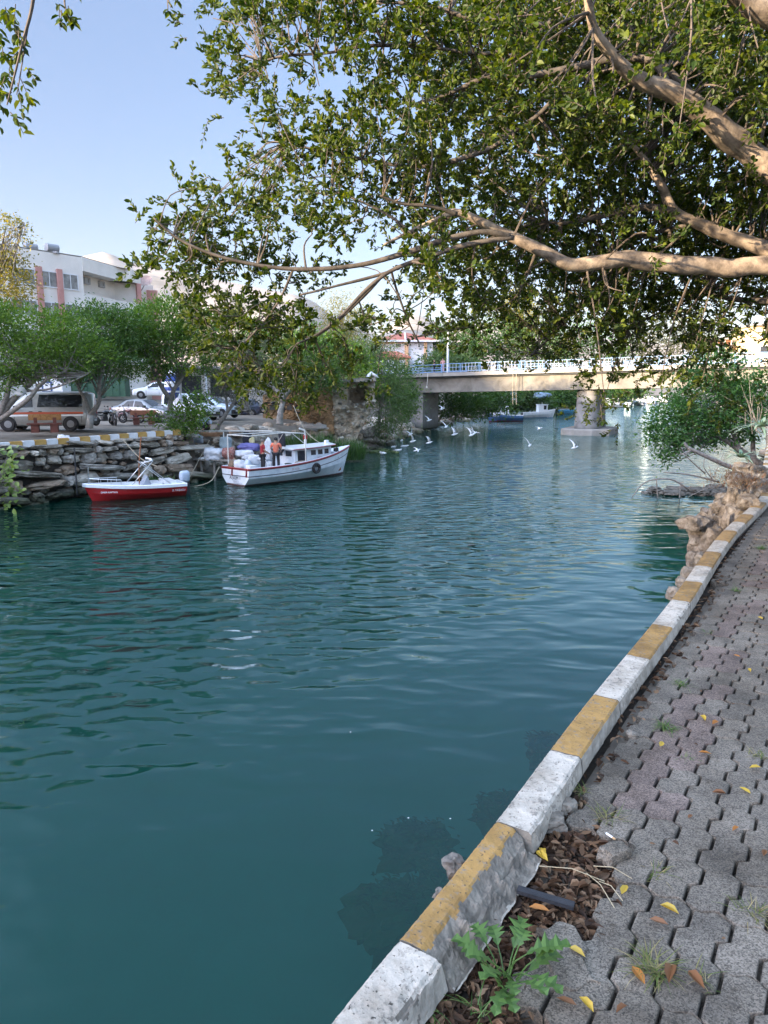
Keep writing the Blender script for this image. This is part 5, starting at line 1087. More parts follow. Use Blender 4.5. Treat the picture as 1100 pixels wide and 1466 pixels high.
moto('black motorcycle standing nearest the white forked trunk', gz(150, 609, 2.84), rad(60), blk); moto('second dark motorcycle beside the first, front wheel to the water', gz(163, 609, 2.84), rad(-60), blk); moto('dark motorcycle parked side on in front of the grey saloon', gz(182, 606, 2.85)+Vector((.2, .3, 0)), rad(170), plain('dark_red', (.10, .012, .012), .3, 0, .4))
moto('black motorcycle in the shade left of the whitewashed trunk', at(390, 592, 54.5), rad(15), blk, 'motorcycles by the ruin wall'); moto('dark red motorcycle right of the whitewashed trunk at the brown wall', at(415, 592, 54), rad(0), plain('dark_red', (.1, .01, .01)), 'motorcycles by the ruin wall')
benchw = mat('bench_wood', [(.20, .10, .03), (.34, .18, .06), (.42, .24, .09)], .7, 2.5, .2, 20, warp=2); benchr = mat('bench_foot', [(.12, .045, .035), (.19, .07, .055)], .85, 4, .3)
def bench(label, loc, rz, wood):
    t = thing('wooden_bench', label, 'bench', loc, rz, 'benches on the far bank'); mb = MB(); mb.box((0, .24, .76), (1.55, .07, .30), 0, Matrix.Rotation(rad(-10), 3, 'X')); mb.build('backrest', wood, t)
    mb = MB(); mb.box((0, -.06, .44), (1.6, .44, .07)); mb.build('seat', benchr, t)
    for x in (-.45, .45): mb = MB(); mb.box((x, 0, .21), (.36, .42, .42)); mb.box((x, .22, .5), (.16, .08, .5)); mb.build('leg', benchr, t)
bench('bench with a bright wooden backrest standing in front of the minibus', at(65, 619, 36.6), rad(18), benchw); bench('red brown bench standing in front of the grey saloon', gz(213, 608, 2.82)+Vector((-.3, 0, 0)), rad(22), mat('bench_dark', [(.14, .055, .03), (.24, .10, .05)], .75, 3, .2))
# ------------------------------------------------------------------ boats   (local +x = bow, z = 0 at the water)
def text(body, size, m, parent, loc, rot, name='lettering', ext=.002, align='CENTER'):
    c = bpy.data.curves.new(name, 'FONT'); c.body = body; c.size = size; c.extrude = ext; c.align_x = align; c.align_y = 'CENTER'
    o = bpy.data.objects.new(name, c); COL.objects.link(o); dg = bpy.context.evaluated_depsgraph_get()
    me = bpy.data.meshes.new_from_object(o.evaluated_get(dg)); bpy.data.objects.remove(o)
    me.materials.clear(); me.materials.append(m); o = bpy.data.objects.new(name, me); COL.objects.link(o); o.parent = parent; o.location = loc; o.rotation_euler = rot; return o
def hullfun(L, B, fb_s, fb_b, draft=.3, flare=.8, full=2.2, stern=.86):
    def half(t): return B/2*(stern+(1-stern)*min(1, t*3))*(1-max(0, (t-.35)/.65)**full)
    def sheer(t): return fb_s+(fb_b-fb_s)*max(0, (t-.15)/.85)**1.8
    def pt(t, k):   # k 0 keel .. 1 gunwale
        b = half(t); z = lerp(-draft, sheer(t), k); w_ = b*(flare+(1-flare)*k)*min(1, (k*1.6)**.55 if k > 0 else 0)
        rake = max(0, (t-.8)/.2)**1.5*(k-1)*L*.09
        return L*t+rake, w_, z
    return half, sheer, pt
def hull(mb, L, pt, sheer, bands, n=26, kk=12):
    """bands: list of (z offset from sheer or absolute via callable, material) – material per face from height"""
    ts = [i/n for i in range(n+1)]; ts[-1] = .999
    for sg in (1, -1):
        for i in range(n):
            for k in range(kk):
                q = []
                for (tt, k2) in ((ts[i], k/kk), (ts[i+1], k/kk), (ts[i+1], (k+1)/kk), (ts[i], (k+1)/kk)):
                    x, y, z = pt(tt, k2); q.append(Vector((x, sg*y, z)))
                zm = (q[0].z+q[2].z)/2; mi = bands(zm, sheer(ts[i]), ts[i]); mb.add(q, [(0, 1, 2, 3) if sg < 0 else (3, 2, 1, 0)], mi)
    for k in range(kk):
        a = pt(0, k/kk); b = pt(0, (k+1)/kk); zm = (a[2]+b[2])/2
        mb.add([(a[0], -a[1], a[2]), (a[0], a[1], a[2]), (b[0], b[1], b[2]), (b[0], -b[1], b[2])], [(0, 1, 2, 3)], bands(zm, sheer(0), 0))
def rail_line(L, pt, k, sg, n=24, dz=0, dy=.0, t0=0, t1=.995):
    o = []
    for i in range(n+1):
        x, y, z = pt(lerp(t0, t1, i/n), k); o.append(Vector((x, sg*(y+dy), z+dz)))
    return o
def deck(mb, L, pt, sheer, dz, mi=0, t0=.0, t1=.99, inset=.04, n=20):
    rows = []
    for i in range(n+1):
        t = lerp(t0, t1, i/n); x, y, z = pt(t, 1); y = max(0, y-inset); rows.append([Vector((x, -y, z+dz)), Vector((x, 0, z+dz+.015)), Vector((x, y, z+dz))])
    mb.loft(rows, mi, False, False)
wgel = plain('white_gelcoat', (.70, .72, .74), .3, 0, .3); rgel = mat('red_gelcoat', [(.27, .008, .01), (.36, .014, .016)], .28, 2, .03)
bwhite = mat('boat_white', [(.50, .55, .60), (.66, .70, .74), (.72, .75, .78)], .5, 2.2, .05); bdark = mat('boot_top', [(.05, .02, .018), (.11, .045, .04)], .7, 4, .2); trimr = plain('trim_red', (.24, .03, .03), .5); trimd = plain('trim_line', (.06, .06, .075), .5)
# red skiff
A = gz(263, 708, 0); B = gz(139, 717, 0); ang = math.atan2((B-A).y, (B-A).x)
rk = thing('red_skiff', 'small bright red open motor boat with white gunwale moored at the stone wall', 'boat', A, ang); L_ = 4.45
h_, sh_, pt_ = hullfun(L_, 1.55, .52, .70, .2, .78, 2.6, .9)
mb = MB(); hull(mb, L_, pt_, sh_, lambda z, s, t: 0 if z > .04 else 1); mb.build('hull', [rgel, plain('red_bottom', (.2, .008, .01), .4)], rk, smooth=True)
mb = MB(); rows = []
for i in range(27):
    t = min(.999, i/26); x, y, z = pt_(t, 1); prof_ = [(.05, -.03), (.055, .10), (.0, .135), (-.16, .12), (-.18, .0)]
    rows.append([Vector((x+(.06 if t > .95 else 0), y+a, z+b)) for a, b in prof_]+[Vector((x+(.06 if t > .95 else 0), -y-a, z+b)) for a, b in reversed(prof_)])
mb.loft(rows, 0, False, False)
o = mb.build('gunwale', wgel, rk, smooth=False); mb = MB(); deck(mb, L_, pt_, sh_, .125, 0, .60, .985, 0); deck(mb, L_, pt_, sh_, -.28, 0, 0, .62, .1); mb.box((.12, 0, .56), (.12, 1.3, .22)); mb.box((2.66, 0, .56), (.06, 1.25, .3)); mb.build('deck', wgel, rk)
mb = MB(); mb.box((1.35, 0, .55), (.5, 1.0, .35)); mb.box((.75, 0, .7), (.5, 1.2, .18)); mb.build('bench', wgel, rk)
mb = MB(); P = [(2.0, -.2, .6), (2.0, .5, .6), (1.75, .5, 1.05), (1.75, -.2, 1.05), (1.6, -.2, .6), (1.6, .5, .6)]; mb.add(P, [(0, 1, 2, 3), (4, 3, 2, 5), (0, 3, 4), (1, 5, 2), (0, 4, 5, 1)]); mb.build('console', mat('console_grey', [(.25, .28, .33), (.36, .40, .45)], .4, 3, 0), rk)
mb = MB()
for sg in (.62, -.62):
    mb.tube([(2.55, sg, .62), (1.5, sg, 1.75)], .022, 6); mb.tube([(.75, sg, .66), (1.75, sg, 1.5), (1.95, sg, 1.68)], .02, 6)
for x, z in ((1.5, 1.75), (1.95, 1.68)): mb.tube([(x, -.62, z), (x, .62, z)], .022, 6)
mb.build('awning_frame', chrome, rk, smooth=True); mb = MB(); mb.tube([(1.52, -.65, 1.78), (1.6, -.3, 1.81), (1.52, .3, 1.81), (1.55, .65, 1.78)], [.035, .045, .045, .035], 8); mb.tube([(1.53, .63, 1.77), (1.9, .63, 1.70)], .03, 8); mb.build('rolled_awning', white_p, rk, smooth=True)
mb = MB(); 
for sg in (1, -1):
    pl = rail_line(L_, pt_, 1, sg, 10, .36, -.1, .66, .97); mb.tube(pl, .016, 6)
    for i in (0, 3, 6, 9): mb.tube([pl[i], pl[i]-Vector((0, 0, .24))], .014, 6)
mb.tube([rail_line(L_, pt_, 1, 1, 10, .36, -.1, .66, .97)[-1], rail_line(L_, pt_, 1, -1, 10, .36, -.1, .66, .97)[-1]], .016, 6); mb.tube([(4.25, .05, .8), (4.22, .05, 1.55)], .03, 6); mb.build('bow_rail', chrome, rk)
mt = MB(); rock(mt, (-.08, 0, .88), (.55, .5, .62), 2, 3, 0, .12, 0, .4); mt.build('outboard_cover', mat('cover_blue_grey', [(.28, .34, .42), (.42, .48, .56)], .8, 3, .3, 8), rk, smooth=True); mt = MB(); mt.box((-.2, 0, .2), (.2, .16, .9)); mt.build('outboard_leg', dark_p, rk)
# names in white on the red side facing the camera (local -y is the far side when the bow points left)
for t, body, sz in ((.78, 'ÖMER KAPTAN', .105), (.09, 'Z. TAŞUCU', .12)):
    x, y, z = pt_(t, .74); x2, y2, z2 = pt_(t+.04, .74); yw = math.atan2(y2-y, x2-x)
    text(body, sz, white_p, rk, (x, y+.03, z), (rad(78), 0, yw+math.pi))
# white fishing boat
C = gz(337.5, 695, 0); fdir = (Vector((gz(500, 662, 0).x-.0, gz(500, 662, 0).y, 0))-C); bowx = Vector((-2.35, 43.4, 0)); fdir = bowx-C; ang = math.atan2(fdir.y, fdir.x)
fb = thing('fishing_boat', 'white wooden fishing boat with red brown trim, low cabin and black tyre fender', 'boat', C, ang); L_ = fdir.length+.35
fh, fs, fp = hullfun(L_, 2.6, .92, 1.62, .4, .86, 2.3, .93)
def fband(z, s, t):
    d = s-z
    return 0
mb = MB(); hull(mb, L_, fp, fs, fband, 30, 34); hu = mb.build('hull', [bwhite, bdark, trimr, trimd], fb, smooth=True)
def band(z0f, z1f, m_, nm):
    mb = MB()
    for sg in (1, -1):
        rows = []
        for i in range(61):
            t = min(.998, i/60); s_ = fs(t); row = []
            for zz in (z0f(s_), (z0f(s_)+z1f(s_))/2, z1f(s_)):
                x, y, z = fp(t, max(.02, (zz+.4)/(s_+.4))); row.append(Vector((x, sg*(y+.008), z)))
            rows.append(row)
        mb.loft(rows, 0, False, False)
    a, b_ = z0f(fs(0)), z1f(fs(0)); ya = fp(0, (a+.4)/(fs(0)+.4))[1]; yb = fp(0, (b_+.4)/(fs(0)+.4))[1]
    mb.add([(-.008, -ya, a), (-.008, ya, a), (-.008, yb, b_), (-.008, -yb, b_)], [(0, 1, 2, 3)]); mb.build(nm, m_, hu)
band(lambda s: -.15, lambda s: .09, bdark, 'boot_top'); band(lambda s: s-.08, lambda s: s-.005, trimr, 'gunwale_band'); band(lambda s: s-.41, lambda s: s-.365, trimd, 'trim_line')
mb = MB()
for sg in (1, -1): mb.tube(rail_line(L_, fp, 1, sg, 28, .0, .015), .045, 6); 
mb.tube([(0, -fp(0, 1)[1], .92), (0, fp(0, 1)[1], .92)], .045, 6); mb.build('gunwale', trimr, fb)
mb = MB()
for sg in (1, -1): mb.tube(rail_line(L_, fp, 1, sg, 28, .03, -.05), .04, 6)
deck(mb, L_, fp, fs, -.32, 0, 0, .80, .05); deck(mb, L_, fp, fs, .03, 0, .78, .985, .02); mb.build('deck', bwhite, fb)
mb = MB()
for y in (-1.0, .25) : mb.add([(-.006, y-.07, .90), (-.006, y+.07, .90), (-.012, y+.11, .5), (-.012, y-.03, .5)], [(0, 3, 2, 1), (0, 1, 2, 3)])
mb.build('transom_stripe', trimr, fb)
# hull side stripe near the stern corner
text('AŞKIM 1', .26, trimd, fb, (-.02, .0, .40), (rad(90), 0, rad(-90))); text('TAŞUCU', .13, mat('faint_letters', [(.3, .3, .34), (.42, .42, .45)], .6, 3, 0), fb, (-.02, -.05, .22), (rad(90), 0, rad(-90))); text('K-DMRB-Ü', .15, mat('faint_letters', [(.3, .3, .34)], .6), fb, (-.02, -.22, .07+.03), (rad(90), 0, rad(-90)))
faintr = mat('faint_red', [(.40, .20, .22), (.5, .3, .3)], .6, 3, 0)
x, y, z = fp(.36, .88); text('34 1735', .17, faintr, fb, (x, -y-.03, z-.08), (rad(86), 0, rad(1)))
# cabin
cx0, cx1 = 3.35, 6.45
mb = MB(); rows = []
def cab(x): 
    y = min(.95, fh(x/L_)-.28); return y
sec_x = [cx0, 3.8, 4.6, 5.4, 6.0, cx1]
for x in sec_x:
    y = cab(x); zt = 1.74+.02*(x-cx0); z0 = .5; rows.append([Vector((x, -y, z0)), Vector((x, -y*.93, zt)), Vector((x, y*.93, zt)), Vector((x, y, z0))])
mb.loft(rows); mb.build('cabin', bwhite, fb)
mb = MB(); rows = []
for x in [cx0-.25, 3.8, 4.6, 5.4, 6.0, cx1+.22]:
    y = cab(min(max(x, cx0), cx1))+.13; zt = 1.75+.02*(x-cx0); rows.append([Vector((x, -y, zt)), Vector((x, -y, zt+.05)), Vector((x, 0, zt+.15)), Vector((x, y, zt+.05)), Vector((x, y, zt))])
mb.loft(rows); rf = mb.build('roof', wgel, fb)
mb = MB(); 
for sg in (1, -1): mb.tube([Vector((x, sg*(cab(min(max(x, cx0), cx1))+.14), 1.75+.02*(x-cx0))) for x in [cx0-.25, 3.8, 4.6, 5.4, 6.0, cx1+.22]], .025, 5)
mb.build('roof_trim', trimr, rf)
def cabwin(xa, xb, za, zb, sg, m=dkglass, nm='window'):
    mb = MB(); q = []
    for x, z in ((xa, za), (xb, za), (xb, zb), (xa, zb)):
        y = interp(sec_x, [cab(v) for v in sec_x], x)*(1-.07*(z-.5)/1.24)+.008; q.append(Vector((x, sg*y, z)))
    mb.add(q, [(0, 1, 2, 3), (3, 2, 1, 0)]); mb.build(nm, m, fb)
for sg in (1, -1):
    for xa in (4.55, 5.15, 5.75): cabwin(xa, xa+.42, 1.36, 1.64, sg)
    cabwin(3.55, 4.2, .62, 1.66, sg, dkglass, 'doorway')
for ya in (-.72, .08): 
    mb = MB(); mb.box((cx0-.01, ya+.32, 1.5), (.03, .5, .3)); mb.build('window', dkglass, fb)
text('DENİZ', .16, faintr, fb, (5.2, -interp(sec_x, [cab(v) for v in sec_x], 5.2)*.965-.012, 1.16), (rad(86), 0, rad(3)))
mb = MB(); mb.tube([(5.1, .2, 1.85), (5.1, .2, 2.45)], .07, 8); e1 = mb.build('exhaust', white_p, fb); mb = MB(); mb.tube([(5.1, .2, 2.2), (5.1, .2, 2.42)], .12, 10); mb.build('exhaust_band', red_p, e1); mb = MB(); mb.tube([(5.1, .2, 2.45), (5.05, .2, 2.7), (4.7, .25, 2.82)], .05, 8); mb.build('exhaust_pipe', galv, e1)
mb = MB(); mb.box((6.25, -.35, 1.98), (.22, .16, .25)); mb.build('deck_light', white_p, fb); mb = MB(); mb.tube([(6.85, -.62, 1.05), (6.85, -.62, 1.65)], .09, 8); mb.tube([(6.95, -.35, 1.1), (6.95, -.35, 1.6)], .1, 8); mb.build('bollard', dark_p, fb)
# awning frame
mb = MB(); Z = 2.62
for x, y in ((3.9, -1.18), (3.9, 1.1), (.3, 1.0)): mb.tube([(x, y, .7), (x, y, Z)], .032, 6)
mb.tube([(3.9, -1.18, Z), (3.9, 1.1, Z)], .03, 6); mb.tube([(3.9, -1.18, Z), (2.4, -1.1, Z+.1), (.3, -.9, Z)], .03, 6); mb.tube([(3.9, 1.1, Z), (.3, 1.0, Z)], .03, 6); mb.tube([(.3, -.9, Z), (.3, 1.0, Z)], .03, 6)
mb.tube([(2.4, -1.1, Z+.05), (2.9, .3, 1.8)], .018, 5); mb.tube([(3.9, 0, Z), (5.0, .1, 1.9)], .018, 5); mb.build('awning_frame', galv, fb)
mb = MB(); x, y, z = fp(.545, .6); torus(mb, (x, -y-.13, .64), .23, .085, 'Y', 22, 8); tag(mb.build('tyre_fender', rubber, fb))
mb = MB(); 
for s_, zc in ((.90, .55), (.92, .7)): x, y, z = fp(s_, .45); rock(mb, (x-.35, -y-.05, zc-.2), (.5, .05, .3), 5, 2, 0, .4)
mb.build('rust_patch', mat('rust', [(.16, .06, .025), (.26, .11, .05)], .9, 6, .3), fb)
# load in the boat: things of their own
def Fb(x, y, z): return C+Vector((x*math.cos(ang)-y*math.sin(ang), x*math.sin(ang)+y*math.cos(ang), z))
sackm = mat('sack_white', [(.36, .38, .42), (.55, .57, .60), (.64, .65, .66)], .8, 3, .5, 9, dist=.03)
def sack(name, lab, c, d, m, seed, cat='sack', rz=0, n=3, rough=.3, smooth=True, box=.35):
    mb = MB(); rock(mb, (0, 0, 0), d, seed, n, rz, rough, 0, box); o = mb.build(name, m, smooth=smooth, loc=c); return tag(o, lab, cat)
sack('net_sack', 'white sack lying on the stern deck behind the man in red', Fb(.55, .35, 1.05), (.7, .6, .6), sackm, 3); sack('foam_box_bag', 'pale blue bag standing on the stern deck left of the man in red', Fb(.55, -.35, 1.02), (.42, .5, .75), mat('bag_blue', [(.36, .42, .5), (.5, .56, .62)], .8, 4, .4), 5, 'bag')
t = thing('foam_box', 'small white foam box on the stern deck beside the man in red', 'box', Fb(.4, -.85, .62), ang); mb = MB(); mb.box((0, 0, .2), (.36, .36, .4)); mb.build('body', white_p, t); mb = MB(); mb.box((0, 0, .44), (.4, .4, .07)); mb.build('lid', white_p, t)
sack('rope_coil', 'brown coiled rope heap on the stern corner of the fishing boat', Fb(.35, .75, 1.0), (.4, .4, .55), mat('coil', [(.12, .08, .05), (.24, .17, .11)], .95, 14, .8), 6, 'rope')
t = thing('green_bucket', 'dark green bucket on the deck in front of the cabin', 'bucket', Fb(3.0, -.75, .62)); mb = MB(); mb.lathe((0, 0, .19), [(.16, -.19), (.2, .19), (.18, .19), (.15, -.15)], 14); mb.build('body', mat('bucket_green', [(.008, .035, .022), (.012, .05, .03)], .5, 3, 0), t); mb = MB(); torus(mb, (0, 0, .38), .2, .012, 'Z', 16, 5); mb.build('rim', dark_p, t)
sack('tangled_net', 'heap of tangled brown fishing net on the side deck beside the cabin', Fb(4.0, -1.05, .98), (1.5, .35, .3), mat('net', [(.13, .10, .08), (.3, .25, .2), (.4, .3, .25)], .95, 18, 1.0, 50, dist=.03), 8, 'net', ang)
sack('white_bundle', 'white bundle stacked by the men on the boat side', Fb(1.8, .75, 1.15), (.9, .5, .55), sackm, 12, 'bundle', ang); sack('pale_box', 'pale grey box shaped bundle right of the man in orange', Fb(2.55, .2, .85), (.55, .6, .6), mat('box_grey', [(.33, .36, .38), (.46, .5, .53)], .7, 3, .2), 13, 'bundle', ang, 3, .12, True, .85)
# shore clutter
t = thing('landing_stage', 'rough wooden landing stage on posts behind the fishing boat stern', 'landing stage'); lw = mat('grey_wood', [(.10, .085, .07), (.24, .215, .185), (.36, .34, .30)], .9, 3, .5, 20, warp=2)
a_ = at(262, 657, 40.2); b_ = at(340, 660, 38.9); mb = MB()
for k in range(5): q = Vector((-.08, .32*k, .02*(k % 2))); mb.bar(a_+q, b_+q, .28, .06)
mb.build('planks', lw, t)
for k in range(4): mb = MB(); p = a_.lerp(b_, (k+.3)/4); mb.tube([p+Vector((0, .1, 0)), Vector((p.x+.1*(k % 2), p.y+.1, -.6))], .07, 7); mb.build('post', barkg, t)
pl = a_.z
def cl(px, py, Y): return at(px, py, Y)
redm = mat('red_netting', [(.16, .05, .04), (.30, .12, .10), (.45, .36, .32)], .9, 16, .9, 30, dist=.04)
for name, lab, px, py, Y, d, m_, cat in [('white_sack', 'big white woven sack on the landing stage at its left end', 306, 651, 39.6, (1.15, .9, .85), sackm, 'sack'), ('net_crate', 'crate of red and white netting on the landing stage', 328, 650, 39.6, (.8, .8, .85), redm, 'net'), ('white_pan', 'small white plastic pan on the edge of the stage', 290, 656, 39.9, (.4, .4, .12), white_p, 'pan'),
    ('blue_grey_tarp', 'blue grey tarpaulin cone heaped above the red netting', 323, 636, 40.6, (.75, .6, .95), mat('tarp_grey', [(.20, .25, .27), (.33, .39, .40)], .8, 3, .5), 'tarpaulin'), ('purple_tarp', 'violet blue tarpaulin bundle behind the man in red', 357, 640, 40.8, (1.35, .7, .5), mat('tarp_violet', [(.10, .10, .28), (.18, .17, .42)], .7, 4, .5), 'tarpaulin'), ('black_cloth', 'black cloth hung over the rubble above the violet tarpaulin', 355, 629, 41.4, (.6, .3, .95), mat('cloth_black', [(.008, .009, .014), (.02, .022, .03)], .85, 4, .4), 'cloth'), ('yellow_jug', 'pale yellow jug beside the hung black cloth', 361, 632, 41.3, (.34, .3, .55), mat('jug_yellow', [(.42, .36, .16), (.55, .5, .28)], .5, 3, 0), 'jug'), ('dark_coat', 'dark coat hanging from the boat frame right of the man in orange', 404, 633, 39.7, (.42, .2, 1.2), mat('cloth_black', [(.01, .01, .015)], .85), 'coat'), ('pale_sack', 'pale sack standing tall behind and between the two men', 384, 644, 40.2, (.5, .4, 1.4), sackm, 'sack'), ('grey_sack', 'grey white sack leaning on the purple bundle', 348, 650, 39.8, (1.3, .7, .5), sackm, 'sack'), ('white_roll', 'long white roll lying on the stage by the boat', 362, 655, 39.3, (1.2, .4, .35), sackm, 'roll'), ('grey_tarp', 'pale blue grey tarpaulin over the rubble left of the seated person', 277, 628, 41.8, (1.2, .8, .55), mat('tarp_pale', [(.22, .26, .31), (.34, .38, .43)], .8, 3, .5), 'tarpaulin'), ('white_cloth', 'white cloth draped over the striped kerb', 91, 631, 33.5, (.62, .35, .62), sackm, 'cloth'), ('white_sheet', 'white plastic sheet caught in the leaning fig branches', 27, 560, 34, (.75, .3, .5), sackm, 'sheet'), ('plank_pile', 'long orange brown timber lying across the rubble', 292, 622, 42.5, (2.6, .4, .3), mat('timber_orange', [(.20, .10, .05), (.34, .19, .10)], .8, 3, .3), 'timber')]:
    sack(name, lab, cl(px, py, Y), d, m_, hash(name) % 97 if False else len(name)*7+int(px) % 13, cat, 0, 4, .3, True, .3 if 'timber' not in lab else .9)
mb = MB(); mb.tube([at(262, 617, 41.5), at(390, 617, 40.2)], .035, 6); mb.tube([at(320, 617, 41), at(322, 655, 40.6)], .03, 6); tag(mb.build('white_pole', galv), 'long white pole lying level above the shore clutter', 'pole')
for k, (pts, lab) in enumerate([(((250, 565, 40.5), (255, 640, 40.3), (262, 700, 36.5), (262, 703, 34.5)), 'long vertical mooring rope from the tree to the red boat stern'), (((175, 628, 34.5), (200, 655, 34.2), (225, 668, 33.6)), 'rope slanting from the kerb down to the red boat awning'), (((300, 630, 41), (280, 668, 39), (268, 695, 37.5), (300, 690, 37), (314, 668, 38)), 'slack rope hanging below the landing stage'), (((332, 652, 39.5), (345, 668, 38.7), (362, 672, 37.5)), 'short rope from the netting to the boat stern'), (((420, 580, 50), (440, 620, 45), (478, 645, 43)), 'bow line running from the whitewashed tree to the boat'), (((300, 640, 41), (315, 632, 41), (330, 650, 40), (345, 665, 38.5)), 'yellowish rope looped over the sacks')]):
    mb = MB(); mb.tube(catmull([at(*p) for p in pts], 6), .022, 5); tag(mb.build('mooring_rope', rope_m), lab, 'rope')
mb = MB(); p = at(111, 640, 32.8); mb.tube([p+Vector((0, -.35, 0)), Vector((p.x, p.y-.4, .2))], .035, 6); tag(mb.build('iron_pipe', dark_p), 'thin dark iron pipe standing against the stone wall left of the red boat', 'pipe')
mb = MB(); mb.tube([at(202, 625, 34), at(199, 668, 33.6), at(200, 700, 33.4)], .03, 6); tag(mb.build('iron_stake', mat('rust', [(.16, .06, .025)])), 'thin rusty stake at the wall behind the red boat', 'stake')

# far boats
def smallboat(name, lab, px, py, Lb, rz, hullm, trim, cabin=0, canopy=0, out_m=None, group='boats moored beyond the bridge', two=None, shield=0, topm=None):
    c = gz(px, py, 0); t = thing(name, lab, 'boat', c, rz, group); hf, sf, pf = hullfun(Lb, Lb*.32, .7+.05*Lb, 1.0+.10*Lb, .2, .8, 2.4, .9)
    off = -Lb/2; mb = MB(); hull(mb, Lb, pf, sf, lambda z, s, t_: (2 if z < .12 else (1 if s-z < .12 else 0)), 14, 12); mb.v = [(v[0]+off, v[1], v[2]) for v in mb.v]; mb.build('hull', [hullm, trim, two or bdark], t, smooth=True)
    mb = MB(); deck(mb, Lb, pf, sf, -.1, 0, 0, .98, .03, 10); mb.v = [(v[0]+off, v[1], v[2]) for v in mb.v]; mb.build('deck', topm or wgel, t)
    zd = .6+.05*Lb
    if cabin:
        mb = MB(); cx = off+Lb*(.58 if cabin == 1 else .3); mb.box((cx, 0, zd+.75), (Lb*.26, Lb*.22, 1.5)); mb.box((cx, 0, zd+1.55), (Lb*.29, Lb*.25, .1)); cb = mb.build('cabin', wgel, t)
        mb = MB()
        for sg in (1, -1): mb.box((cx+.05*Lb, sg*Lb*.111, zd+1.0), (Lb*.08, .03, .75))
        mb.build('window', dkglass, cb)
        mb = MB(); mb.tube([(cx, 0, zd+1.2), (cx, 0, zd+2.0)], .04, 5); mb.build('mast', galv, t)
    if canopy:
        mb = MB(); z = zd+1.75; mb.box((off+Lb*.42, 0, z), (Lb*.42, Lb*.28, .10)); cn = mb.build('canopy', white_p, t); mb = MB()
        for x in (.24, .6):
            for sg in (1, -1): mb.tube([(off+Lb*x, sg*Lb*.13, zd), (off+Lb*x, sg*Lb*.13, z)], .035, 5)
        mb.build('canopy_post', galv, t)
    if shield:
        mb = MB(); x = off+Lb*.55
        for sg in (1, -1): mb.tube([(x-.7, sg*.75, zd+1.5), (x+.25, sg*.7, zd+1.45), (x+.6, sg*.6, zd+.5)], .11, 5); mb.tube([(x-.7, sg*.75, zd+1.5), (x-.75, sg*.75, zd+.3)], .11, 5)
        for (xx, zz) in ((x-.7, zd+1.5), (x+.25, zd+1.45)): mb.tube([(xx, -.75, zz), (xx, .75, zz)], .11, 5)
        mb.box((x+.9, 0, zd+.25), (1.8, 1.5, .6)); mb.build('shelter_frame', white_p, t); mb = MB(); mb.add([(x+.6, -.6, zd+.5), (x+.6, .6, zd+.5), (x+.25, .68, zd+1.42), (x+.25, -.68, zd+1.42)], [(0, 1, 2, 3), (3, 2, 1, 0)]); mb.build('windscreen', mat('pale_glass', [(.2, .25, .28), (.3, .35, .4)], .1, 2, 0), t)
    mb = MB(); mb.box((off-.12, 0, .75), (.32, .34, .5)); mb.box((off-.14, 0, .3), (.16, .14, .7)); mb.build('outboard', out_m or dark_p, t)
    return t
smallboat('motor_boat', 'blue and white motor boat with a red waterline and framed shelter below the left span', 722, 603, 6.2, rad(188), mat('hull_blue', [(.05, .11, .22), (.09, .17, .32)], .5, 2, 0), white_p, 0, 0, dark_p, shield=1, two=red_p)
smallboat('cabin_boat', 'white cabin boat with a pale blue waterline left of the pier', 772, 598, 6.6, rad(10), bwhite, white_p, 1, 0, dark_p, two=plain('hull_sky', (.2, .36, .55)))
smallboat('blue_boat', 'light blue boat partly hidden by the bridge pier', 816, 592, 6.0, rad(6), plain('hull_sky2', (.10, .36, .62), .4), white_p, 0, 0, dark_p, two=plain('hull_sky3', (.16, .42, .66), .4))
smallboat('canopy_boat', 'white boat with a flat canopy right of the pier', 879, 583, 8.0, rad(10), bwhite, white_p, 0, 1)
for k, (px, py, l, lab, cb, cn) in enumerate([(902, 580.5, 8, 'white open boat with a dark outboard second right of the pier', 0, 0), (914, 580, 9, 'white boat with a black stern behind the open boat right of the pier', 0, 0), (922, 578, 11, 'white sloping cabin boat in the middle of the far row', 2, 0), (934, 577, 12, 'tall white motor yacht in the far row under the bridge', 1, 0), (945, 575.5, 12, 'small white boat near the right end of the far row', 2, 0), (953, 574, 13, 'last white boat of the far row beside the leaning tree', 1, 0), (868, 579, 8, 'white boat half hidden behind the pier', 0, 1)]):
    smallboat('moored_boat', lab, px, py, l, rad(60+k*35), bwhite, white_p, cb, cn)
for k, (px, py, lab) in enumerate([(800, 590, 'dark timber jetty behind the boats left of the pier'), (848, 577, 'dark timber jetty right of the pier')]):
    c = gz(px, py, 0); t = thing('jetty', lab, 'jetty', c, rad(20)); mb = MB(); mb.box((0, 2, .8), (10, 3, .2)); mb.build('planks', lw, t)
    for x in (-4.5, -1.5, 1.5, 4.5): mb = MB(); mb.tube([(x, .7, .7), (x, .7, -1)], .15, 6); mb.build('post', barkg, t)
sack('covered_dinghy', 'white and blue covered dinghy on the bank above the cabin boat', at(776, 566, 146), (4.2, 2, 1.3), plain('cover_blue', (.25, .36, .5)), 9, 'boat'); sack('white_heap', 'white stone heap on the bank under the bridge left of the covered dinghy', at(730, 569, 135), (3.5, 3, 2.4), sackm, 4, 'stones')

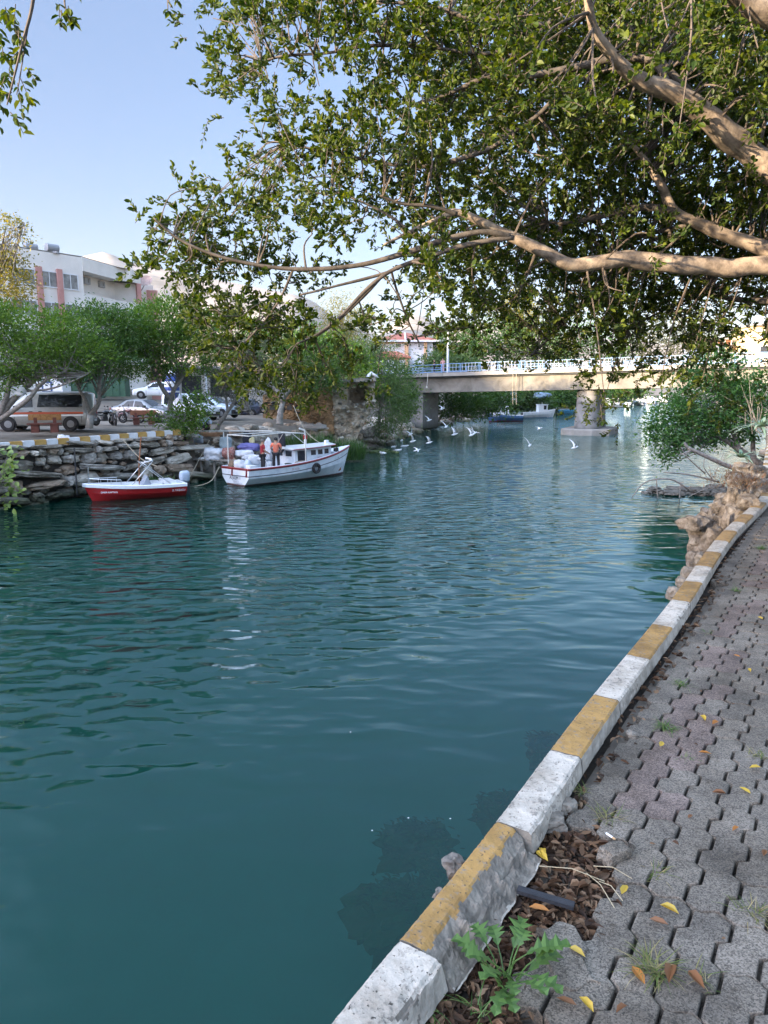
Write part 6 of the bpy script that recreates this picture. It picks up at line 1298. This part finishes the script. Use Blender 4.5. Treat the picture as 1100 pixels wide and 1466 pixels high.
# ------------------------------------------------------------------ people (skinned skeletons)
def skinmesh(joints, edges, name, m, parent, sub=1):
    names = list(joints); me = bpy.data.meshes.new(name); me.from_pydata([joints[n][0] for n in names], [(names.index(a), names.index(b)) for a, b in edges], [])
    o = bpy.data.objects.new(name, me); COL.objects.link(o); md = o.modifiers.new('s', 'SKIN'); 
    for i, n in enumerate(names): r = joints[n][1]; me.skin_vertices[0].data[i].radius = (r, r) if not hasattr(r, '__len__') else r
    me.skin_vertices[0].data[0].use_root = True; sm = o.modifiers.new('u', 'SUBSURF'); sm.levels = sub; sm.render_levels = sub
    dg = bpy.context.evaluated_depsgraph_get(); nm = bpy.data.meshes.new_from_object(o.evaluated_get(dg)); bpy.data.objects.remove(o)
    nm.materials.clear(); nm.materials.append(m); nm.polygons.foreach_set('use_smooth', [True]*len(nm.polygons)); r = bpy.data.objects.new(name, nm); COL.objects.link(r); r.parent = parent; return r
skin = mat('skin', [(.30, .17, .11), (.40, .24, .16)], .6, 5, 0)
def person(lab, loc, rz, shirt, trousers, hairm, pose='stand', dress=None, sc=1.0, grp=None):
    t = thing('person', lab, 'person', loc, rz, grp); t.scale = (sc,)*3   # faces +y
    if pose == 'sit':
        J = dict(pelvis=((0, 0, .12), .13), waist=((0, .02, .3), .125), chest=((0, .05, .48), .14), neck=((0, .07, .60), .06), head=((0, .09, .70), .085), crown=((0, .09, .80), .07))
        arms = {1: ((.19, .05, .53), (.36, .14, .36), (.46, .32, .22)), -1: ((-.19, .05, .53), (-.36, .12, .36), (-.42, .3, .24))}
        legs = {1: ((.1, .05, .12), (.24, .42, .36), (.2, .62, .04), (.2, .75, .02)), -1: ((-.1, .05, .12), (-.24, .42, .34), (-.2, .6, .04), (-.2, .73, .02))}
    else:
        J = dict(pelvis=((0, 0, .93), (.15, .11)), waist=((0, 0, 1.08), (.14, .10)), chest=((0, .01, 1.28), (.165, .115)), neck=((0, .02, 1.46), .055), head=((0, .04, 1.56), .085), crown=((0, .04, 1.67), .075))
        arms = {1: ((.2, .0, 1.40), (.29, .02, 1.14), (.20, .22, 1.02)), -1: ((-.2, .0, 1.40), (-.28, .02, 1.14), (-.18, .22, 1.02))}
        legs = {1: ((.1, 0, .88), (.12, .02, .5), (.13, -.01, .08), (.14, .14, .04)), -1: ((-.1, 0, .88), (-.13, .03, .5), (-.15, .0, .08), (-.16, .15, .04))}
    E = [('pelvis', 'waist'), ('waist', 'chest'), ('chest', 'neck'), ('neck', 'head'), ('head', 'crown')]
    hd = Vector(J['head'][0]); J['nose'] = ((hd.x, hd.y+.105, hd.z), .016); E.append(('head', 'nose'))
    for sg in (1, -1): J['ear%d' % sg] = ((hd.x+sg*.088, hd.y-.005, hd.z), .018); E.append(('head', 'ear%d' % sg))
    JS, ES = dict(pelvis=(Vector(J['pelvis'][0])+Vector((0, 0, -.06 if pose != 'sit' else .02)), (.165, .125) if pose != 'sit' else .155), waist=(J['waist'][0], (.16, .12) if pose != 'sit' else .15), chest=(J['chest'][0], (.18, .13) if pose != 'sit' else .16), collar=(Vector(J['neck'][0])-Vector((0, 0, .04)), .075)), [('pelvis', 'waist'), ('waist', 'chest'), ('chest', 'collar')]
    JT, ET = dict(pelvis=(Vector(J['pelvis'][0])+Vector((0, 0, .03)), (.158, .12) if pose != 'sit' else .145)), []
    for sg in (1, -1):
        s_, e_, h_ = [Vector(v) for v in arms[sg]]; k = str(sg)
        J['sh'+k] = (s_, .055); J['el'+k] = (e_, .042); J['wr'+k] = (h_, .03); d = (h_-e_).normalized(); J['palm'+k] = (h_+d*.07, .034); E += [('chest', 'sh'+k), ('sh'+k, 'el'+k), ('el'+k, 'wr'+k), ('wr'+k, 'palm'+k)]
        sd = d.cross(Vector((0, 0, 1))).normalized(); dn = d.cross(sd)
        for q in range(4):
            b_ = h_+d*.09+sd*(.024*(q-1.5)); J['f%d%s' % (q, k)] = (b_+d*(.035+.006*(1 if q in (1, 2) else 0)), .0095); J['g%d%s' % (q, k)] = (b_+d*.06+Vector((0, 0, -.028)), .008); E += [('palm'+k, 'f%d%s' % (q, k)), ('f%d%s' % (q, k), 'g%d%s' % (q, k))]
        J['th'+k] = (h_+d*.06+sd*.05*(-sg), .011); E.append(('wr'+k, 'th'+k))
        JS['sh'+k] = (s_, .072); JS['el'+k] = (s_.lerp(e_, .8 if pose != 'sit' else 1), .064); ES += [('chest', 'sh'+k), ('sh'+k, 'el'+k)]
        if pose == 'sit': JS['wr'+k] = (e_.lerp(h_, .85), .05); ES.append(('el'+k, 'wr'+k))
        a, b, c, f_ = [Vector(v) for v in legs[sg]]
        for n_, v, r in (('hip', a, .085), ('kn', b, .06), ('an', c, .042), ('toe', f_, .04)): J[n_+k] = (v, r)
        E += [('pelvis', 'hip'+k), ('hip'+k, 'kn'+k), ('kn'+k, 'an'+k), ('an'+k, 'toe'+k)]
        JT['hip'+k] = (a, .102); JT['kn'+k] = (b, .082); JT['an'+k] = (c+Vector((0, 0, .02)), .07); ET += [('pelvis', 'hip'+k), ('hip'+k, 'kn'+k), ('kn'+k, 'an'+k)]
    body = skinmesh(J, E, 'body', skin, t); 
    skinmesh(JS, ES, 'shirt', shirt, t)
    if dress:
        mb = MB(); mb.lathe((0, 0, .35), [(.22, -.2), (.21, .0), (.19, .4), (.17, .7), (.15, .78)], 14); mb.build('skirt', dress, t, smooth=True)
    else: skinmesh(JT, ET, 'trousers', trousers, t)
    mb = MB(); vs, fs = ico(3); hh = Vector((hd.x, hd.y-.012, hd.z+.055)); out_ = []
    keep = [f for f in fs if all(not (vs[i].y > .25 and vs[i].z < .35) and vs[i].z > -.62 for i in f)]
    mb.add([Vector((v.x*.098, v.y*.108, v.z*.108))+hh for v in vs], keep); mb.build('hair', hairm, t, smooth=True); return t
dkhair = plain('dark_hair', (.012, .010, .009), .7); gyhair = plain('grey_hair', (.14, .13, .12), .8); dkt = mat('trousers_black', [(.008, .008, .011), (.018, .018, .023)], .85, 6, .2)
ps = mat('shirt_red', [(.20, .012, .02), (.28, .02, .03)], .85, 5, .3); po = mat('shirt_orange', [(.60, .15, .085), (.70, .21, .13)], .85, 5, .3); pb = mat('shirt_blue', [(.26, .34, .46), (.38, .47, .58)], .85, 8, .3)
person('man in a dark red shirt and black trousers standing on the fishing boat stern', Fb(1.35, -.62, .60), rad(-62), ps, dkt, gyhair, sc=1.07)
person('man in an orange shirt and black trousers seen from behind standing on the fishing boat', Fb(2.4, -.45, .60), rad(-8), po, dkt, dkhair, sc=1.08)
person('person in a pale blue shirt sitting on the rubble bank below the parked cars', at(295, 615, 43.6)+Vector((0, 0, .0)), rad(165), pb, dkt, gyhair, 'sit', sc=1.28)
person('person in a pink top and long pink skirt at the blue bridge railing', BP(5.2, .65, 2.36), rad(155), mat('top_pink', [(.42, .22, .22), (.52, .30, .29)], .85, 5, .2), dkt, dkhair, dress=mat('skirt_pink', [(.38, .20, .23), (.48, .27, .30)], .85, 5, .2))
person('person in dark clothes standing on the bridge just left of the one in pink', BP(4.0, .9, 2.36), rad(100), dkt, dkt, dkhair, sc=.95)

# ------------------------------------------------------------------ gulls
gullw = mat('gull_white', [(.62, .64, .66), (.74, .75, .76)], .7, 8, 0)
def gull(lab, loc, rz, fly, lift=.35, pitch=0, sc=1.0, grp=None, roll=0):
    mb = MB(); prof_ = [(-.27, .012, 0), (-.2, .05, 0), (-.08, .085, 0), (.05, .09, .01), (.15, .065, .03), (.2, .05, .05), (.245, .045, .06), (.28, .022, .055), (.325, .006, .05)]
    rows = []
    for x, r, z in prof_:
        rows.append([Vector((x, r*math.cos(a)*(1.0 if x > -.22 else 3.0), z+r*.9*math.sin(a))) for a in [2*math.pi*j/10 for j in range(10)]])
    mb.loft(rows)
    for sg in (1, -1):
        if fly:
            sec = []
            for (s_, ch, dx, el) in ((0.03, .17, .02, 0), (.18, .16, .05, .13), (.34, .135, .04, .24), (.50, .085, -.03, .27+.1*lift), (.63, .01, -.12, .22+.2*lift)):
                y = s_*math.cos(lift*.9); z = .05+s_*math.sin(lift*.9)+el*lift*.35
                sec.append([Vector((dx+ch*.5, sg*y, z)), Vector((dx, sg*y, z+.014)), Vector((dx-ch*.5, sg*y, z)), Vector((dx, sg*y, z-.008))])
            mb.loft(sec if sg > 0 else sec)
        else:
            rows = [[Vector((x, sg*(.075+r*.2*math.cos(a)), .02+r*math.sin(a))) for a in [2*math.pi*j/8 for j in range(8)]] for x, r in ((.1, .03), (0, .07), (-.14, .06), (-.33, .012))]; mb.loft(rows)
    o = mb.build('seagull', gullw, smooth=True, loc=loc); o.rotation_euler = (roll, -pitch, rz); o.scale = (sc,)*3
    return tag(o, lab, 'gull', grp)
FG = [(633.6, 585.5, 70, 20, .45, 'gull gliding highest above the riprap under the left bridge span'), (614.5, 602, 66, 30, .4, 'gull gliding low over the riprap left of the pier'), (639, 611, 60, 60, .7, 'small gull flying with raised wing at the tip of the riprap'), (651, 622, 58, 10, .9, 'gull flying with one wing up over the dark water'), (675.5, 623, 55, 25, 1.0, 'gull with both wings high, rightmost of the flock at the riprap'), (591, 632, 58, 0, .9, 'gull taking off from the feeding flock with white wings up'), (588, 622, 62, 40, .7, 'greyish gull rising above the feeding flock'), (614.5, 634, 56, 5, .8, 'gull with wings in a wide V right of the feeding flock'), (597, 645, 55, 10, .05, 'gull skimming flat over the water below the flock'), (759, 638, 52, 60, .9, 'white gull flying low in mid river with its back turned'), (773, 614, 64, 20, .2, 'gull flying toward the pier over a dark reflection'), (823, 641, 48, 15, .75, 'gull with long wings in a wide V below the pier'), (680, 620, 62, 50, .3, 'lone gull between the flock and the middle of the river'), (775, 557.5, 120, 10, .5, 'distant gull flying under the bridge girder')]
for (px, py, Y, a, l, lab) in FG: gull(lab, at(px, py, Y), rad(a), True, l, .15, .95 if Y < 100 else 2.2, 'gulls flying over the river', R.gauss(0, .15))
for k, (px, py) in enumerate([(533.6, 638), (541.5, 635.5), (558, 627), (566, 625), (553, 634), (564.5, 641), (547.6, 650), (575.5, 632), (500, 644), (580, 640), (570, 646)]):
    c = gz(px, py, 0); c.z = .06; gull('white gull floating on the water of the feeding flock by the ruin', c, R.uniform(0, 6.28), False, sc=1.35, grp='gulls floating by the ruin')
for k, (px, py) in enumerate([(529, 541), (536, 544)]): c = at(px, py, RY+.4); c.z = RZ(541)+.22; gull(['white gull standing on the ruin slab, the left one', 'white gull at the very tip of the ruin slab'][k], c, rad(60+150*k), False, sc=1.25, pitch=.55, grp='gulls on the ruin')
mb = MB(); mb.leaf(gz(668, 781, .02), Vector((1, .3, 0)), Vector((0, 0, 1)), .4, .16, .1); tag(mb.build('floating_leaf', twig), 'dark leaf floating alone in the middle of the river', 'leaf')
mb = MB(); 
for p in ((502, 1048), (585, 1171), (645, 1172), (533, 1189)): q = gz(p[0], p[1], .006); mb.lathe(q, [(.001, -.004), (.011, 0), (.001, .004)], 7)
tag(mb.build('floating_speck', white_p), kind='stuff')
# ------------------------------------------------------------------ the big fig tree over the path
TB = Vector((7.4, 8.3, 3.15))
ft = thing('ficus_tree', 'huge spreading ficus tree whose pale limbs and leafy crown overhang the path and the river', 'tree', TB)
LPX = []; rg0 = random.Random(5)
LIM = []   # (points, radii)
def limb(pts, Y0, Y1):
    """pts (px, py, width px) -> world curve with depth running Y0..Y1"""
    n = len(pts); P = []; W = []
    for i, (px, py, w_) in enumerate(pts):
        Y = lerp(Y0, Y1, i/(n-1)); P.append(at(px, py, Y)); W.append(w_*Y/F/2*.88)
    sub = 6; C_ = catmull(P, sub); Rr = [lerp(W[min(i//sub, n-1)], W[min(i//sub+1, n-1)], (i % sub)/sub) for i in range(len(C_))]
    C_ = [p+Vector((noise.noise(p*2.3), noise.noise(p*2.3+Vector((7, 0, 0))), noise.noise(p*2.3+Vector((0, 9, 0)))))*r*.55 for p, r in zip(C_, Rr)]
    Rr = [r*(1+.14*noise.noise(p*5)) for p, r in zip(C_, Rr)]
    LIM.append((C_, Rr)); LPX.append([(px, py, lerp(Y0, Y1, i/(n-1)), w_) for i, (px, py, w_) in enumerate(pts)]); return C_, Rr
def behind(px, py, Y):
    for L_ in LPX:
        for (a, b) in zip(L_, L_[1:]):
            if max(a[3], b[3]) < 13: continue
            dx, dy = b[0]-a[0], b[1]-a[1]; t = max(0, min(1, ((px-a[0])*dx+(py-a[1])*dy)/(dx*dx+dy*dy+1e-6)))
            if math.hypot(px-a[0]-dx*t, py-a[1]-dy*t) < 34 and Y < lerp(a[2], b[2], t)+.4 and rg0.random() > .12: Y = lerp(a[2], b[2], t)+.4+rg0.uniform(0, .8)
    return Y
limb([(1290, 470, 50), (1190, 400, 34), (1100, 384, 28), (1030, 383, 29), (960, 380, 28), (905, 371, 27), (860, 376, 24), (815, 379, 21), (770, 355, 18), (720, 334, 16), (690, 319, 13), (652, 304, 11), (628, 313, 8), (588, 331, 6), (550, 350, 3)], 8.2, 6.9)
limb([(655, 305, 8), (620, 296, 6), (578, 292, 5), (545, 280, 3)], 6.95, 6.7)
limb([(730, 338, 9), (690, 332, 9), (640, 342, 9), (580, 362, 9), (520, 379, 8), (450, 386, 7), (380, 381, 6), (310, 366, 5), (255, 342, 4), (220, 312, 2.5)], 7.1, 6.6)
limb([(735, 340, 8), (680, 348, 8), (620, 365, 7), (565, 385, 7), (530, 410, 6), (490, 450, 5), (455, 478, 4), (425, 492, 3)], 7.1, 6.7)
limb([(560, 388, 5), (520, 400, 5), (480, 410, 4), (430, 422, 3)], 7.0, 6.8)
limb([(545, 398, 5), (520, 425, 5), (480, 462, 4), (440, 490, 3)], 6.95, 6.8)
limb([(1290, 455, 40), (1190, 390, 28), (1100, 362, 23), (1050, 340, 21), (1000, 318, 18), (965, 300, 16), (945, 265, 13), (920, 225, 9), (895, 195, 6), (870, 160, 4)], 8.2, 7.8)
limb([(968, 302, 10), (930, 298, 11), (890, 302, 11), (850, 312, 9), (815, 320, 6), (780, 318, 4)], 7.9, 8.3)
limb([(1270, 380, 60), (1190, 300, 46), (1100, 236, 38), (1050, 200, 38), (1010, 165, 34), (970, 137, 28), (920, 116, 24), (880, 85, 18), (852, 45, 15), (840, 0, 12), (835, -60, 9)], 7.6, 6.2)
limb([(960, 130, 12), (935, 88, 11), (880, 84, 11), (800, 101, 11), (740, 112, 9), (695, 110, 8), (640, 134, 6), (590, 150, 4)], 6.9, 7.3)
limb([(1015, 165, 14), (985, 130, 13), (950, 95, 12), (915, 50, 11), (880, 0, 10), (850, -60, 8)], 7.2, 7.2)
limb([(1300, 250, 60), (1180, 90, 46), (1100, 20, 40), (1040, -32, 34), (960, -110, 26)], 6.8, 5.6)
limb([(870, 100, 8), (820, 120, 8), (790, 145, 7), (770, 165, 7), (735, 190, 7), (700, 214, 7), (640, 233, 7), (584, 238, 6), (518, 227, 5), (464, 216, 4), (410, 205, 3)], 7.3, 7.4)
limb([(800, 20, 8), (760, 55, 7), (700, 76, 6), (620, 68, 5), (536, 65, 5), (470, 75, 4), (409, 80, 4), (370, 90, 3)], 7.3, 7.3)
limb([(840, 20, 10), (815, 30, 12), (770, 38, 11), (720, 32, 10), (680, 28, 8), (620, 10, 6), (540, 0, 4)], 7.4, 7.4)
limb([(1200, 420, 10), (1100, 431, 9), (1050, 428, 8), (1010, 420, 6), (960, 440, 4), (900, 470, 3)], 8.0, 9.5)
limb([(1000, 318, 8), (950, 330, 7), (890, 350, 6), (850, 410, 5), (800, 470, 4), (760, 510, 3)], 8.0, 10)
limb([(560, 385, 4), (570, 420, 4), (585, 460, 3), (600, 490, 2.5)], 7.1, 7.6)
limb([(420, 385, 4), (400, 430, 4), (370, 470, 3), (340, 500, 2.5)], 6.8, 7.0)
limb([(590, 335, 5), (560, 310, 4), (520, 290, 3.5), (470, 270, 3)], 6.9, 6.8)
# trunk standing beyond the right edge of the picture
tp = catmull([TB+Vector((.1, .3, -.2)), TB+Vector((0, 0, .9)), TB+Vector((-.1, -.2, 2.2)), TB+Vector((-.5, -.6, 3.4))], 6); tr_ = [lerp(.55, .33, i/(len(tp)-1)) for i in range(len(tp))]
tb = MB(); tb.tube([p-TB for p in tp], tr_, 16); 
for C_, Rr in LIM:
    if (C_[0].x/C_[0].y) > .62: q = C_[0]; e = tp[-4]; tb.tube([p-TB for p in catmull([e, e.lerp(q, .5)+Vector((0, 0, .1)), q], 5)], [lerp(.25, Rr[0], i/10) for i in range(11)], 10)
tb.build('trunk', bark, ft, smooth=True)
lb = MB(); tw0 = MB()
for C_, Rr in LIM: (lb if max(Rr) > .045 else tw0).tube([p-TB for p in C_], Rr, 10 if max(Rr) > .04 else 7)
lb.build('limbs', bark, ft, smooth=True); tw0.build('boughs', mat('shaded_bough_bark', [(.03, .025, .02), (.075, .062, .048), (.12, .10, .08)], .9, 10, .3), ft, smooth=True)  # bark colour darkened to stand for leaf shade on the thin boughs
# foliage density of the photograph, one cell = 50 px, first row y = -50
MAP = ["000000466677788888888888", "000000565667788888888888", "000000551366789999999988", "000000362354678899999988", "000000034566667788888888", "000000167766765667776788", "000002655566676666677888",
       "000046863343567777787888", "000047764211478888777999", "000015632112578888888996", "000002786352365899978521", "000000487430111246536130", "000000013000000023016210"]
allp = [(p, r) for C_, Rr in LIM for p, r in zip(C_, Rr)]
lv = MB(); tw = MB(); rg = random.Random(23); NL = 0
def spray(p, d, n_, l0, L_tw, lsz):
    """a twig with leaves spiralling round it"""
    d = d.normalized(); q = [p, p+d*L_tw*.5+Vector((0, 0, rg.gauss(0, .03))), p+d*L_tw+Vector((0, 0, rg.gauss(-.02, .05)))]
    tw.tube([x-TB for x in q], [.0035, .0025, .0015], 4, cap=False)
    a = d.cross(Vector((0, 0, 1)));
    if a.length < .1: a = Vector((1, 0, 0))
    a.normalize(); b = d.cross(a)
    for k in range(n_):
        t = .12+.88*(k+rg.random()*.6)/n_; c = q[0].lerp(q[1], t*2) if t < .5 else q[1].lerp(q[2], t*2-1)
        an = k*2.4+rg.uniform(-.4, .4); o = (a*math.cos(an)+b*math.sin(an)); dd = d*rg.uniform(.5, 1.1)+o*.8+Vector((0, 0, .12))
        l = lsz*rg.uniform(.7, 1.2); nn = (Vector((0, 0, 1))*.6+o*.3+d*-.5+Vector((rg.gauss(0, .35), rg.gauss(0, .35), rg.gauss(0, .3))))
        lv.leaf(c-TB, dd, nn, l, l*rg.uniform(.50, .64), rg.uniform(.1, .3))
def cluster(c, ns, lsz, out_, link=True, spread=.16):
    if link:
        best = min(allp[::3], key=lambda t_: (t_[0]-c).length_squared); e, r = best
        if (e-c).length < 2.2:
            m_ = e.lerp(c, .5)+Vector((rg.gauss(0, .06), rg.gauss(0, .06), rg.gauss(.02, .07))); P = catmull([e, m_, c], 4); r0 = min(r*.6, .012)
            tw.tube([p-TB for p in P], [lerp(r0, .004, i/(len(P)-1)) for i in range(len(P))], 5, cap=False)
            out_ = out_*.6+(c-e).normalized()*.6
    for k in range(ns):
        d = out_+Vector((rg.gauss(0, .65), rg.gauss(0, .65), rg.gauss(.12, .55))); p = c+Vector((rg.gauss(0, spread), rg.gauss(0, spread), rg.gauss(0, spread*.8)))
        spray(p, d, rg.randint(10, 15), 0, rg.uniform(.11, .23), lsz)
for r_, row in enumerate(MAP):
    for c_, ch in enumerate(row):
        d = int(ch)
        if not d: continue
        nclu = d*d*.085+d*.20
        k = int(nclu)+(1 if rg.random() < nclu-int(nclu) else 0)
        for _ in range(k):
            for _try in range(6):
                px = (c_+rg.random())*50; py = (r_-1+rg.random())*50
                if px > 660 or noise.noise(Vector((px/58, py/44, 2))) > -.12: break   # leaves gather in clumps along the outer boughs
            low = max(0, (py-330)/220)*max(0, min(1, (px-560)/120)); Y = 7.1+rg.gauss(0, .45)+low*rg.uniform(.5, 3.2)+(rg.uniform(0, 2.6) if px > 640 else rg.uniform(-.3, .8))
            if px > 700 and py < 200: Y -= rg.uniform(0, 1.4)
            Y = behind(px, py, Y)
            cluster(at(px, py, Y), rg.randint(6, 9), rg.uniform(.047, .064), Vector((-.35, -.1, .0)), spread=.07+.008*Y)
# deeper layer of the crown behind the dense right side
for _ in range(800):
    px = rg.uniform(610, 1180); py = rg.uniform(-80, 470)
    if px > 940 and py > 400: continue
    if rg.random() < .3 and px < 760: continue
    Y = rg.uniform(9, 12.5); cluster(at(px, py, Y), rg.randint(4, 6), .078, Vector((-.2, .2, 0)), False, .28)
# upper crown over the path and the water, above the picture
for _ in range(430):
    p = Vector((rg.uniform(-1.5, 10), rg.uniform(1.5, 11), rg.uniform(9.2, 13.5)))
    if p.z < CZ+p.y*.60+.9: continue
    if (p.x-5)**2/42+(p.y-6.5)**2/34 > 1: continue
    cluster(p, rg.randint(5, 7), .085, Vector((0, 0, .2)), False, .34)
# boughs hanging into the top left corner
for (pts, y0, y1) in (([(60, -150, 8), (50, -40, 6), (45, 10, 5), (32, 60, 4), (20, 110, 3), (10, 150, 2)], 4.6, 4.5), ([(60, -100, 5), (48, -10, 4), (38, 45, 3), (30, 100, 2), (24, 135, 1.5)], 4.7, 4.5), ([(250, -260, 8), (150, -160, 7), (100, -60, 4), (92, 0, 3), (100, 30, 2)], 4.8, 4.6), ([(330, -300, 6), (260, -100, 4), (240, -20, 3), (245, 10, 2)], 4.9, 4.7)):
    C_, Rr = limb(pts, y0, y1); tw.tube([p-TB for p in C_], Rr, 6)
tipc = [(8, 10), (22, 8), (12, 35), (28, 45), (5, 60), (30, 75), (12, 90), (38, 95), (8, 118), (30, 118), (18, 135), (6, 150), (14, 160), (2, 30), (2, 100), (36, 108), (-10, 60), (-15, 110), (-10, 20)]
for px, py in tipc:
    for _ in range(1): 
        c = at(px+rg.gauss(0, 4), py+rg.gauss(0, 4), 4.6+rg.gauss(0, .12)); spray(c, Vector((rg.gauss(0, .5), rg.gauss(0, .4), -.8)), 8, 0, .12, .062)
for px, py in ((85, 6), (98, 8), (95, 22), (103, 28), (88, 14)): spray(at(px, py, 4.6), Vector((rg.gauss(0, .4), rg.gauss(0, .4), -.6)), 6, 0, .06, .052)
for px, py in ((240, -4), (250, -2)): spray(at(px, py, 4.7), Vector((rg.gauss(0, .4), rg.gauss(0, .4), -.8)), 4, 0, .06, .055)
for px, py in ((-60, -60), (-40, -100), (20, -90), (60, -70), (110, -70), (160, -110), (230, -90), (260, -120)): cluster(at(px, py, 4.7), 5, .065, Vector((0, 0, -.3)), False, .12)
print('ficus leaf faces', len(lv.f), 'twig faces', len(tw.f))
G_fic = leafmat('ficus_leaves', [(.012, .030, .005), (.028, .056, .007), (.070, .102, .012), (.020, .041, .006), (.115, .145, .016), (.035, .062, .008)], .5, .42, .3)
lv.build('crown', G_fic, ft); tw.build('twigs', twig, ft)
try:
    cy = scene.cycles; cy.use_denoising = True; cy.max_bounces = 8; cy.diffuse_bounces = 4; cy.glossy_bounces = 4; cy.transmission_bounces = 6; cy.transparent_max_bounces = 12; cy.volume_bounces = 1; cy.sample_clamp_indirect = 4; cy.caustics_reflective = False; cy.caustics_refractive = False
except Exception as e: print(e)
